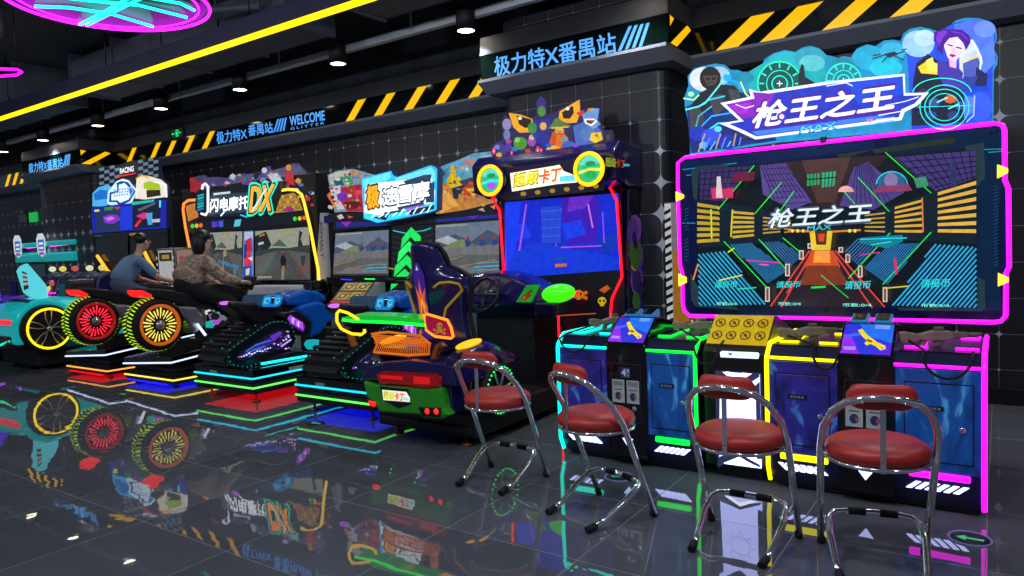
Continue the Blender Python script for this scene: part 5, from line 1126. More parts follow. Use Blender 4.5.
for (y, z), a_ in walk([((y - cyt) * 1.05 + cyt, (z - czt) * 1.09 + czt) for y, z in tr], .05):
    if z > czt - .02: b.ell((-6.60, y, z), .0055, 6, 4); b.ell((-6.93, y, z), .0055, 6, 4)
b.obj('belt_lights', neon('dots2', '#30c8b8', .9), sn, kind='stuff')
inn = [(30, 510), (60, 470), (170, 400), (262, 345), (330, 340), (352, 380), (330, 440), (250, 470), (150, 500), (60, 518)]
a = Xp(-6.455, ks); a.poly(inn, '#0c0c20'); rnd = random.Random(5)
a.poly([(60, 500), (170, 420), (290, 355), (300, 372), (210, 450), (120, 495)], '#2a1c70'); a.poly([(230, 380), (290, 352), (300, 365), (250, 410)], '#5828a0')
for q in (((90, 470), (150, 430), (235, 405)), ((110, 500), (170, 455), (215, 470)), ((80, 490), (130, 462), (200, 440))): a.line(q, 5, '#3870c8')
for i in range(20):
    x = 50 + i * 15; y = 500 - i * 4 + rnd.uniform(-5, 5) - max(0, i - 12) * 5; a.poly(arc(x, y, 6, 4, n=7), rnd.choice(['#c8b0f0', '#e0d0ff', '#8050d8', '#f0e8ff']))
for i in range(14): x = 250 + rnd.random() * 90; y = 350 + rnd.random() * 110; a.poly(arc(x, y, 4 + 6 * rnd.random(), 3 + 4 * rnd.random(), n=6), rnd.choice(['#7838c0', '#a868e8', '#d0a8f0', '#3c2080', '#5030b0']))
a.line([(240, 450), (300, 385)], 12, '#141430'); a.line([(290, 440), (345, 400)], 8, '#b898e0')
a.obj('side_print', print_mat('track_print', 1.3), sn)
MB().tube([tuple(at(*ks(q)[0], 'x', -6.33)) for q in ((182, 540), (370, 508), (535, 480))], .014).obj('running_light', neon('runcyan', '#10e0e8', 2.0), sn)
slabx(ks, -6.36, [(182, 548), (280, 490), (370, 470), (480, 470), (545, 480), (535, 492)], -6.55, -6.34).obj('running_board', TEALD, sn, bevel=.006)
# seat and bodywork
slabx(ks, -6.6, [(-10, 185), (0, 215), (120, 290), (190, 330), (300, 320), (330, 270), (400, 235), (400, 205), (330, 210), (190, 190), (90, 185), (20, 180)], -6.84, -6.58).obj('seat', SEATB, sn, bevel=.03)
MB().ell(tuple(at(*ks((10, 192))[0], 'x', -6.6) + Vector((-.1, 0, 0))), (.10, .05, .022)).obj('tail_light', neon('taillilac', '#d070ff', 1.1), sn)
slabx(ks, -6.56, [(310, 175), (325, 148), (380, 130), (430, 115), (500, 122), (540, 150), (548, 180), (500, 185), (430, 195), (380, 205), (320, 205)], -6.92, -6.52).obj('fuel_tank', BLUEP, sn, bevel=.04)
slabx(ks, -6.48, [(385, 225), (420, 200), (520, 180), (560, 210), (605, 235), (600, 285), (560, 305), (520, 365), (460, 388), (470, 300), (420, 262)], -6.96, -6.46).obj('front_cowl', BLUEP, sn, bevel=.03)
slabx(ks, -6.44, [(385, 228), (430, 262), (470, 300), (462, 380), (440, 370), (340, 305), (300, 270), (310, 250)], -6.9, -6.44).obj('lower_cowl', SEATB, sn, bevel=.015)
a = Xp(-6.425, ks); q = [(328, 280), (345, 255), (420, 300), (432, 322), (425, 355), (408, 352), (345, 310)]
a.poly(q, '#6018a8'); a.poly([(335, 280), (348, 263), (418, 305), (422, 345), (352, 305)], '#c868f0')
for i in range(5): a.line([(348 + i * 15, 268 + i * 10), (344 + i * 16, 296 + i * 10)], 5, '#f8d8ff' if i % 2 else '#5020a0')
a.obj('logo_light', print_mat('pink_logo_print', 1.0), sn)
a = Xp(-6.50, ks); a.slab([(180, 200), (190, 155), (205, 142), (290, 140), (310, 155), (295, 200), (270, 215), (190, 215)], '#0c3050', .35)
a.poly([(182, 200), (192, 157), (206, 144), (288, 142), (306, 156), (292, 198), (268, 212), (192, 212)], '#1488d8'); a.poly([(192, 195), (200, 160), (228, 155), (232, 170), (215, 200)], '#58d0ff'); a.poly([(262, 160), (290, 158), (284, 190), (260, 200)], '#58d0ff'); a.poly([(238, 150), (258, 148), (250, 195), (236, 195)], '#0a1820'); a.poly([(205, 175), (222, 170), (215, 190)], '#0a4880'); a.poly([(266, 168), (280, 168), (272, 184)], '#0a4880')
a.line([(240, 160), (256, 158)], 4, '#f0f0f0'); a.obj('glowing_console', print_mat('snow_console_print', .8), sn)
hb = at(*ks((470, 85))[0], 'x', -6.7)
MB().tube([(hb.x, hb.y - .02, hb.z - .12), (hb.x, hb.y, hb.z + .02)], .03).obj('steering_stem', BLK, sn)
MB().tube([(-7.05, hb.y - .12, hb.z + .05), (-6.85, hb.y - .02, hb.z + .03), (-6.55, hb.y, hb.z + .03), (-6.35, hb.y - .1, hb.z + .06)], .013).obj('handlebar', BLK, sn)
for x in (-7.05, -6.35): MB().tube([(x, hb.y - .13, hb.z + .055), (x + (.08 if x < -6.7 else -.08), hb.y - .07, hb.z + .05)], .02).obj('hand_grip', RUB, sn)
slabx(ks, -6.6, [(500, 60), (535, 60), (560, 110), (545, 150), (520, 120), (500, 105)], -6.85, -6.55).obj('windshield', GLOSS, sn, bevel=.01)
MB().box(-6.95, -6.45, 5.5, 5.75, .35, .62).obj('front_support', BLKM, sn, bevel=.02)
slabx(ks, -6.5, [(455, 430), (470, 405), (510, 400), (505, 440), (475, 460)], -6.6, -6.48).obj('ski_lamp', neon('skicyan', '#18b0c0', .9), sn, bevel=.01)
sn2 = copy_tree(sn); sn2.location = (-6.72 + 1.70, 4.85, 0); sn2['label'] = 'blue snowmobile ride over a blue lit floor, half hidden behind the pirate kart'
# under glow lamps of the platforms: coloured strip lights facing the floor
def under(x, y, c_, lb, w=1.0, z_=.098):
    r = thing('floor_glow_lamp', (x, y, z_), lb, 'lamp', 'coloured panels lighting the floor under the rides')
    MB().box(x - w / 2 + .03, x + w / 2 - .03, 4.36, 5.5, z_ - .004, z_ + .001).obj('light_panel', c_, r)
    for s_ in (-1, 1): MB().box(x + s_ * (w / 2 - .02) - .008, x + s_ * (w / 2 - .02) + .008, 4.36, 5.5, z_ - .004, z_ + .002).obj('panel_edge', BLKM, r)
RU = neon('under_red', '#ff0818', .85); BU = neon('under_blue', '#0c14ff', 1.25)
under(-6.72, 4.95, RU, 'red light panel under the first snowmobile platform'); under(-5.02, 4.95, BU, 'blue light panel under the second snowmobile platform')
under(-9.92, 4.85, RU, 'red light panel under the red wheeled motorbike platform', z_=.048); under(-8.4, 4.85, BU, 'blue light panel under the orange wheeled motorbike platform', z_=.048)
# ================================================================== SNOWMOBILE CABINET
kv = K(320, 150, .3472); GY = 6.4
sc_ = thing('snowmobile_game_cabinet', (-5.9, 6.8, 0), 'black twin screen snowmobile cabinet with bright blue and orange lettered marquee', 'arcade machine')
cl, cr = at(*kv((22, 300))[0], 'y', GY).x, at(*kv((508, 300))[0], 'y', GY).x
zt_ = at(*kv((100, 205))[0], 'y', GY).z
MB().prism([(cl, GY + .03), (cr, GY + .03), (cr, 6.58), (-4.66, 6.58), (-4.66, 7.15), (cl, 7.15)], 'z', 0, zt_ + .12).obj('cabinet_body', BLKM, sc_, bevel=.012)
MB().box(cl - .02, cr, GY - .02, GY + .03, zt_ - .0, zt_ + .10).obj('top_visor', mat('visor_blue', '#101c60', .25, coat=.4), sc_, bevel=.008)
def snow_screen(q, nm, sh):
    a = Y(GY, kv)
    (x0, y0), (x1, y1), (x2, y2), (x3, y3) = q
    a.slab([(x0 - 8, y0 - 8), (x1 + 8, y1 - 8), (x2 + 8, y2 + 10), (x3 - 8, y3 + 10)], '#050508', .03)
    a.poly(q, '#a8a498')
    def m_(u, v): return ((x0 * (1 - u) + x1 * u) * (1 - v) + (x3 * (1 - u) + x2 * u) * v, (y0 * (1 - u) + y1 * u) * (1 - v) + (y3 * (1 - u) + y2 * u) * v)
    def pp(pts, c_): a.poly([m_(*p) for p in pts], c_)
    pp([(0, 0), (1, 0), (1, .3), (0, .35)], '#8898b0'); pp([(0, .35), (.3, .2), (.55, .35), (.8, .15), (1, .3), (1, .42), (0, .48)], '#5c6c88'); pp([(.0, .3), (.2, .22), (.35, .32), (.2, .4)], '#d8dce8'); pp([(.4, .3), (.6, .42), (.3, .5), (.1, .46)], '#98a878')
    pp([(0, .48), (1, .42), (1, 1), (0, 1)], '#8f9094'); pp([(0, .72), (.4, .6), (1, .62), (1, .9), (.3, .8), (0, .95)], '#77787e')
    pp([(0, .74), (.4, .62), (.42, .635), (0, .78)], '#b8a060'); pp([(.2, .84), (.9, .7), (.9, .72), (.2, .87)], '#b09858')
    for u in (.5, .72, .9): pp([(u - .05, .34), (u + .02, .3), (u + .05, .42), (u - .03, .46)], '#3858a8'); pp([(u - .02, .26), (u + .02, .26), (u + .01, .34), (u - .02, .34)], '#c04848')
    pp([(.03, .02), (.5, .02), (.5, .05), (.03, .05)], '#c8c8b0'); pp([(.62, .76), (.98, .74), (.98, .755), (.62, .775)], '#60d0f0'); pp([(.58, .82), (.98, .80), (.98, .83), (.58, .85)], '#60d0f0'); pp([(.55, .89), (.98, .87), (.98, .885), (.55, .905)], '#60c8f0'); pp([(0, .95), (1, .95), (1, 1), (0, 1)], '#48484c')
    a.obj('game_screen', print_mat('snow_screen_print', .50, .1), sc_)
snow_screen([(45, 240), (198, 230), (196, 362), (38, 362)], 'a', 0); snow_screen([(330, 216), (522, 202), (526, 362), (330, 364)], 'b', 1)
a = Y(GY - .03, kv); a.slab([(206, 218), (328, 208), (328, 400), (206, 400)], '#0a0b10', .04); a.poly([(206, 218), (328, 208), (328, 400), (206, 400)], '#0c0d12')
for i in range(9): a.line([(210, 232 + i * 16), (238, 240 + i * 16)], 3, '#262a34'); a.line([(296, 236 + i * 16), (326, 226 + i * 16)], 3, '#262a34')
a.line([(212, 232), (248, 240), (300, 232), (320, 225)], 3, '#20b0b0'); a.line([(200, 340), (228, 345)], 4, '#907818')
for i in range(4):
    dx, dy = -6 * i, 40 * i; a.poly([(264 + dx, 222 + dy), (292 + dx, 250 + dy), (290 + dx, 278 + dy), (262 + dx, 250 + dy), (234 + dx - 4 * i, 285 + dy), (238 + dx - 4 * i, 254 + dy)], '#18d858' if i != 1 else '#30f070')
a.obj('arrow_light_panel', print_mat('arrow_print', 1.15), sc_)
# under-screen strips
for q, c_ in ((((62, 372), (95, 374)), 'blue'), (((130, 371), (160, 372)), 'green'), (((430, 371), (470, 368)), 'green')):
    MB().tube([tuple(at(*kv(p)[0], 'y', GY - .04)) for p in q], .012, n=6).obj('status_light', N[c_], sc_)
MB().box(cl, cr, GY - .05, GY + .02, at(*kv((60, 385))[0], 'y', GY).z, at(*kv((60, 366))[0], 'y', GY).z).obj('screen_ledge', BLK, sc_, bevel=.006)
# marquee boards
MY = GY - .08
a = Y(MY + .04, kv); o1 = [(24, 88), (22, 72), (48, 60), (95, 54), (158, 72), (150, 178), (62, 178), (42, 180)]
a.slab(o1, '#20283c', .03); a.poly(o1, '#7c9cb0'); a.poly([(26, 75), (50, 62), (90, 58), (70, 90), (30, 100)], '#c0c4b8')
for q, c_ in (([(38, 90), (62, 80), (70, 100), (52, 112)], '#285878'), ([(55, 78), (85, 75), (98, 98), (84, 102)], '#28a838'), ([(80, 62), (110, 60), (125, 80), (100, 78)], '#c89060'), ([(28, 110), (60, 100), (70, 170), (50, 172)], '#d8d0d8'), ([(60, 108), (100, 100), (150, 98), (150, 176), (80, 178), (60, 150)], '#b82038'), ([(48, 128), (70, 120), (80, 132), (66, 150), (52, 145)], '#7030c0'), ([(95, 118), (140, 112), (140, 128), (100, 132)], '#e84050'), ([(70, 150), (110, 145), (125, 165), (80, 172)], '#601020'), ([(20, 130), (30, 120), (46, 160), (48, 176)], '#f07030')): a.poly(q, c_)
rnd = random.Random(9)
for i in range(40): x = 30 + rnd.random() * 110; y = 64 + rnd.random() * 105; a.poly(arc(x, y, 2 + 6 * rnd.random(), 2 + 4 * rnd.random(), rnd.random() * 90, 360 + rnd.random() * 10, 5), rnd.choice(['#d8d0d0', '#283048', '#b83850', '#489858', '#d0a060', '#6888b0', '#402050']))
a.obj('marquee_left', print_mat('marq_dim_print', .75, tex=.4), sc_)
a = Y(MY + .05, kv); o2 = [(330, 66), (352, 46), (400, 28), (440, 10), (505, 2), (510, 150), (420, 172), (345, 184), (334, 184)]
a.slab(o2, '#20283c', .03); a.poly(o2, '#60a8c8'); a.poly([(334, 100), (400, 92), (508, 120), (508, 150), (420, 172), (345, 184), (334, 184)], '#d08838'); a.poly([(334, 130), (370, 120), (400, 160), (345, 183)], '#f0b050'); a.poly([(334, 70), (370, 50), (360, 90), (334, 100)], '#3c88b0')
a.poly([(372, 72), (388, 62), (405, 82), (412, 100), (395, 112), (376, 110), (366, 92)], '#e8c010'); a.poly(arc(384, 56, 9, 11, n=12), '#e0b020'); a.poly([(380, 110), (420, 98), (430, 112), (400, 128), (398, 142), (385, 140)], '#282838'); a.poly([(400, 90), (440, 78), (455, 95), (415, 104)], '#403848'); a.poly([(408, 112), (440, 92), (500, 100), (505, 125), (450, 138), (415, 128)], '#d03820'); a.poly([(420, 112), (470, 105), (490, 120), (440, 130)], '#f0c030'); a.poly([(430, 120), (470, 118), (460, 130)], '#1c1c28')
a.poly([(440, 58), (465, 50), (500, 62), (490, 82), (450, 80)], '#904858'); a.poly([(410, 32), (440, 22), (455, 40), (425, 50)], '#c08888'); a.poly([(460, 20), (500, 12), (500, 38), (465, 42)], '#a0c0d0')
for i in range(50): x = 345 + rnd.random() * 155; y = 20 + rnd.random() * 140; (y > 70 - (x - 340) * .35) and a.poly(arc(x, y, 2 + 5 * rnd.random(), 2 + 4 * rnd.random(), rnd.random() * 90, 360, 5), rnd.choice(['#e8dcc8', '#38485c', '#b85840', '#4890b8', '#e0a850', '#785060']))
a.obj('marquee_right', print_mat('marq_dim_print', .75, tex=.4), sc_)
MB().box(at(*kv((335, 100))[0], 'y', MY - .03).x, at(*kv((346, 100))[0], 'y', MY - .03).x, MY - .06, MY + .04, at(*kv((340, 182))[0], 'y', MY).z, at(*kv((340, 66))[0], 'y', MY).z).obj('logo_edge_light', neon('edgewhite', '#f0f4ff', 1.5), sc_) if False else None
LY2 = MY - .12
a = Y(LY2, kv); o3 = [(120, 82), (205, 60), (210, 72), (222, 78), (318, 44), (330, 48), (338, 55), (336, 172), (320, 178), (260, 192), (165, 210), (140, 200), (126, 198)]
a.slab(o3, '#082848', .10); a.poly(o3, '#28a8e8'); a.poly([(122, 86), (200, 64), (205, 80), (170, 100), (124, 110)], '#58d0f8'); a.poly([(215, 82), (320, 50), (332, 60), (332, 90), (220, 100)], '#68c8f0'); a.poly([(130, 110), (160, 95), (320, 80), (332, 120), (330, 150), (280, 165), (220, 180), (150, 190), (128, 185)], '#e8f4f8')
a.poly([(126, 180), (180, 190), (330, 150), (334, 172), (165, 208), (130, 198)], '#28c8e8'); a.poly([(150, 195), (200, 185), (190, 203)], '#0c2038'); a.poly([(250, 175), (330, 158), (330, 170), (262, 188)], '#101c30')
for q in ([(240, 90), (300, 72), (322, 70), (318, 92), (250, 100)], [(300, 100), (330, 92), (330, 150), (306, 152)], [(222, 165), (300, 148), (300, 158), (228, 174)]): a.poly(q, '#203850')
a.text('极', [(133, 172), (172, 166), (172, 92), (133, 105)], '#402008', .09); a.text('极', [(136, 168), (170, 163), (170, 97), (136, 108)], '#f8a010', .05)
a.text('速雪摩', [(180, 165), (318, 142), (318, 84), (180, 110)], '#102038', .085); a.text('速雪摩', [(182, 162), (316, 140), (316, 87), (182, 112)], '#f4fbff', .035)
a.poly([(245, 168), (305, 156), (308, 160), (248, 174)], '#9050d0'); a.poly([(185, 180), (235, 172), (235, 178), (186, 186)], '#203040')
for i in range(9): x = 150 + i * 20; a.line([(x, 196 - i * 2), (x + 12, 182 - i * 3 + (i % 2) * 8)], 3, '#f0fcff')
a.obj('logo_light_box', print_mat('snow_logo_print', 1.4), sc_)
a = Y(MY + .02, kv)
a.slab([(36, 182), (150, 180), (330, 190), (505, 155), (520, 175), (526, 200), (330, 212), (206, 218), (38, 232)], '#0c0c12', .05); a.poly([(36, 182), (150, 180), (200, 200), (206, 218), (38, 232)], '#0e0f18'); a.poly([(330, 190), (505, 155), (520, 175), (526, 200), (330, 212)], '#0e0f18')
for q, c_ in (([(48, 190), (62, 184), (70, 196), (56, 200)], '#d0c8c0'), ([(78, 188), (96, 192), (84, 198)], '#e05838'), ([(46, 208), (190, 206), (196, 216), (46, 226)], '#182880'), ([(60, 208), (90, 206), (78, 222)], '#a020c8'), ([(334, 200), (524, 184), (524, 194), (334, 208)], '#1828a0'), ([(420, 192), (460, 188), (440, 198)], '#7020b0'), ([(455, 172), (470, 166), (476, 178)], '#d8b0a0'), ([(490, 162), (505, 158), (504, 172)], '#e87858')): a.poly(q, c_)
a.obj('visor_print', print_mat('marq_dim_print', .75, tex=.4), sc_)
# control desks
kd = K(325, 270, .1909)
def desk(dx, lb):
    r = thing('control_desk', (-6.75 + dx, 5.98, 0), lb, 'arcade console', 'control desks before the snowmobile screens')
    P_ = lambda u, v, y: at(*kd((u, v))[0], 'y', y) + Vector((dx, 0, 0))
    f0, f1, t1, t0 = P_(30, 160, 5.9), P_(190, 165, 5.9), P_(240, 66, 6.15), P_(95, 64, 6.15)
    xL, xR = f0.x, f1.x
    MB().prism([(5.88, .05), (5.88, f0.z - .03), (6.15, t0.z - .01), (6.32, t0.z - .01), (6.32, .05)], 'x', xL, xR).obj('desk_body', mat('desk_grey', '#a4a6ac', .45), r, bevel=.01)
    MB().box(xL + .02, xR - .02, 5.9, 6.31, 0, .05).obj('desk_foot', BLKM, r)
    o = Vector((xL, 5.88, f0.z - .022)); ux = Vector((xR - xL, 0, 0)); uy = Vector((0, .27, t0.z - f0.z + .02)); n_ = ux.cross(uy).normalized(); a = MB(); lay = [0]
    def pp(pts, c_): lay[0] += 1; a.add([o + ux * u + uy * v + n_ * (.001 + .0005 * lay[0]) for u, v in pts], [list(range(len(pts)))], col=lin(c_))
    pp([(0, 0), (1, 0), (1, 1), (0, 1)], '#101218'); pp([(0, 0), (1, 0), (1, .08), (0, .08)], '#d01818')
    for u0, v0 in ((.06, .14), (.52, .14), (.06, .58), (.52, .58)): pp([(u0, v0), (u0 + .42, v0), (u0 + .42, v0 + .36), (u0, v0 + .36)], '#a88818'); pp(arc(u0 + .21, v0 + .18, .13, .12, n=12), '#282818'); pp(arc(u0 + .21, v0 + .18, .07, .06, n=10), '#b8a850'); pp([(u0 + .02, v0 + .04), (u0 + .1, v0 + .04), (u0 + .1, v0 + .12), (u0 + .02, v0 + .12)], '#304c70'); pp([(u0 + .32, v0 + .24), (u0 + .4, v0 + .24), (u0 + .4, v0 + .32), (u0 + .32, v0 + .32)], '#403010')
    a.obj('instruction_print', print_mat('desk_print', .8), r)
desk(0, 'grey control desk with yellow instruction cards under the left snowmobile screen'); desk(1.75, 'grey control desk behind the pirate kart seat')
for dx in (0, ): 
    b = MB(); p = at(*kv((212, 395))[0], 'y', 6.2); b.prism([(5.95, .05), (5.95, .55), (6.3, 1.02), (6.37, 1.02), (6.37, .05)], 'x', p.x - .12, p.x + .3); q_ = b.obj('coin_box', BLK, label='black sloping coin box between the two snowmobile screens', category='arcade console', bevel=.015)
# ================================================================== MOTORBIKE CABINET
kx = K(150, 140, .3472); DYY = 6.42
dx_ = thing('motorbike_game_cabinet', (-9.1, 6.8, 0), 'black twin screen motorbike cabinet with glowing orange and yellow arch and DX sign', 'arcade machine')
p0, p1 = at(*kx((100, 350))[0], 'y', DYY), at(*kx((482, 350))[0], 'y', DYY)
zt_ = at(*kx((300, 225))[0], 'y', DYY).z
MB().box(p0.x, p1.x, DYY + .03, 7.15, 0, zt_ + .55).obj('cabinet_body', BLKM, dx_, bevel=.012)
def px_screen(q, bike):
    a = Y(DYY, kx); (x0, y0), (x1, y1), (x2, y2), (x3, y3) = q
    a.slab([(x0 - 7, y0 - 8), (x1 + 7, y1 - 8), (x2 + 7, y2 + 9), (x3 - 7, y3 + 9)], '#050508', .03); a.poly(q, '#5c605c')
    def m_(u, v): return ((x0 * (1 - u) + x1 * u) * (1 - v) + (x3 * (1 - u) + x2 * u) * v, (y0 * (1 - u) + y1 * u) * (1 - v) + (y3 * (1 - u) + y2 * u) * v)
    def pp(pts, c_): a.poly([m_(*p) for p in pts], c_)
    pp([(0, 0), (1, 0), (1, .4), (0, .38)], '#b0b4a4'); pp([(0, .1), (.2, .02), (.3, .3), (.2, .42), (0, .45)], '#20302c'); pp([(.3, .32), (.45, .2), (.6, .35)], '#5c6c60'); pp([(.78, .42), (.82, .05), (.88, .1), (.84, .22), (.9, .4)], '#2c3838'); pp([(0, .4), (.35, .36), (.6, .38), (1, .34), (1, .5), (0, .52)], '#3c4844')
    pp([(0, .52), (.4, .42), (.6, .42), (1, .5), (1, 1), (0, 1)], '#6c6864'); pp([(.4, .42), (.6, .42), (.95, 1), (.1, 1)], '#58585a'); pp([(.49, .44), (.51, .44), (.53, 1), (.47, 1)], '#90908c'); pp([(.45, .05), (.75, .0), (.75, .03), (.46, .08)], '#c8b048')
    if bike:
        pp([(.46, .62), (.49, .5), (.54, .5), (.57, .62), (.55, .78), (.48, .78)], '#1c2020'); pp([(.49, .72), (.54, .72), (.54, .86), (.49, .86)], '#a09040'); pp(arc(.515, .5, .03, .04, n=8), '#902820'); pp([(.08, .08), (.18, .06), (.18, .1), (.08, .12)], '#e08020'); pp([(.06, .24), (.16, .22), (.16, .27), (.06, .29)], '#e0e0e0'); pp([(.06, .32), (.12, .32), (.12, .5), (.06, .5)], '#38485a')
        a.line([m_(.9 + .07 * math.cos(t), .8 + .12 * math.sin(t)) for t in [i * .5 for i in range(4, 14)]], 3, '#c03020'); pp([(.84, .55), (.93, .54), (.9, .75), (.85, .7)], '#3a4448'); pp([(.04, .92), (.3, .92), (.3, .96), (.04, .96)], '#b0a890')
    else:
        pp([(.78, .78), (.84, .78), (.84, .92), (.8, .92)], '#40a0d0'); [pp([(.36 + i * .07, .57 + i * .017 + (i % 3) * .02), (.41 + i * .07, .58 + i * .017), (.41 + i * .07, .66 + i * .017 + (i % 2) * .03), (.37 + i * .07, .65 + i * .017)], '#48a0d8') for i in range(8)]; pp([(.5, .4), (.58, .38), (.6, .5), (.52, .52)], '#b8a888')
    a.obj('game_screen', print_mat('bike_screen_print', .62, .1), dx_)
px_screen([(160, 268), (266, 262), (264, 402), (158, 402)], 0); px_screen([(303, 263), (458, 250), (462, 402), (304, 404)], 1)
a = Y(DYY - .01, kx); q = [(270, 262), (298, 260), (298, 400), (266, 402)]; a.slab(q, '#101020', .02); a.poly(q, '#6c90d0')
for q2, c_ in (([(272, 266), (296, 264), (296, 285), (272, 290)], '#b8c8f0'), ([(274, 290), (292, 280), (295, 320), (280, 330)], '#c82848'), ([(270, 325), (290, 318), (294, 360), (272, 365)], '#e03858'), ([(272, 300), (280, 300), (278, 340), (270, 340)], '#2838a0'), ([(268, 365), (292, 360), (294, 398), (268, 400)], '#2850b8'), ([(276, 372), (288, 368), (286, 388), (276, 390)], '#e8d8d0'), ([(282, 340), (296, 335), (296, 350)], '#f0e0e8')): a.poly(q2, c_)
a.obj('divider_print', print_mat('divider_print', .8), dx_)
# lit arch
MB().tube([tuple(at(*kx(q)[0], 'y', DYY - .06)) for q in [(138, 172), (110, 174), (97, 184), (95, 200), (102, 250), (112, 300), (120, 340)]], .020).obj('arch_light', neon('arch_orange', '#ff8c30', 1.5), dx_)
MB().tube([tuple(at(*kx(q)[0], 'y', DYY - .06)) for q in [(374, 146), (398, 142), (420, 144), (436, 156), (444, 180), (462, 255), (472, 310), (484, 370), (488, 420)]], .020).obj('arch_light', neon('arch_yellow', '#ffd030', 1.6), dx_)
a = Y(DYY - .01, kx)
hp = [(98, 186), (112, 178), (160, 174), (230, 160), (380, 148), (420, 146), (436, 165), (460, 250), (303, 262), (110, 268), (104, 240)]
a.slab(hp, '#0a0a10', .05); a.poly(hp, '#0c0c14'); a.poly([(372, 160), (415, 152), (428, 165), (440, 202), (345, 212), (352, 180)], '#b08838'); a.poly([(102, 190), (135, 180), (140, 222), (110, 235)], '#c07838')
for i in range(30): x = 355 + (i % 10) * 8; y = 160 + (i // 10) * 16; a.poly([(x, y), (x + 6, y - 1), (x + 7, y + 6), (x + 1, y + 7)], ('#d8b050', '#906828', '#a85828')[i % 3])
a.poly([(240, 228), (270, 226), (270, 246), (238, 250)], '#3888a0'); a.poly([(175, 232), (215, 228), (215, 252), (178, 256)], '#3828a0'); a.poly([(380, 205), (400, 190), (415, 195), (420, 206)], '#a02070'); a.poly([(105, 238), (455, 210), (458, 240), (110, 265)], '#10121c')
for i, (x, y) in enumerate(((125, 248), (137, 247), (149, 246), (420, 227), (434, 226), (447, 224))): a.poly(arc(x, y, 5.5, 6.5, n=12), ('#28e048', '#f0c020', '#f07028')[i % 3])
for q2, c_ in (([(180, 236), (196, 234), (198, 250), (182, 252)], '#5838d0'), ([(200, 234), (214, 232), (214, 250), (202, 252)], '#4858d8'), ([(248, 230), (266, 228), (262, 248), (244, 250)], '#58c8e0')): a.poly(q2, c_)
a.obj('header_print', print_mat('dx_header_print', .9), dx_)
rb = [(122, 155), (118, 120), (132, 112), (145, 108), (152, 100), (165, 108), (200, 106), (222, 110), (226, 106), (322, 92), (330, 78), (345, 75), (352, 88), (390, 76), (405, 68), (428, 66), (436, 76), (452, 92), (470, 130), (480, 175), (440, 165), (372, 150), (230, 165), (140, 178)]
a = Y(DYY + .05, kx); a.slab(rb, '#18142c', .03); a.poly(rb, '#4c4478'); a.poly([(224, 110), (322, 94), (345, 90), (400, 76), (430, 72), (470, 135), (478, 170), (240, 160)], '#5c5c80')
rnd = random.Random(12)
for i in range(110):
    x = 124 + rnd.random() * 350; y0_ = 108 - (x - 130) * .1 if x < 400 else 78 + (x - 400) * .9
    y = max(y0_ + 6, 84 if x > 320 else 0) + rnd.random() * 48; r_ = 3 + rnd.random() * 7; st_ = rnd.random() * 90
    a.poly(arc(x, y, r_, r_ * (.5 + .6 * rnd.random()), st_, st_ + 359, 5), rnd.choice(['#c82838', '#2848b0', '#d8d0e0', '#20203c', '#6840a0', '#d0a030', '#8088b8', '#302850', '#a83878', '#3c78c8']))
a.poly([(122, 110), (150, 104), (168, 125), (150, 150), (124, 150)], '#a82030'); a.poly(arc(150, 112, 11, 10, n=10), '#3c3c58'); a.poly(arc(337, 88, 8, 8, n=10), '#d8d8e8'); a.poly(arc(407, 80, 8, 9, n=10), '#e8a020'); a.poly([(345, 100), (375, 95), (395, 125), (365, 130)], '#d0d0dc'); a.poly([(395, 95), (420, 92), (425, 130), (400, 128)], '#d03030')
a.obj('racer_board', print_mat('racer_print', .7, tex=.45), dx_)
SGY = DYY - .16
a = Y(SGY, kx); lo_ = [(172, 150), (228, 140), (232, 130), (300, 130), (376, 118), (362, 150), (352, 172), (342, 205), (290, 216), (168, 222), (160, 205)]
a.slab(lo_, '#06141c', .12); a.poly(lo_, '#0a1018'); a.poly([(170, 160), (285, 150), (285, 208), (168, 216)], '#20303c')
a.text('闪电摩托', [(172, 210), (284, 200), (284, 158), (174, 168)], '#283c50', .07); a.text('闪电摩托', [(173, 208), (283, 198), (283, 160), (175, 170)], '#f4faff', .04); a.line([(185, 156), (230, 151)], 6, '#a8b0b8')
a.text('DX', [(283, 213), (352, 208), (366, 122), (290, 130)], '#28d0a8', .12); a.text('DX', [(285, 210), (350, 205), (362, 126), (292, 133)], '#102028', .075); a.text('DX', [(287, 207), (347, 202), (359, 129), (294, 136)], '#ff9828', .045)
a.line([(295, 205), (335, 140)], 3, '#e8e8f0'); a.line([(205, 218), (215, 206)], 4, '#d8e8ff'); a.line([(262, 216), (280, 222)], 4, '#28a0d8')
a.obj('logo_light_box', print_mat('dx_logo_print', 1.6), dx_)
a = Y(SGY - .02, kx); bl = [(132, 150), (152, 136), (164, 142), (162, 214), (140, 212), (130, 200)]; a.slab(bl, '#0a1420', .08); a.poly(bl, '#0c1828'); a.text('BIKE', [(138, 205), (157, 208), (158, 158), (140, 158)], '#10b0c8', .04) if False else None
for i in range(6): a.poly([(136, 160 + i * 8), (154, 154 + i * 8), (156, 159 + i * 8), (138, 165 + i * 8)], ('#10b8c0', '#18d0a0', '#2080d0')[i % 3])
a.obj('side_badge', print_mat('badge_print', .8), dx_)
MB().tube([tuple(at(*kx(q)[0], 'y', SGY - .05)) for q in [(150, 142), (152, 130), (160, 126), (167, 134), (167, 205), (160, 216), (148, 212)]], .018).obj('badge_light', neon('badgewhite', '#e8e8ff', 1.4), dx_)
a = Y(DYY - .02, kx); sp_ = [(490, 210), (507, 210), (512, 400), (500, 408), (478, 420), (482, 330)]; a.slab(sp_, '#8a8c90', .06); a.poly(sp_, '#8c8e94'); 
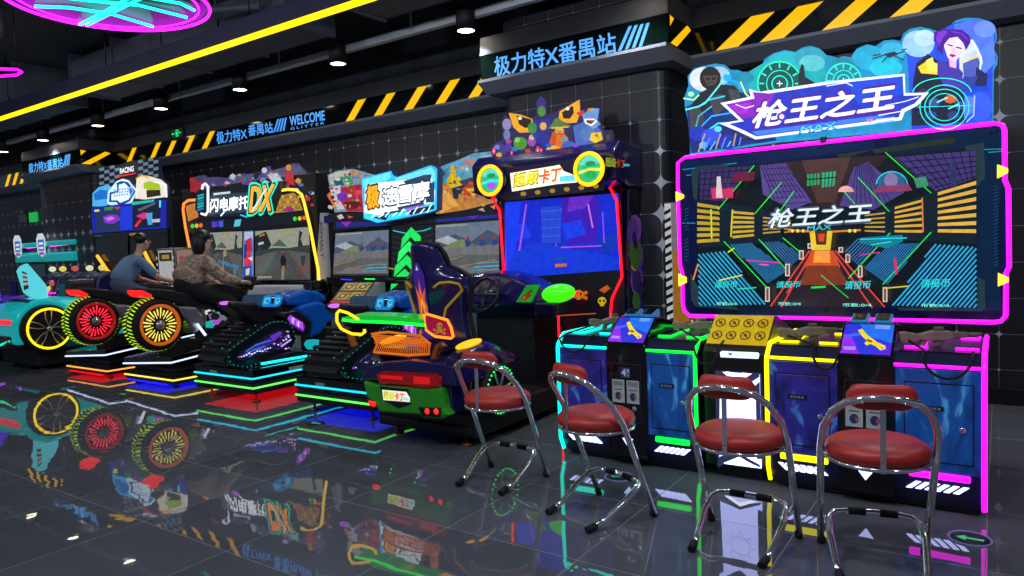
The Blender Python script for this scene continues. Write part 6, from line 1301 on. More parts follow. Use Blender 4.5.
vs, fs = text_geo('ASPHALT', .01); A_, B_, C_, D_ = [a.pt(q) for q in ((488, 236), (490, 340), (500, 338), (498, 232))]; l = a.lift()
a.add([(A_ * (1 - x) + B_ * x) * (1 - y) + (D_ * (1 - x) + C_ * x) * y + l for x, y in vs], fs, col=lin('#303238')); a.obj('side_lettering', print_mat('aspl_print', .32, .5, .8, tex=.1), dx_)  # faint emission stands in for light on this dim grey panel
# handle consoles in front of the bike screens (grey)
a = MB(); p = [at(*kx(q)[0], 'y', 6.1) for q in ((285, 420), (440, 420), (436, 470), (262, 470))]
cz = thing('control_desk', (p[0].x + .3, 6.1, 0), 'pale grey control desk under the right motorbike screen', 'arcade console')
MB().prism([(5.95, .05), (5.95, .75), (6.1, p[0].z), (6.38, p[0].z), (6.38, .05)], 'x', p[0].x, p[1].x).obj('desk_body', mat('desk_grey'), cz, bevel=.02)
MB().box(p[0].x + .15, p[1].x - .2, 6.09, 6.1, p[0].z - .09, p[0].z - .055).obj('status_light', neon('deskblue', '#3038e8', .9), cz)
MB().box(p[0].x + .02, p[1].x - .02, 5.97, 6.37, 0, .05).obj('desk_foot', BLKM, cz)
# ================================================================== MOTORBIKES AND RIDERS
kw = K(0, 180, .3472); k2 = K(120, 220, .1909)
SILV = mat('silver_fairing', '#a8acb4', .25, .7, noise=.2, nscale=12); BODYB = mat('bike_black', '#121216', .3, coat=.3, noise=.2)
def bike(X0, X1, lab, rimcol, spokecol, stripc):
    C0 = (X0 + X1) / 2 + .15; dx = C0 + 8.27
    r = thing('motorbike_ride', (C0, 5.0, 0), lab, 'arcade ride', 'motorbike rides with glowing wheels')
    S = lambda pts: [(x + dx, y, z) for x, y, z in pts]
    # platform with tilted deck
    tiers(r, X0, X1, 4.41, 5.95, .05, .26)
    def wedge(x0, x1, y0, y1, zf):
        vs = [(x, y, zf(x, y, k)) for k in (0, 1) for (x, y) in ((x0, y0), (x1, y0), (x1, y1), (x0, y1))]
        return MB().add(vs, [(3, 2, 1, 0), (4, 5, 6, 7), (0, 1, 5, 4), (1, 2, 6, 5), (2, 3, 7, 6), (3, 0, 4, 7)])
    zf = lambda x, y, k: .205 + .07 * (x - X0) + .09 * (y - 4.4) + k * .10
    wedge(X0, X1, 4.4, 5.95, zf).obj('platform_deck', GLOSS, r, bevel=.008)
    MB().tube([(X0, 4.39, zf(X0, 4.39, 0) + .03), (X1 + .008, 4.39, zf(X1, 4.39, 0) + .03), (X1 + .008, 5.9, zf(X1, 5.9, 0) + .03)], .010, n=6).obj('platform_light', neon('plat_white', '#c8d8ff', 1.6), r)
    MB().tube([(X0, 4.40, .10), (X1 + .008, 4.40, .10), (X1 + .008, 5.9, .10)], .010, n=6).obj('platform_light', stripc, r)
    for x, y in ((X0 + .12, 4.5), (X1 - .12, 4.5), (X0 + .12, 5.8), (X1 - .12, 5.8)):
        MB().lathe((x, y, 0), 'z', [(.001, 0), (.035, 0), (.035, .015), (.012, .02), (.012, .05), (.001, .05)], 12).obj('levelling_foot', mat('foot_copper'), r)
    # rear wheel: glowing disc seen from its right side
    wx, wy, wz = C0 + .02, 4.44, .735
    tyre = MB(); tyre.lathe((wx, wy, wz), 'x', [(.235, -.19), (.285, -.18), (.308, -.13), (.318, -.03), (.308, .07), (.285, .115), (.235, .12), (.225, .09), (.225, -.16)], 36, closed=True); tyre = tyre.obj('rear_wheel', RUB, r)
    for i in range(44):
        a_ = i * 2 * PI / 44
        for s in (-1, 1):
            q = [Vector((wx + s * .012, 0, 0)), Vector((wx + s * .085, .0, 0))]
            m_ = MB(); e0 = a_ + .03 * s
            def P_(xo, rad, aa): return Vector((wx + xo, wy + rad * math.cos(aa), wz + rad * math.sin(aa)))
            m_.add([P_(-.035 + s * .01, .321, e0), P_(-.035 + s * .10, .313, e0 + .06), P_(-.035 + s * .10, .313, e0 + .11), P_(-.035 + s * .01, .321, e0 + .05)], [(0, 1, 2, 3)])
            if i == 0 and s == -1: allm = m_
            else: allm.add(m_.v, m_.f)
    allm.obj('tread_lights', neon('treadgreen', '#b8e820', 1.1), tyre, kind='stuff')
    d = MB(); d.lathe((wx, wy, wz), 'x', [(.001, .10), (.225, .10), (.225, -.10), (.001, -.10)], 36); disc = d.obj('wheel_disc', mat('disc_dark', '#180808', .3), tyre)
    MB().lathe((wx, wy, wz), 'x', [(.222, .09), (.245, .105), (.245, .125), (.222, .13), (.208, .115), (.208, .1)], 36, closed=True).obj('rim_ring', rimcol[0], tyre)
    b = MB(); rnd = random.Random(4)
    for i in range(26):
        a_ = i * 2 * PI / 26; w_ = .05; q0, q1 = .08 + .03 * (i % 2), .203 - .012 * (i % 3)
        def P2(rad, aa): return Vector((wx + .104, wy + rad * math.cos(aa), wz + rad * math.sin(aa)))
        b.add([P2(q0, a_ - w_ * 1.1), P2(q1, a_ - w_), P2(q1, a_ + w_), P2(q0, a_ + w_ * 1.1)], [(0, 1, 2, 3)])
    b.obj('glowing_spokes', rimcol[1], tyre, kind='stuff')
    MB().lathe((wx, wy, wz), 'x', [(.001, .15), (.02, .145), (.03, .125), (.055, .118), (.06, .105), (.001, .105)], 20).obj('hub', SILV, tyre)
    # swing arm, axle stand
    MB().prism(yz(kw, -8.27 + .16, [(445, 420), (452, 440), (520, 470), (560, 460), (575, 430), (540, 400), (515, 395), (520, 430), (490, 440)]), 'x', C0 - .2, C0 - .14).obj('swing_arm', BODYB, r, bevel=.015)
    MB().prism([(4.52, .31), (4.50, .40), (4.62, .55), (4.95, .5), (5.0, .33)], 'x', C0 - .08, C0 + .08).obj('stand', BLKM, r, bevel=.02)
    MB().box(C0 - .14, C0 + .14, 5.0, 5.6, .34, .66).obj('engine_block', mat('engine_grey', '#34363c', .35, .6, noise=.4, nscale=25), r, bevel=.04)
    # tail, seat, tank
    MB().prism(yz(k2, -8.27 + .1, [(95, 368), (110, 358), (160, 358), (270, 368), (330, 380), (420, 400), (480, 420), (500, 440), (480, 470), (400, 460), (340, 450), (300, 440), (170, 405), (120, 398), (98, 385)]), 'x', C0 - .12, C0 + .12).obj('seat', SEATB, r, bevel=.035)
    MB().prism(yz(k2, -8.27 + .14, [(95, 368), (120, 370), (165, 392), (165, 408), (120, 402), (98, 388)]), 'x', C0 - .13, C0 + .145).obj('tail_light', neon('bikered', '#ff1a1a', 1.5), r, bevel=.01)
    MB().prism(yz(k2, -8.27 + .1, [(440, 350), (470, 330), (540, 335), (610, 350), (650, 375), (660, 400), (600, 440), (500, 440), (450, 400)]), 'x', C0 - .17, C0 + .17).obj('fuel_tank', BODYB, r, bevel=.05)
    MB().prism(yz(k2, -8.27 + .16, [(300, 450), (400, 455), (430, 500), (440, 560), (380, 600), (350, 530)]), 'x', C0 - .17, C0 + .17).obj('side_fairing', SILV, r, bevel=.03)
    MB().prism(yz(k2, -8.27 + .16, [(540, 395), (640, 400), (665, 430), (640, 470), (560, 440)]), 'x', C0 - .17, C0 + .17).obj('front_fairing', BODYB, r, bevel=.03)
    MB().prism([(5.45, .5), (5.5, .86), (5.75, .95), (5.95, .85), (5.9, .4), (5.7, .33), (5.5, .33)], 'x', C0 - .12, C0 + .12).obj('front_column', mat('column_orange', '#7c3410', .4, noise=.5, nscale=14), r, bevel=.04)
    a = Art((C0 + .18, 0, 0), (1, 0, 0)); rnd = random.Random(8)
    for i in range(18):
        y, z = 5.0 + rnd.random() * .4, .62 + rnd.random() * .22; q = .02 + .035 * rnd.random(); l = a.lift(); a.add([Vector((C0 + .18, y + q * math.cos(j * 1.257) * 1.5, z + q * math.sin(j * 1.257))) + l for j in range(5)], [list(range(5))], col=lin(rnd.choice(['#20b8b0', '#e8e8f0', '#50e0a0', '#c050e0', '#181820', '#787c84'])))
    a.obj('light_print', print_mat('bike_side_print', .8), r)
    MB().tube([(C0 + .2, 4.86, .70), (C0 + .2, 4.96, .55)], .018).obj('marker_light', neon('marker', '#e8ecff', 1.2), r)
    hy, hz = 5.66, 1.13
    MB().tube([(C0, 5.62, .95), (C0, 5.68, 1.1)], .025).obj('steering_stem', BLK, r)
    MB().tube([(C0 - .33, hy - .08, hz + .02), (C0 - .2, hy, hz), (C0 + .2, hy, hz), (C0 + .33, hy - .08, hz + .02)], .014).obj('handlebar', BLK, r)
    for s in (-1, 1): MB().tube([(C0 + s * .24, hy - .025, hz), (C0 + s * .36, hy - .095, hz + .025)], .021).obj('hand_grip', RUB, r)
    for s in (-1, 1): MB().tube([(C0 + s * .1, 5.35, .42), (C0 + s * .26, 5.35, .42)], .018).obj('foot_peg', DMET, r)
    MB().prism([(5.62, 1.08), (5.78, 1.24), (5.8, 1.22), (5.72, 1.05)], 'x', C0 - .13, C0 + .13).obj('instrument_pod', BLK, r, bevel=.015)
    return r
RIMR = (neon('rim_red', '#c01810', .55), neon('spoke_red', '#ff2038', 2.0)); RIMO = (neon('rim_orange', '#d06010', .8), neon('spoke_gold', '#f0e060', 1.3))
bike(-10.50, -9.40, 'motorbike ride with the glowing red wheel, ridden by the man in the blue shirt', RIMR, None, neon('plat_orange', '#ffa040', 1.6))
bike(-8.95, -7.86, 'motorbike ride with the orange rimmed golden wheel, ridden by the person in the camouflage jacket', RIMO, None, neon('plat_yellow', '#f8e040', 1.6))
# ---------------------------------------------------------------- people (skin modifier bodies)
def skinned(name, nodes, edges, mt, parent=None, origin=None, sub=2, root_i=0):
    me = bpy.data.meshes.new(name); o = bpy.data.objects.new(name, me); COL.objects.link(o)
    off = Vector(origin) if origin is not None else Vector()
    me.from_pydata([Vector(n[0]) - off for n in nodes], edges, []); me.materials.append(mt)
    sk = o.modifiers.new('skin', 'SKIN'); sk.use_smooth_shade = True
    for i, n in enumerate(nodes):
        rr = n[1] if isinstance(n[1], (tuple, list)) else (n[1], n[1]); me.skin_vertices[0].data[i].radius = rr; me.skin_vertices[0].data[i].use_root = (i == root_i)
    s = o.modifiers.new('sub', 'SUBSURF'); s.levels = sub; s.render_levels = sub
    bpy.context.view_layer.update()
    m2 = bpy.data.meshes.new_from_object(o.evaluated_get(bpy.context.evaluated_depsgraph_get())); o.modifiers.clear(); o.data = m2
    if parent is not None: o.parent = parent
    return o
SKIN = mat('skin', '#cc9c84', .5); SKIN2 = mat('skin_pale', '#e0b8a4', .5)
def chain(ns, es, pts):
    i0 = len(ns); ns += pts; es += [(i0 + i, i0 + i + 1) for i in range(len(pts) - 1)]; return i0
def rider(cx, lab, o_, skin, top_m, trou_m, long_sleeve, hairstyle, P):
    r = thing('person', (cx, 5.0, .0), lab, 'person', 'riders on the motorbikes')
    org = r.location
    hip, chest, neck, head, hand, knee, foot = [Vector(P[k]) + Vector((cx, -.09, 0)) for k in ('hip', 'chest', 'neck', 'head', 'hand', 'knee', 'foot')]
    V = lambda v, dx=0, dy=0, dz=0: (v.x + dx, v.y + dy, v.z + dz)
    ns, es = [], []
    # trunk
    chain(ns, es, [((cx, hip.y, hip.z), (.09, .08)), ((cx, hip.y * .6 + chest.y * .4, hip.z * .6 + chest.z * .4), (.08, .07)), ((cx, chest.y, chest.z), (.10, .075)), ((cx, neck.y, neck.z - .03), (.055, .055)), ((cx, neck.y + .02, neck.z + .04), (.05, .05)), ((cx, head.y - .01, head.z - .04), (.075, .085)), ((cx, head.y, head.z + .04), (.08, .095)), ((cx, head.y - .01, head.z + .10), (.055, .065))])
    for s in (-1, 1):
        sh = Vector((cx + s * .165, chest.y + .015, chest.z + .065)); hd = Vector((cx + s * .30, hand.y - .05, hand.z + .01)); el = sh.lerp(hd, .5) + Vector((s * .03, -.03, -.09))
        wr = el.lerp(hd, .86)
        i0 = len(ns); ns += [(sh, .055), (el, .04), (wr, .027), (hd + (hd - el).normalized() * .01, (.038, .022))]; es += [(2, i0), (i0, i0 + 1), (i0 + 1, i0 + 2), (i0 + 2, i0 + 3)]
        # five fingers closing on the grip
        for j, (fx_, ln) in enumerate(((-.03, .9), (-.01, 1.0), (.01, 1.0), (.028, .85))):
            i1 = len(ns); b = hd + Vector((s * fx_ * 1.1, .02, .0)); ns += [(b + Vector((0, .03 * ln, .012)), .0095), (b + Vector((0, .058 * ln, -.006)), .009), (b + Vector((0, .045 * ln, -.032)), .008)]; es += [(i0 + 3, i1), (i1, i1 + 1), (i1 + 1, i1 + 2)]
        i1 = len(ns); ns += [(hd + Vector((-s * .04, .012, -.012)), .011), (hd + Vector((-s * .045, .04, -.028)), .0095)]; es += [(i0 + 3, i1), (i1, i1 + 1)]
        hp = Vector((cx + s * .10, hip.y + .02, hip.z - .02)); kn = Vector((cx + s * .24, knee.y, knee.z)); ft = Vector((cx + s * .24, foot.y, foot.z))
        i2 = len(ns); hp = hp.lerp(kn, .3); ns += [(hp, .07), (hp.lerp(kn, .5), .06), (kn, .045), (kn.lerp(ft, .5), .038), (ft, .034), (ft + Vector((0, .04, -.05)), (.035, .03)), (ft + Vector((0, .15, -.06)), (.038, .022))]; es += [(0, i2)] + [(i2 + j, i2 + j + 1) for j in range(6)]
    skinned('body', ns, es, skin, r, org)
    # clothes follow the same skeleton, a little wider
    ns, es = [], []
    up = .012 if not long_sleeve else .035
    chain(ns, es, [((cx, hip.y, hip.z + .03), (.165 + up, .15 + up)), ((cx, hip.y * .6 + chest.y * .4, hip.z * .6 + chest.z * .4), (.165 + up, .15 + up)), ((cx, chest.y, chest.z), (.165 + up, .14 + up)), ((cx, neck.y - .01, neck.z - .045), (.075, .07))])
    for s in (-1, 1):
        sh = Vector((cx + s * .165, chest.y + .015, chest.z + .065)); hd = Vector((cx + s * .30, hand.y - .05, hand.z + .01)); el = sh.lerp(hd, .5) + Vector((s * .03, -.03, -.09)); wr = el.lerp(hd, .82)
        i0 = len(ns)
        if long_sleeve: ns += [(sh, .092), (el, .082), (el.lerp(wr, .6), .07), (wr, .042)]; es += [(2, i0), (i0, i0 + 1), (i0 + 1, i0 + 2), (i0 + 2, i0 + 3)]
        else: ns += [(sh, .068), (sh.lerp(el, .45), .064), (sh.lerp(el, .85), .062)]; es += [(2, i0), (i0, i0 + 1), (i0 + 1, i0 + 2)]
    skinned('jacket' if long_sleeve else 't_shirt', ns, es, top_m, r, org)
    ns, es = [], []
    ns.append(((cx, hip.y + .03, hip.z), (.15, .14)))
    ns.append(((cx, hip.y - .02, hip.z + .13), (.15, .135))); es.append((0, 1))
    for s in (-1, 1):
        hp = Vector((cx + s * .10, hip.y + .02, hip.z - .02)); kn = Vector((cx + s * .24, knee.y, knee.z)); ft = Vector((cx + s * .24, foot.y, foot.z)); i2 = len(ns); hp = hp.lerp(kn, .42)
        ns += [(hp, .105), (hp.lerp(kn, .5), .098), (kn, .088), (kn.lerp(ft, .5), .075), (ft + Vector((0, 0, .05)), .066)]; es += [(0, i2)] + [(i2 + j, i2 + j + 1) for j in range(4)]
        b = MB(); b.ell(ft + Vector((0, .06, -.05)), (.045, .13, .04), 12, 8); b.obj('shoe', mat('shoe_white', '#a8a8a8', .5), r)
    skinned('trousers', ns, es, trou_m, r, org)
    # head details, facing +y (towards the screen) and a little to the camera
    hc = head + Vector((0, 0, .035)); hairm = mat('hair_black', '#0c0a0c', .45, noise=.4, nscale=60)
    b = MB(); b.ell(hc + Vector((0, .098, -.01)), (.014, .02, .018), 8, 6); b.obj('nose', skin, r)
    for s in (-1, 1):
        MB().ell(hc + Vector((s * .082, .0, -.01)), (.012, .022, .03), 8, 6).obj('ear', skin, r)
        e = MB().ell(hc + Vector((s * .032, .082, .012)), (.014, .01, .009), 8, 6).obj('eye', mat('eye_white', '#d8d8d8', .3), r)
        MB().ell(hc + Vector((s * .033, .091, .012)), (.006, .003, .007), 8, 6).obj('iris', mat('iris_dark', '#100c0a', .2), e)
        MB().box(hc.x + s * .033 - .018, hc.x + s * .033 + .018, hc.y + .083, hc.y + .092, hc.z + .03, hc.z + .036).obj('eyebrow', hairm, r)
    MB().ell(hc + Vector((0, .086, -.052)), (.022, .01, .007), 8, 6).obj('mouth', mat('lips', '#884038', .5), r)
    def hairell(c_, rad, nm='hair'): 
        b = MB(); rnd = random.Random(2); b.ell(c_, rad, 20, 12)
        for q in b.v: q += Vector((rnd.uniform(-1, 1), rnd.uniform(-1, 1), rnd.uniform(-1, 1))) * .004
        return b.obj(nm, hairm, r)
    if hairstyle == 'short':
        hairell(hc + Vector((0, -.03, .045)), (.095, .096, .086)); 
        g = mat('glasses_frame', '#16161a', .3)
        for s in (-1, 1): MB().tube([tuple(hc + Vector((s * .036 + .024 * math.cos(i * PI / 6), .104, .008 + .019 * math.sin(i * PI / 6)))) for i in range(12)], .003, True, 6).obj('glasses_rim', g, r); MB().tube([tuple(hc + Vector((s * .06, .102, .012))), tuple(hc + Vector((s * .088, .0, .012)))], .0028, n=6).obj('glasses_temple', g, r)
    else:
        hairell(hc + Vector((0, -.028, .04)), (.104, .104, .098)); hairell(hc + Vector((0, -.085, -.055)), (.098, .078, .15), 'hair_back')
    return r
CAMO = mat('camo_cloth', '#a8927f', .85, noise=.55, nscale=8)
nt = CAMO.node_tree; nz = [n for n in nt.nodes if n.type == 'TEX_NOISE'][0]; nz.inputs['Detail'].default_value = 2; rp = nt.nodes.new('ShaderNodeValToRGB'); rp.color_ramp.interpolation = 'CONSTANT'
e = rp.color_ramp.elements; e[0].position = 0; e[0].color = (*lin('#967e6c'), 1); e[1].position = .47; e[1].color = (*lin('#b8a08c'), 1); q = e.new(.56); q.color = (*lin('#84705f'), 1); q = e.new(.64); q.color = (*lin('#b09a86'), 1)
nt.links.new(nz.outputs['Fac'], rp.inputs[0]); nt.links.new(rp.outputs[0], nt.nodes['Principled BSDF'].inputs['Base Color'])
rider(-9.80, 'man with short black hair and glasses in a blue t-shirt, riding the red wheeled motorbike', 0, SKIN, mat('blue_cotton', '#6c88a8', .9, noise=.12), mat('grey_trousers', '#505a70', .85, noise=.1), False, 'short',
      dict(hip=(0, 4.88, 1.17), chest=(0, 5.12, 1.44), neck=(0, 5.20, 1.60), head=(0, 5.28, 1.72), hand=(0, 5.62, 1.16), knee=(0, 5.42, .93), foot=(0, 5.40, .48)))
rider(-8.255, 'person in mottled beige jacket and black trousers riding the golden wheeled motorbike', 0, SKIN2, CAMO, mat('black_trousers', '#0c0d14', .85, noise=.2), True, 'tied',
      dict(hip=(0, 4.88, 1.16), chest=(0, 5.12, 1.40), neck=(0, 5.17, 1.56), head=(0, 5.24, 1.69), hand=(0, 5.62, 1.16), knee=(0, 5.45, .92), foot=(0, 5.42, .48)))
# ================================================================== FAR LEFT: racing cabinet, cars, kids' machines
k8 = K(80, 150, .1737); RYY = 6.5
rc_ = thing('racing_game_cabinet', (-12.2, 6.8, 0), 'tall racing cabinet with chequered RACING topper and blue car screen, behind the man', 'arcade machine')
p0, p1 = at(*k8((70, 400))[0], 'y', RYY), at(*k8((515, 400))[0], 'y', RYY)
zt_ = at(*k8((290, 300))[0], 'y', RYY).z
MB().box(p0.x, p1.x, RYY + .03, 7.15, 0, zt_).obj('cabinet_body', BLKM, rc_, bevel=.012)
a = Y(RYY, k8); ob = [(108, 200), (105, 120), (140, 105), (200, 95), (290, 62), (360, 62), (430, 40), (450, 55), (470, 165), (500, 190), (512, 235), (505, 280), (505, 450), (80, 480), (72, 330), (70, 240), (105, 220)]
a.slab(ob, '#101830', .04); a.poly(ob, '#0c1020')
for (x0, y0, sg) in ((110, 105, 1), (335, 60, -1)):
    for i in range(4):
        for j in range(6):
            if (i + j) % 2 == 0: x, y = x0 + i * 30, y0 + j * 20 + (-i * 6); a.poly([(x, y), (x + 28, y - 6), (x + 30, y + 12), (x + 2, y + 18)], '#66788c')
a.text('RACING', [(234, 138), (312, 122), (312, 92), (234, 106)], '#f0f4f8', .04); a.poly([(215, 150), (325, 130), (325, 138), (215, 158)], '#e02030')
a.poly([(75, 250), (110, 215), (160, 200), (190, 215), (180, 300), (150, 325), (75, 325)], '#50b0e8'); a.poly([(82, 255), (120, 228), (170, 235), (160, 280), (90, 290)], '#1870c8'); a.poly([(330, 165), (360, 145), (400, 150), (470, 170), (505, 200), (508, 270), (380, 285), (320, 280)], '#e8e0d0'); a.poly([(370, 190), (400, 180), (460, 195), (470, 225), (400, 232), (370, 220)], '#a8c020'); a.poly([(385, 232), (465, 228), (470, 262), (390, 275)], '#2c2018'); a.line([(430, 182), (490, 195), (502, 270)], 9, '#f0f8ff'); a.line([(330, 165), (365, 148), (400, 160)], 9, '#f0b040')
a.poly([(165, 240), (215, 180), (250, 165), (285, 175), (335, 235), (300, 310), (240, 340), (160, 310)], '#c8f0f8'); a.poly([(175, 245), (220, 235), (215, 190), (245, 178), (280, 185), (325, 238), (292, 295), (232, 325), (215, 300), (172, 300)], '#183890'); a.poly([(185, 255), (228, 240), (228, 200), (262, 190), (310, 240), (285, 285), (235, 305), (222, 290), (185, 290)], '#e0f4ff')
[a.poly(arc(205 + (i % 6) * 15, 232 + (i // 6) * 16 - (i % 6) * 2, 5, 6, i * 30, i * 30 + 359, 5), '#5888d0') for i in range(18)]; a.poly([(285, 225), (300, 200), (318, 238), (298, 275)], '#78a8e8'); a.poly([(292, 232), (300, 218), (308, 238), (299, 255)], '#2858c0')
a.poly([(72, 330), (505, 285), (505, 450), (80, 480)], '#1420a0'); a.poly([(100, 345), (240, 330), (240, 465), (100, 475)], '#203058'); a.poly([(310, 320), (470, 295), (470, 440), (310, 455)], '#101830'); a.poly([(240, 330), (310, 322), (310, 455), (240, 462)], '#1838d0')
for q, c_ in (([(140, 385), (180, 370), (225, 375), (240, 400), (200, 425), (150, 420)], '#8030c0'), ([(150, 392), (190, 382), (210, 395), (170, 410)], '#d070e0'), ([(330, 380), (375, 360), (420, 365), (425, 385), (370, 400)], '#d03080'), ([(390, 365), (425, 360), (425, 430), (400, 432)], '#40a0d8'), ([(150, 330), (200, 325), (195, 345), (150, 348)], '#308838'), ([(92, 345), (120, 342), (120, 354), (92, 356)], '#e8e040'), ([(320, 440), (350, 400), (365, 405), (335, 445)], '#e02838'), ([(420, 400), (470, 395), (468, 415), (425, 418)], '#b0b8d0'), ([(340, 340), (440, 300), (450, 310), (350, 355)], '#505868'), ([(300, 300), (440, 285), (430, 300), (310, 318)], '#30b0a0'), ([(465, 290), (475, 290), (475, 330), (465, 332)], '#50e0f0'), ([(200, 330), (240, 325), (230, 345)], '#c04040')): a.poly(q, c_)
a.obj('lit_front', print_mat('race_front_print', 1.0), rc_)
a = Y(RYY - .005, k8)
for q in ([(92, 505), (275, 490), (275, 640), (92, 640)], [(425, 488), (505, 480), (505, 640), (425, 640)], [(290, 490), (500, 478), (500, 640), (290, 640)]): a.poly(q, '#141a18'); 
a.poly([(80, 485), (505, 455), (505, 475), (80, 503)], '#1c1c20'); a.poly([(285, 480), (325, 476), (322, 490), (285, 492)], '#c89020'); a.poly([(85, 490), (130, 486), (130, 498), (85, 500)], '#285838')
a.obj('lower_screen', print_mat('race_low_print', .5, .1), rc_)
kz = K(0, 180, .3472)
MB().tube([tuple(at(*kz(q)[0], 'y', RYY - .06)) for q in [(280, 218), (295, 240), (310, 262), (330, 280)]], .03).obj('yellow_light_tube', neon('tubeyellow', '#ffb828', 1.3), rc_)
MB().tube([tuple(at(*kz(q)[0], 'y', RYY - .06)) for q in [(415, 205), (428, 232), (445, 260)]], .03).obj('yellow_light_tube', neon('tubeyellow', '#ffb828', 1.3), rc_)
# white prize machines between racing cabinet and bike cabinet
def card_machine(q, lab, cols, y):
    r = thing('prize_machine', at(*kz(q[0])[0], 'y', y), lab, 'prize machine', 'small prize machines by the wall')
    x0, x1 = at(*kz(q[0])[0], 'y', y).x, at(*kz(q[1])[0], 'y', y).x; z1 = at(*kz(q[0])[0], 'y', y).z
    r.location = ((x0 + x1) / 2, y + .2, 0)
    MB().box(x0, x1, y, y + .35, 0, z1).obj('cabinet_body', mat('cream_panel', '#8c8884', .5), r, bevel=.01)
    a = Art((0, y - .003, 0), YN)
    for u0, u1, v0, v1, c_ in cols: l = a.lift(); a.add([Vector((x0 + (x1 - x0) * u, y - .003, z1 * v)) + l for u, v in ((u0, v0), (u1, v0), (u1, v1), (u0, v1))], [(0, 1, 2, 3)], col=lin(c_))
    a.obj('printed_front', print_mat('prize_print', .55), r)
fs_ = [(0, 1, .1, .98, '#d0d0d0'), (0, .1, .1, .98, '#101010'), (.9, 1, .1, .98, '#101010'), (.15, .85, .88, .96, '#30281c'), (.3, .7, .9, .94, '#c0a040'), (.35, .7, .55, .72, '#202020'), (.42, .6, .62, .7, '#d0d0d0'), (.3, .75, .4, .5, '#585858')] + [(u, u + .06, .12 + i * .06, .145 + i * .06, '#e8e8e8') for i in range(14) for u in (.02, .92)]
card_machine([(450, 198), (502, 196)], 'white panel with film strip borders behind the man on the motorbike', fs_, 6.0)
card_machine([(508, 196), (552, 194)], 'cream panel with a red logo beside the film strip panel', [(0, 1, .1, .98, '#b08c78'), (.2, .95, .82, .92, '#c02828'), (.3, .85, .84, .9, '#e8c0a8'), (.3, .8, .5, .62, '#c88828')], 6.0)
# kids' machines with turquoise roofs
TURQ = mat('turquoise', '#18a0a8', .35, emit='#18c8c8', st=.32)
def kids(q, y, lab):
    x0, x1 = at(*kz((q[0], 200))[0], 'y', y).x, at(*kz((q[1], 200))[0], 'y', y).x; zt2 = at(*kz((q[0], q[2]))[0], 'y', y).z; zb2 = at(*kz((q[0], q[3]))[0], 'y', y).z
    r = thing('shooting_kids_machine', ((x0 + x1) / 2, y + .3, 0), lab, 'arcade machine', 'turquoise roofed machines at the far left')
    r.name = 'ball_game_machine'
    MB().box(x0, x1, y - .1, y + .7, zt2 - .10, zt2).obj('roof', TURQ, r, bevel=.03)
    MB().box(x0, x1, y + .1, y + .7, 0, zt2 - .1).obj('cabinet_body', BLKM, r, bevel=.01)
    MB().prism([(y - .1, zb2), (y - .1, zb2 + .16), (y + .1, zb2 + .22), (y + .1, zb2)], 'x', x0, x1).obj('console', TURQ, r, bevel=.02)
    MB().tube([(x0 + .35, y + .02, (zt2 + zb2) / 2 + .12), (x1 - .1, y + .02, (zt2 + zb2) / 2 + .14)], .035).obj('pink_light_tube', N['pink'], r)
    a = Art((0, y - .12, 0), YN); xm = x0 + .05; w_ = .38
    for pts, c_ in (([(0, .2), (.5, 0), (1, .2), (1.05, .9), (.8, 1.15), (.2, 1.15), (-.05, .9)], '#c8d4e0'), ([(.15, .3), (.85, .3), (.85, .85), (.15, .85)], '#3868b0'), ([(.25, .4), (.75, .4), (.75, .5), (.25, .5)], '#e8e8e8'), ([(.25, .6), (.75, .6), (.75, .72), (.25, .72)], '#d8e0f0'), ([(.2, .1), (.8, .1), (.8, .25), (.2, .25)], '#9058b0')): l = a.lift(); a.add([Vector((xm + w_ * u, y - .12, zb2 + .1 + .42 * v)) + l for u, v in pts], [list(range(len(pts)))], col=lin(c_))
    a.obj('shield_sign', print_mat('shield_print', .9), r)
    MB().box(x0 + .25, x1 - .1, y + .085, y + .1, .75, zb2 - .05).obj('screen', mat('dark_screen', '#04181c', .1, emit='#0c3840', st=.5), r)
kids((56, 118, 184, 238), 6.6, 'turquoise roofed machine with a shield sign, left of the pair'); kids((123, 222, 178, 236), 6.6, 'turquoise roofed machine with a shield sign, right of the pair')
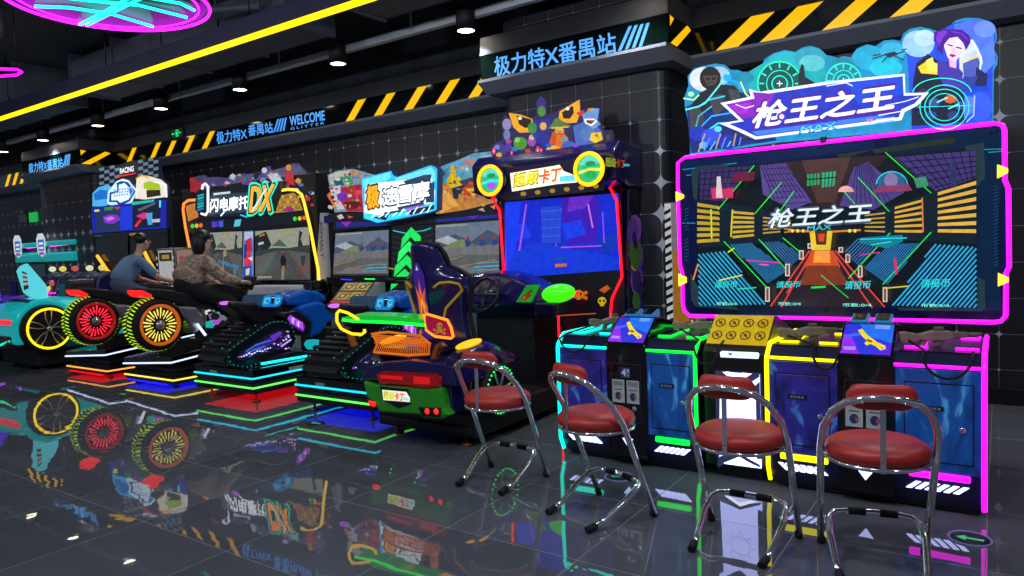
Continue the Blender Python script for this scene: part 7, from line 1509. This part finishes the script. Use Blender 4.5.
# row of low navy ride-on pods
navy = mat('navy_pod', '#14184c', .35, noise=.6, nscale=9)
wh = ['leftmost of the row', 'second in the row', 'middle of the row', 'fourth in the row', 'last of the row, behind the red wheel']
for i, (u, v) in enumerate(((155, 310), (185, 312), (220, 308), (262, 310), (298, 308))):
    p = at(*kz((u, v))[0], 'y', 5.9); r = thing('ride_on_pod', (p.x, 5.95, 0), 'low navy ride pod with round lamps, ' + wh[i], 'arcade ride', 'navy ride pods in a row')
    w_ = .17
    MB().prism([(5.7, .3), (5.65, .95), (5.75, 1.25), (5.95, 1.36), (6.2, 1.2), (6.25, .3)], 'x', p.x - w_, p.x + w_ - .03).obj('pod_body', navy, r, bevel=.05)
    MB().box(p.x - w_ + .06, p.x + w_ - .1, 5.75, 6.2, 0, .3).obj('pod_base', BLKM, r, bevel=.01)
    for q, (dx2, dz) in enumerate(((-.07, 1.05), (.08, 1.16), (.0, .9))):
        MB().lathe((p.x + dx2, 5.66, dz), 'y', [(.001, -.02), (.045, -.015), (.055, .03), (.001, .03)], 12).obj('round_lamp', neon(('podw', 'pody', 'podr')[(q + i) % 3], ('#e0e8c0', '#e8d860', '#c05858')[(q + i) % 3], .9), r)
    MB().ell((p.x, 5.9, 1.40), (.06, .06, .05)).obj('top_lamp', neon(('podw', 'pody', 'podr')[i % 3], '#e0e8c0', .9), r)
    a = Art((0, 5.655, 0), YN)
    for q in range(5): l = a.lift(); x = p.x - .2 + q * .09; a.add([Vector((x * 1, 5.654, .96 - .02 * q)) + l, Vector((x + .07, 5.654, .92)) + l, Vector((x + .05, 5.654, .98)) + l, Vector((x - .01, 5.654, .95)) + l], [(0, 1, 2, 3)], col=lin(('#5038b0', '#3060c8', '#9038b0')[q % 3]))
    a.obj('stripe_print', print_mat('pod_print', .6), r)
# sports cars
def car(dx, lab, body, fin, lampc, rim, grp='sports car rides'):
    r = thing('sports_car_ride', (-11.6 + dx, 4.9, 0), lab, 'arcade ride', grp)
    def sl(xp, pts, x0, x1): return MB().prism(yz(kz, xp, pts), 'x', x0 + dx, x1 + dx)
    xr = -11.0
    D_ = Vector((dx, 0, 0))
    MB().box(-12.35 + dx, xr - .12 + dx, 4.3, 5.5, .06, .30).obj('platform_base', BLKM, r, bevel=.02)
    for x, y in ((-12.2, 4.4), (-11.25, 4.4), (-12.2, 5.4), (-11.25, 5.4)): MB().lathe((x + dx, y, 0), 'z', [(.001, 0), (.04, 0), (.04, .015), (.012, .02), (.012, .06), (.001, .06)], 12).obj('levelling_foot', mat('foot_copper'), r)
    # body shell: loft across y
    rings = []
    for i in range(15):
        t = i / 14; y = 4.02 + 1.75 * t; top = .86 + .14 * math.sin(PI * min(1, t * 1.3)) - .12 * max(0, t - .6); hw = .62 + .07 * math.sin(PI * t); bt = .40
        rings.append([Vector((-11.68 + dx + hw * sgn * f, y, z)) for sgn, f, z in ((1, 1, bt), (1, 1.04, .6), (1, .98, .8), (1, .75, top), (1, .3, top + .02), (-1, .3, top + .02), (-1, .75, top), (-1, .98, .8), (-1, 1.04, .6), (-1, 1, bt))])
    MB().loft(rings, smooth=False).obj('body_shell', body, r, bevel=.04)
    MB().box(-12.0 + dx, -11.3 + dx, 4.3, 5.4, .95, 1.0).obj('engine_cover', VIOD, r, bevel=.03)
    # wheel on the right
    wx, wy, wz = xr + dx + .0, 4.39, .60
    w = MB(); w.lathe((wx, wy, wz), 'x', [(.20, -.12), (.30, -.12), (.335, -.08), (.335, .05), (.31, .08), (.27, .085), (.26, .05), (.2, .04)], 32); w = w.obj('wheel', RUB, r)
    MB().tube([(wx + .09, wy + .275 * math.cos(j * PI / 18), wz + .275 * math.sin(j * PI / 18)) for j in range(36)], .016, True, 8).obj('rim_light', rim, w)
    MB().lathe((wx, wy, wz), 'x', [(.001, .0), (.26, .0), (.26, -.02), (.001, -.02)], 28).obj('wheel_backing', BLKM, w)
    for j in range(5):
        for s in (-.16, .16):
            a_ = j * 2 * PI / 5 + .3; MB().tube([(wx + .07, wy + .04 * math.cos(a_), wz + .04 * math.sin(a_)), (wx + .075, wy + .15 * math.cos(a_ + s * 1.6), wz + .15 * math.sin(a_ + s * 1.6)), (wx + .07, wy + .265 * math.cos(a_ + s), wz + .265 * math.sin(a_ + s))], .010, n=6).obj('spoke', SILV, w)
    MB().lathe((wx, wy, wz), 'x', [(.001, .10), (.035, .095), (.04, .06), (.001, .06)], 16).obj('hub', SILV, w)
    MB().lathe((wx, wy, wz), 'x', [(.001, .03), (.13, .03), (.13, .015), (.001, .015)], 20).obj('brake_disc', mat('brake_red', '#501418', .3, .5, emit='#a01010', st=.12), w)
    # fender arch
    MB().tube([(xr - .06 + dx, wy + .37 * math.cos(a_), wz + .37 * math.sin(a_)) for a_ in [math.radians(d) for d in range(-10, 181, 15)]], .05, n=8).obj('fender_arch', body, r)
    # upright side fin (seat wing)
    f = [(50, 262), (60, 248), (78, 240), (130, 300), (140, 348), (92, 340), (70, 325)]
    fo = sl(-11.45, f, -11.5, -11.42).obj('side_fin', fin, r, bevel=.012)
    a = Art((-11.415 + dx, 0, 0), (1, 0, 0)); Pq = [(lambda p: Vector((-11.415 + dx, p.y, p.z)))(at(*kz(q)[0], 'x', -11.45)) for q in ((60, 262), (74, 268), (80, 312), (66, 318))]
    l = a.lift(); a.add([q + l for q in Pq], [(3, 2, 1, 0)], col=lin('#283038'))
    for t0 in (.1, .35, .6): l = a.lift(); a.add([Pq[0].lerp(Pq[3], t0) + l, Pq[1].lerp(Pq[2], t0) + l, Pq[1].lerp(Pq[2], t0 + .16) + l, Pq[0].lerp(Pq[3], t0 + .16) + l], [(0, 1, 2, 3)], col=lin('#c0c8c0'))
    a.obj('fin_print', print_mat('fin_print', .6), fo)
    sl(-11.98, f, -12.03, -11.95).obj('side_fin', fin, r, bevel=.012)
    # rear lamp, bumper light, diffuser
    MB().box(-12.2 + dx, -11.10 + dx, 3.97, 4.03, .68, .745).obj('tail_light', neon('cartail', '#ff2838', 1.0), r, bevel=.01)
    MB().prism([(4.0, .32), (3.96, .40), (4.0, .52), (4.3, .52), (4.3, .32)], 'x', -12.2 + dx, -11.2 + dx).obj('rear_diffuser', BLK, r, bevel=.02)
    MB().tube([(-12.1 + dx, 3.95, .40), (-11.4 + dx, 3.95, .40), (-11.2 + dx, 4.0, .46)], .016).obj('bumper_light', lampc, r)
    MB().box(-12.1 + dx, -11.25 + dx, 5.3, 5.36, 1.0, 1.02).obj('rear_glow', N['pink'], r)
    MB().box(-11.85 + dx, -11.5 + dx, 4.9, 5.35, .95, 1.25).obj('seat', SEATB, r, bevel=.06)
    return r
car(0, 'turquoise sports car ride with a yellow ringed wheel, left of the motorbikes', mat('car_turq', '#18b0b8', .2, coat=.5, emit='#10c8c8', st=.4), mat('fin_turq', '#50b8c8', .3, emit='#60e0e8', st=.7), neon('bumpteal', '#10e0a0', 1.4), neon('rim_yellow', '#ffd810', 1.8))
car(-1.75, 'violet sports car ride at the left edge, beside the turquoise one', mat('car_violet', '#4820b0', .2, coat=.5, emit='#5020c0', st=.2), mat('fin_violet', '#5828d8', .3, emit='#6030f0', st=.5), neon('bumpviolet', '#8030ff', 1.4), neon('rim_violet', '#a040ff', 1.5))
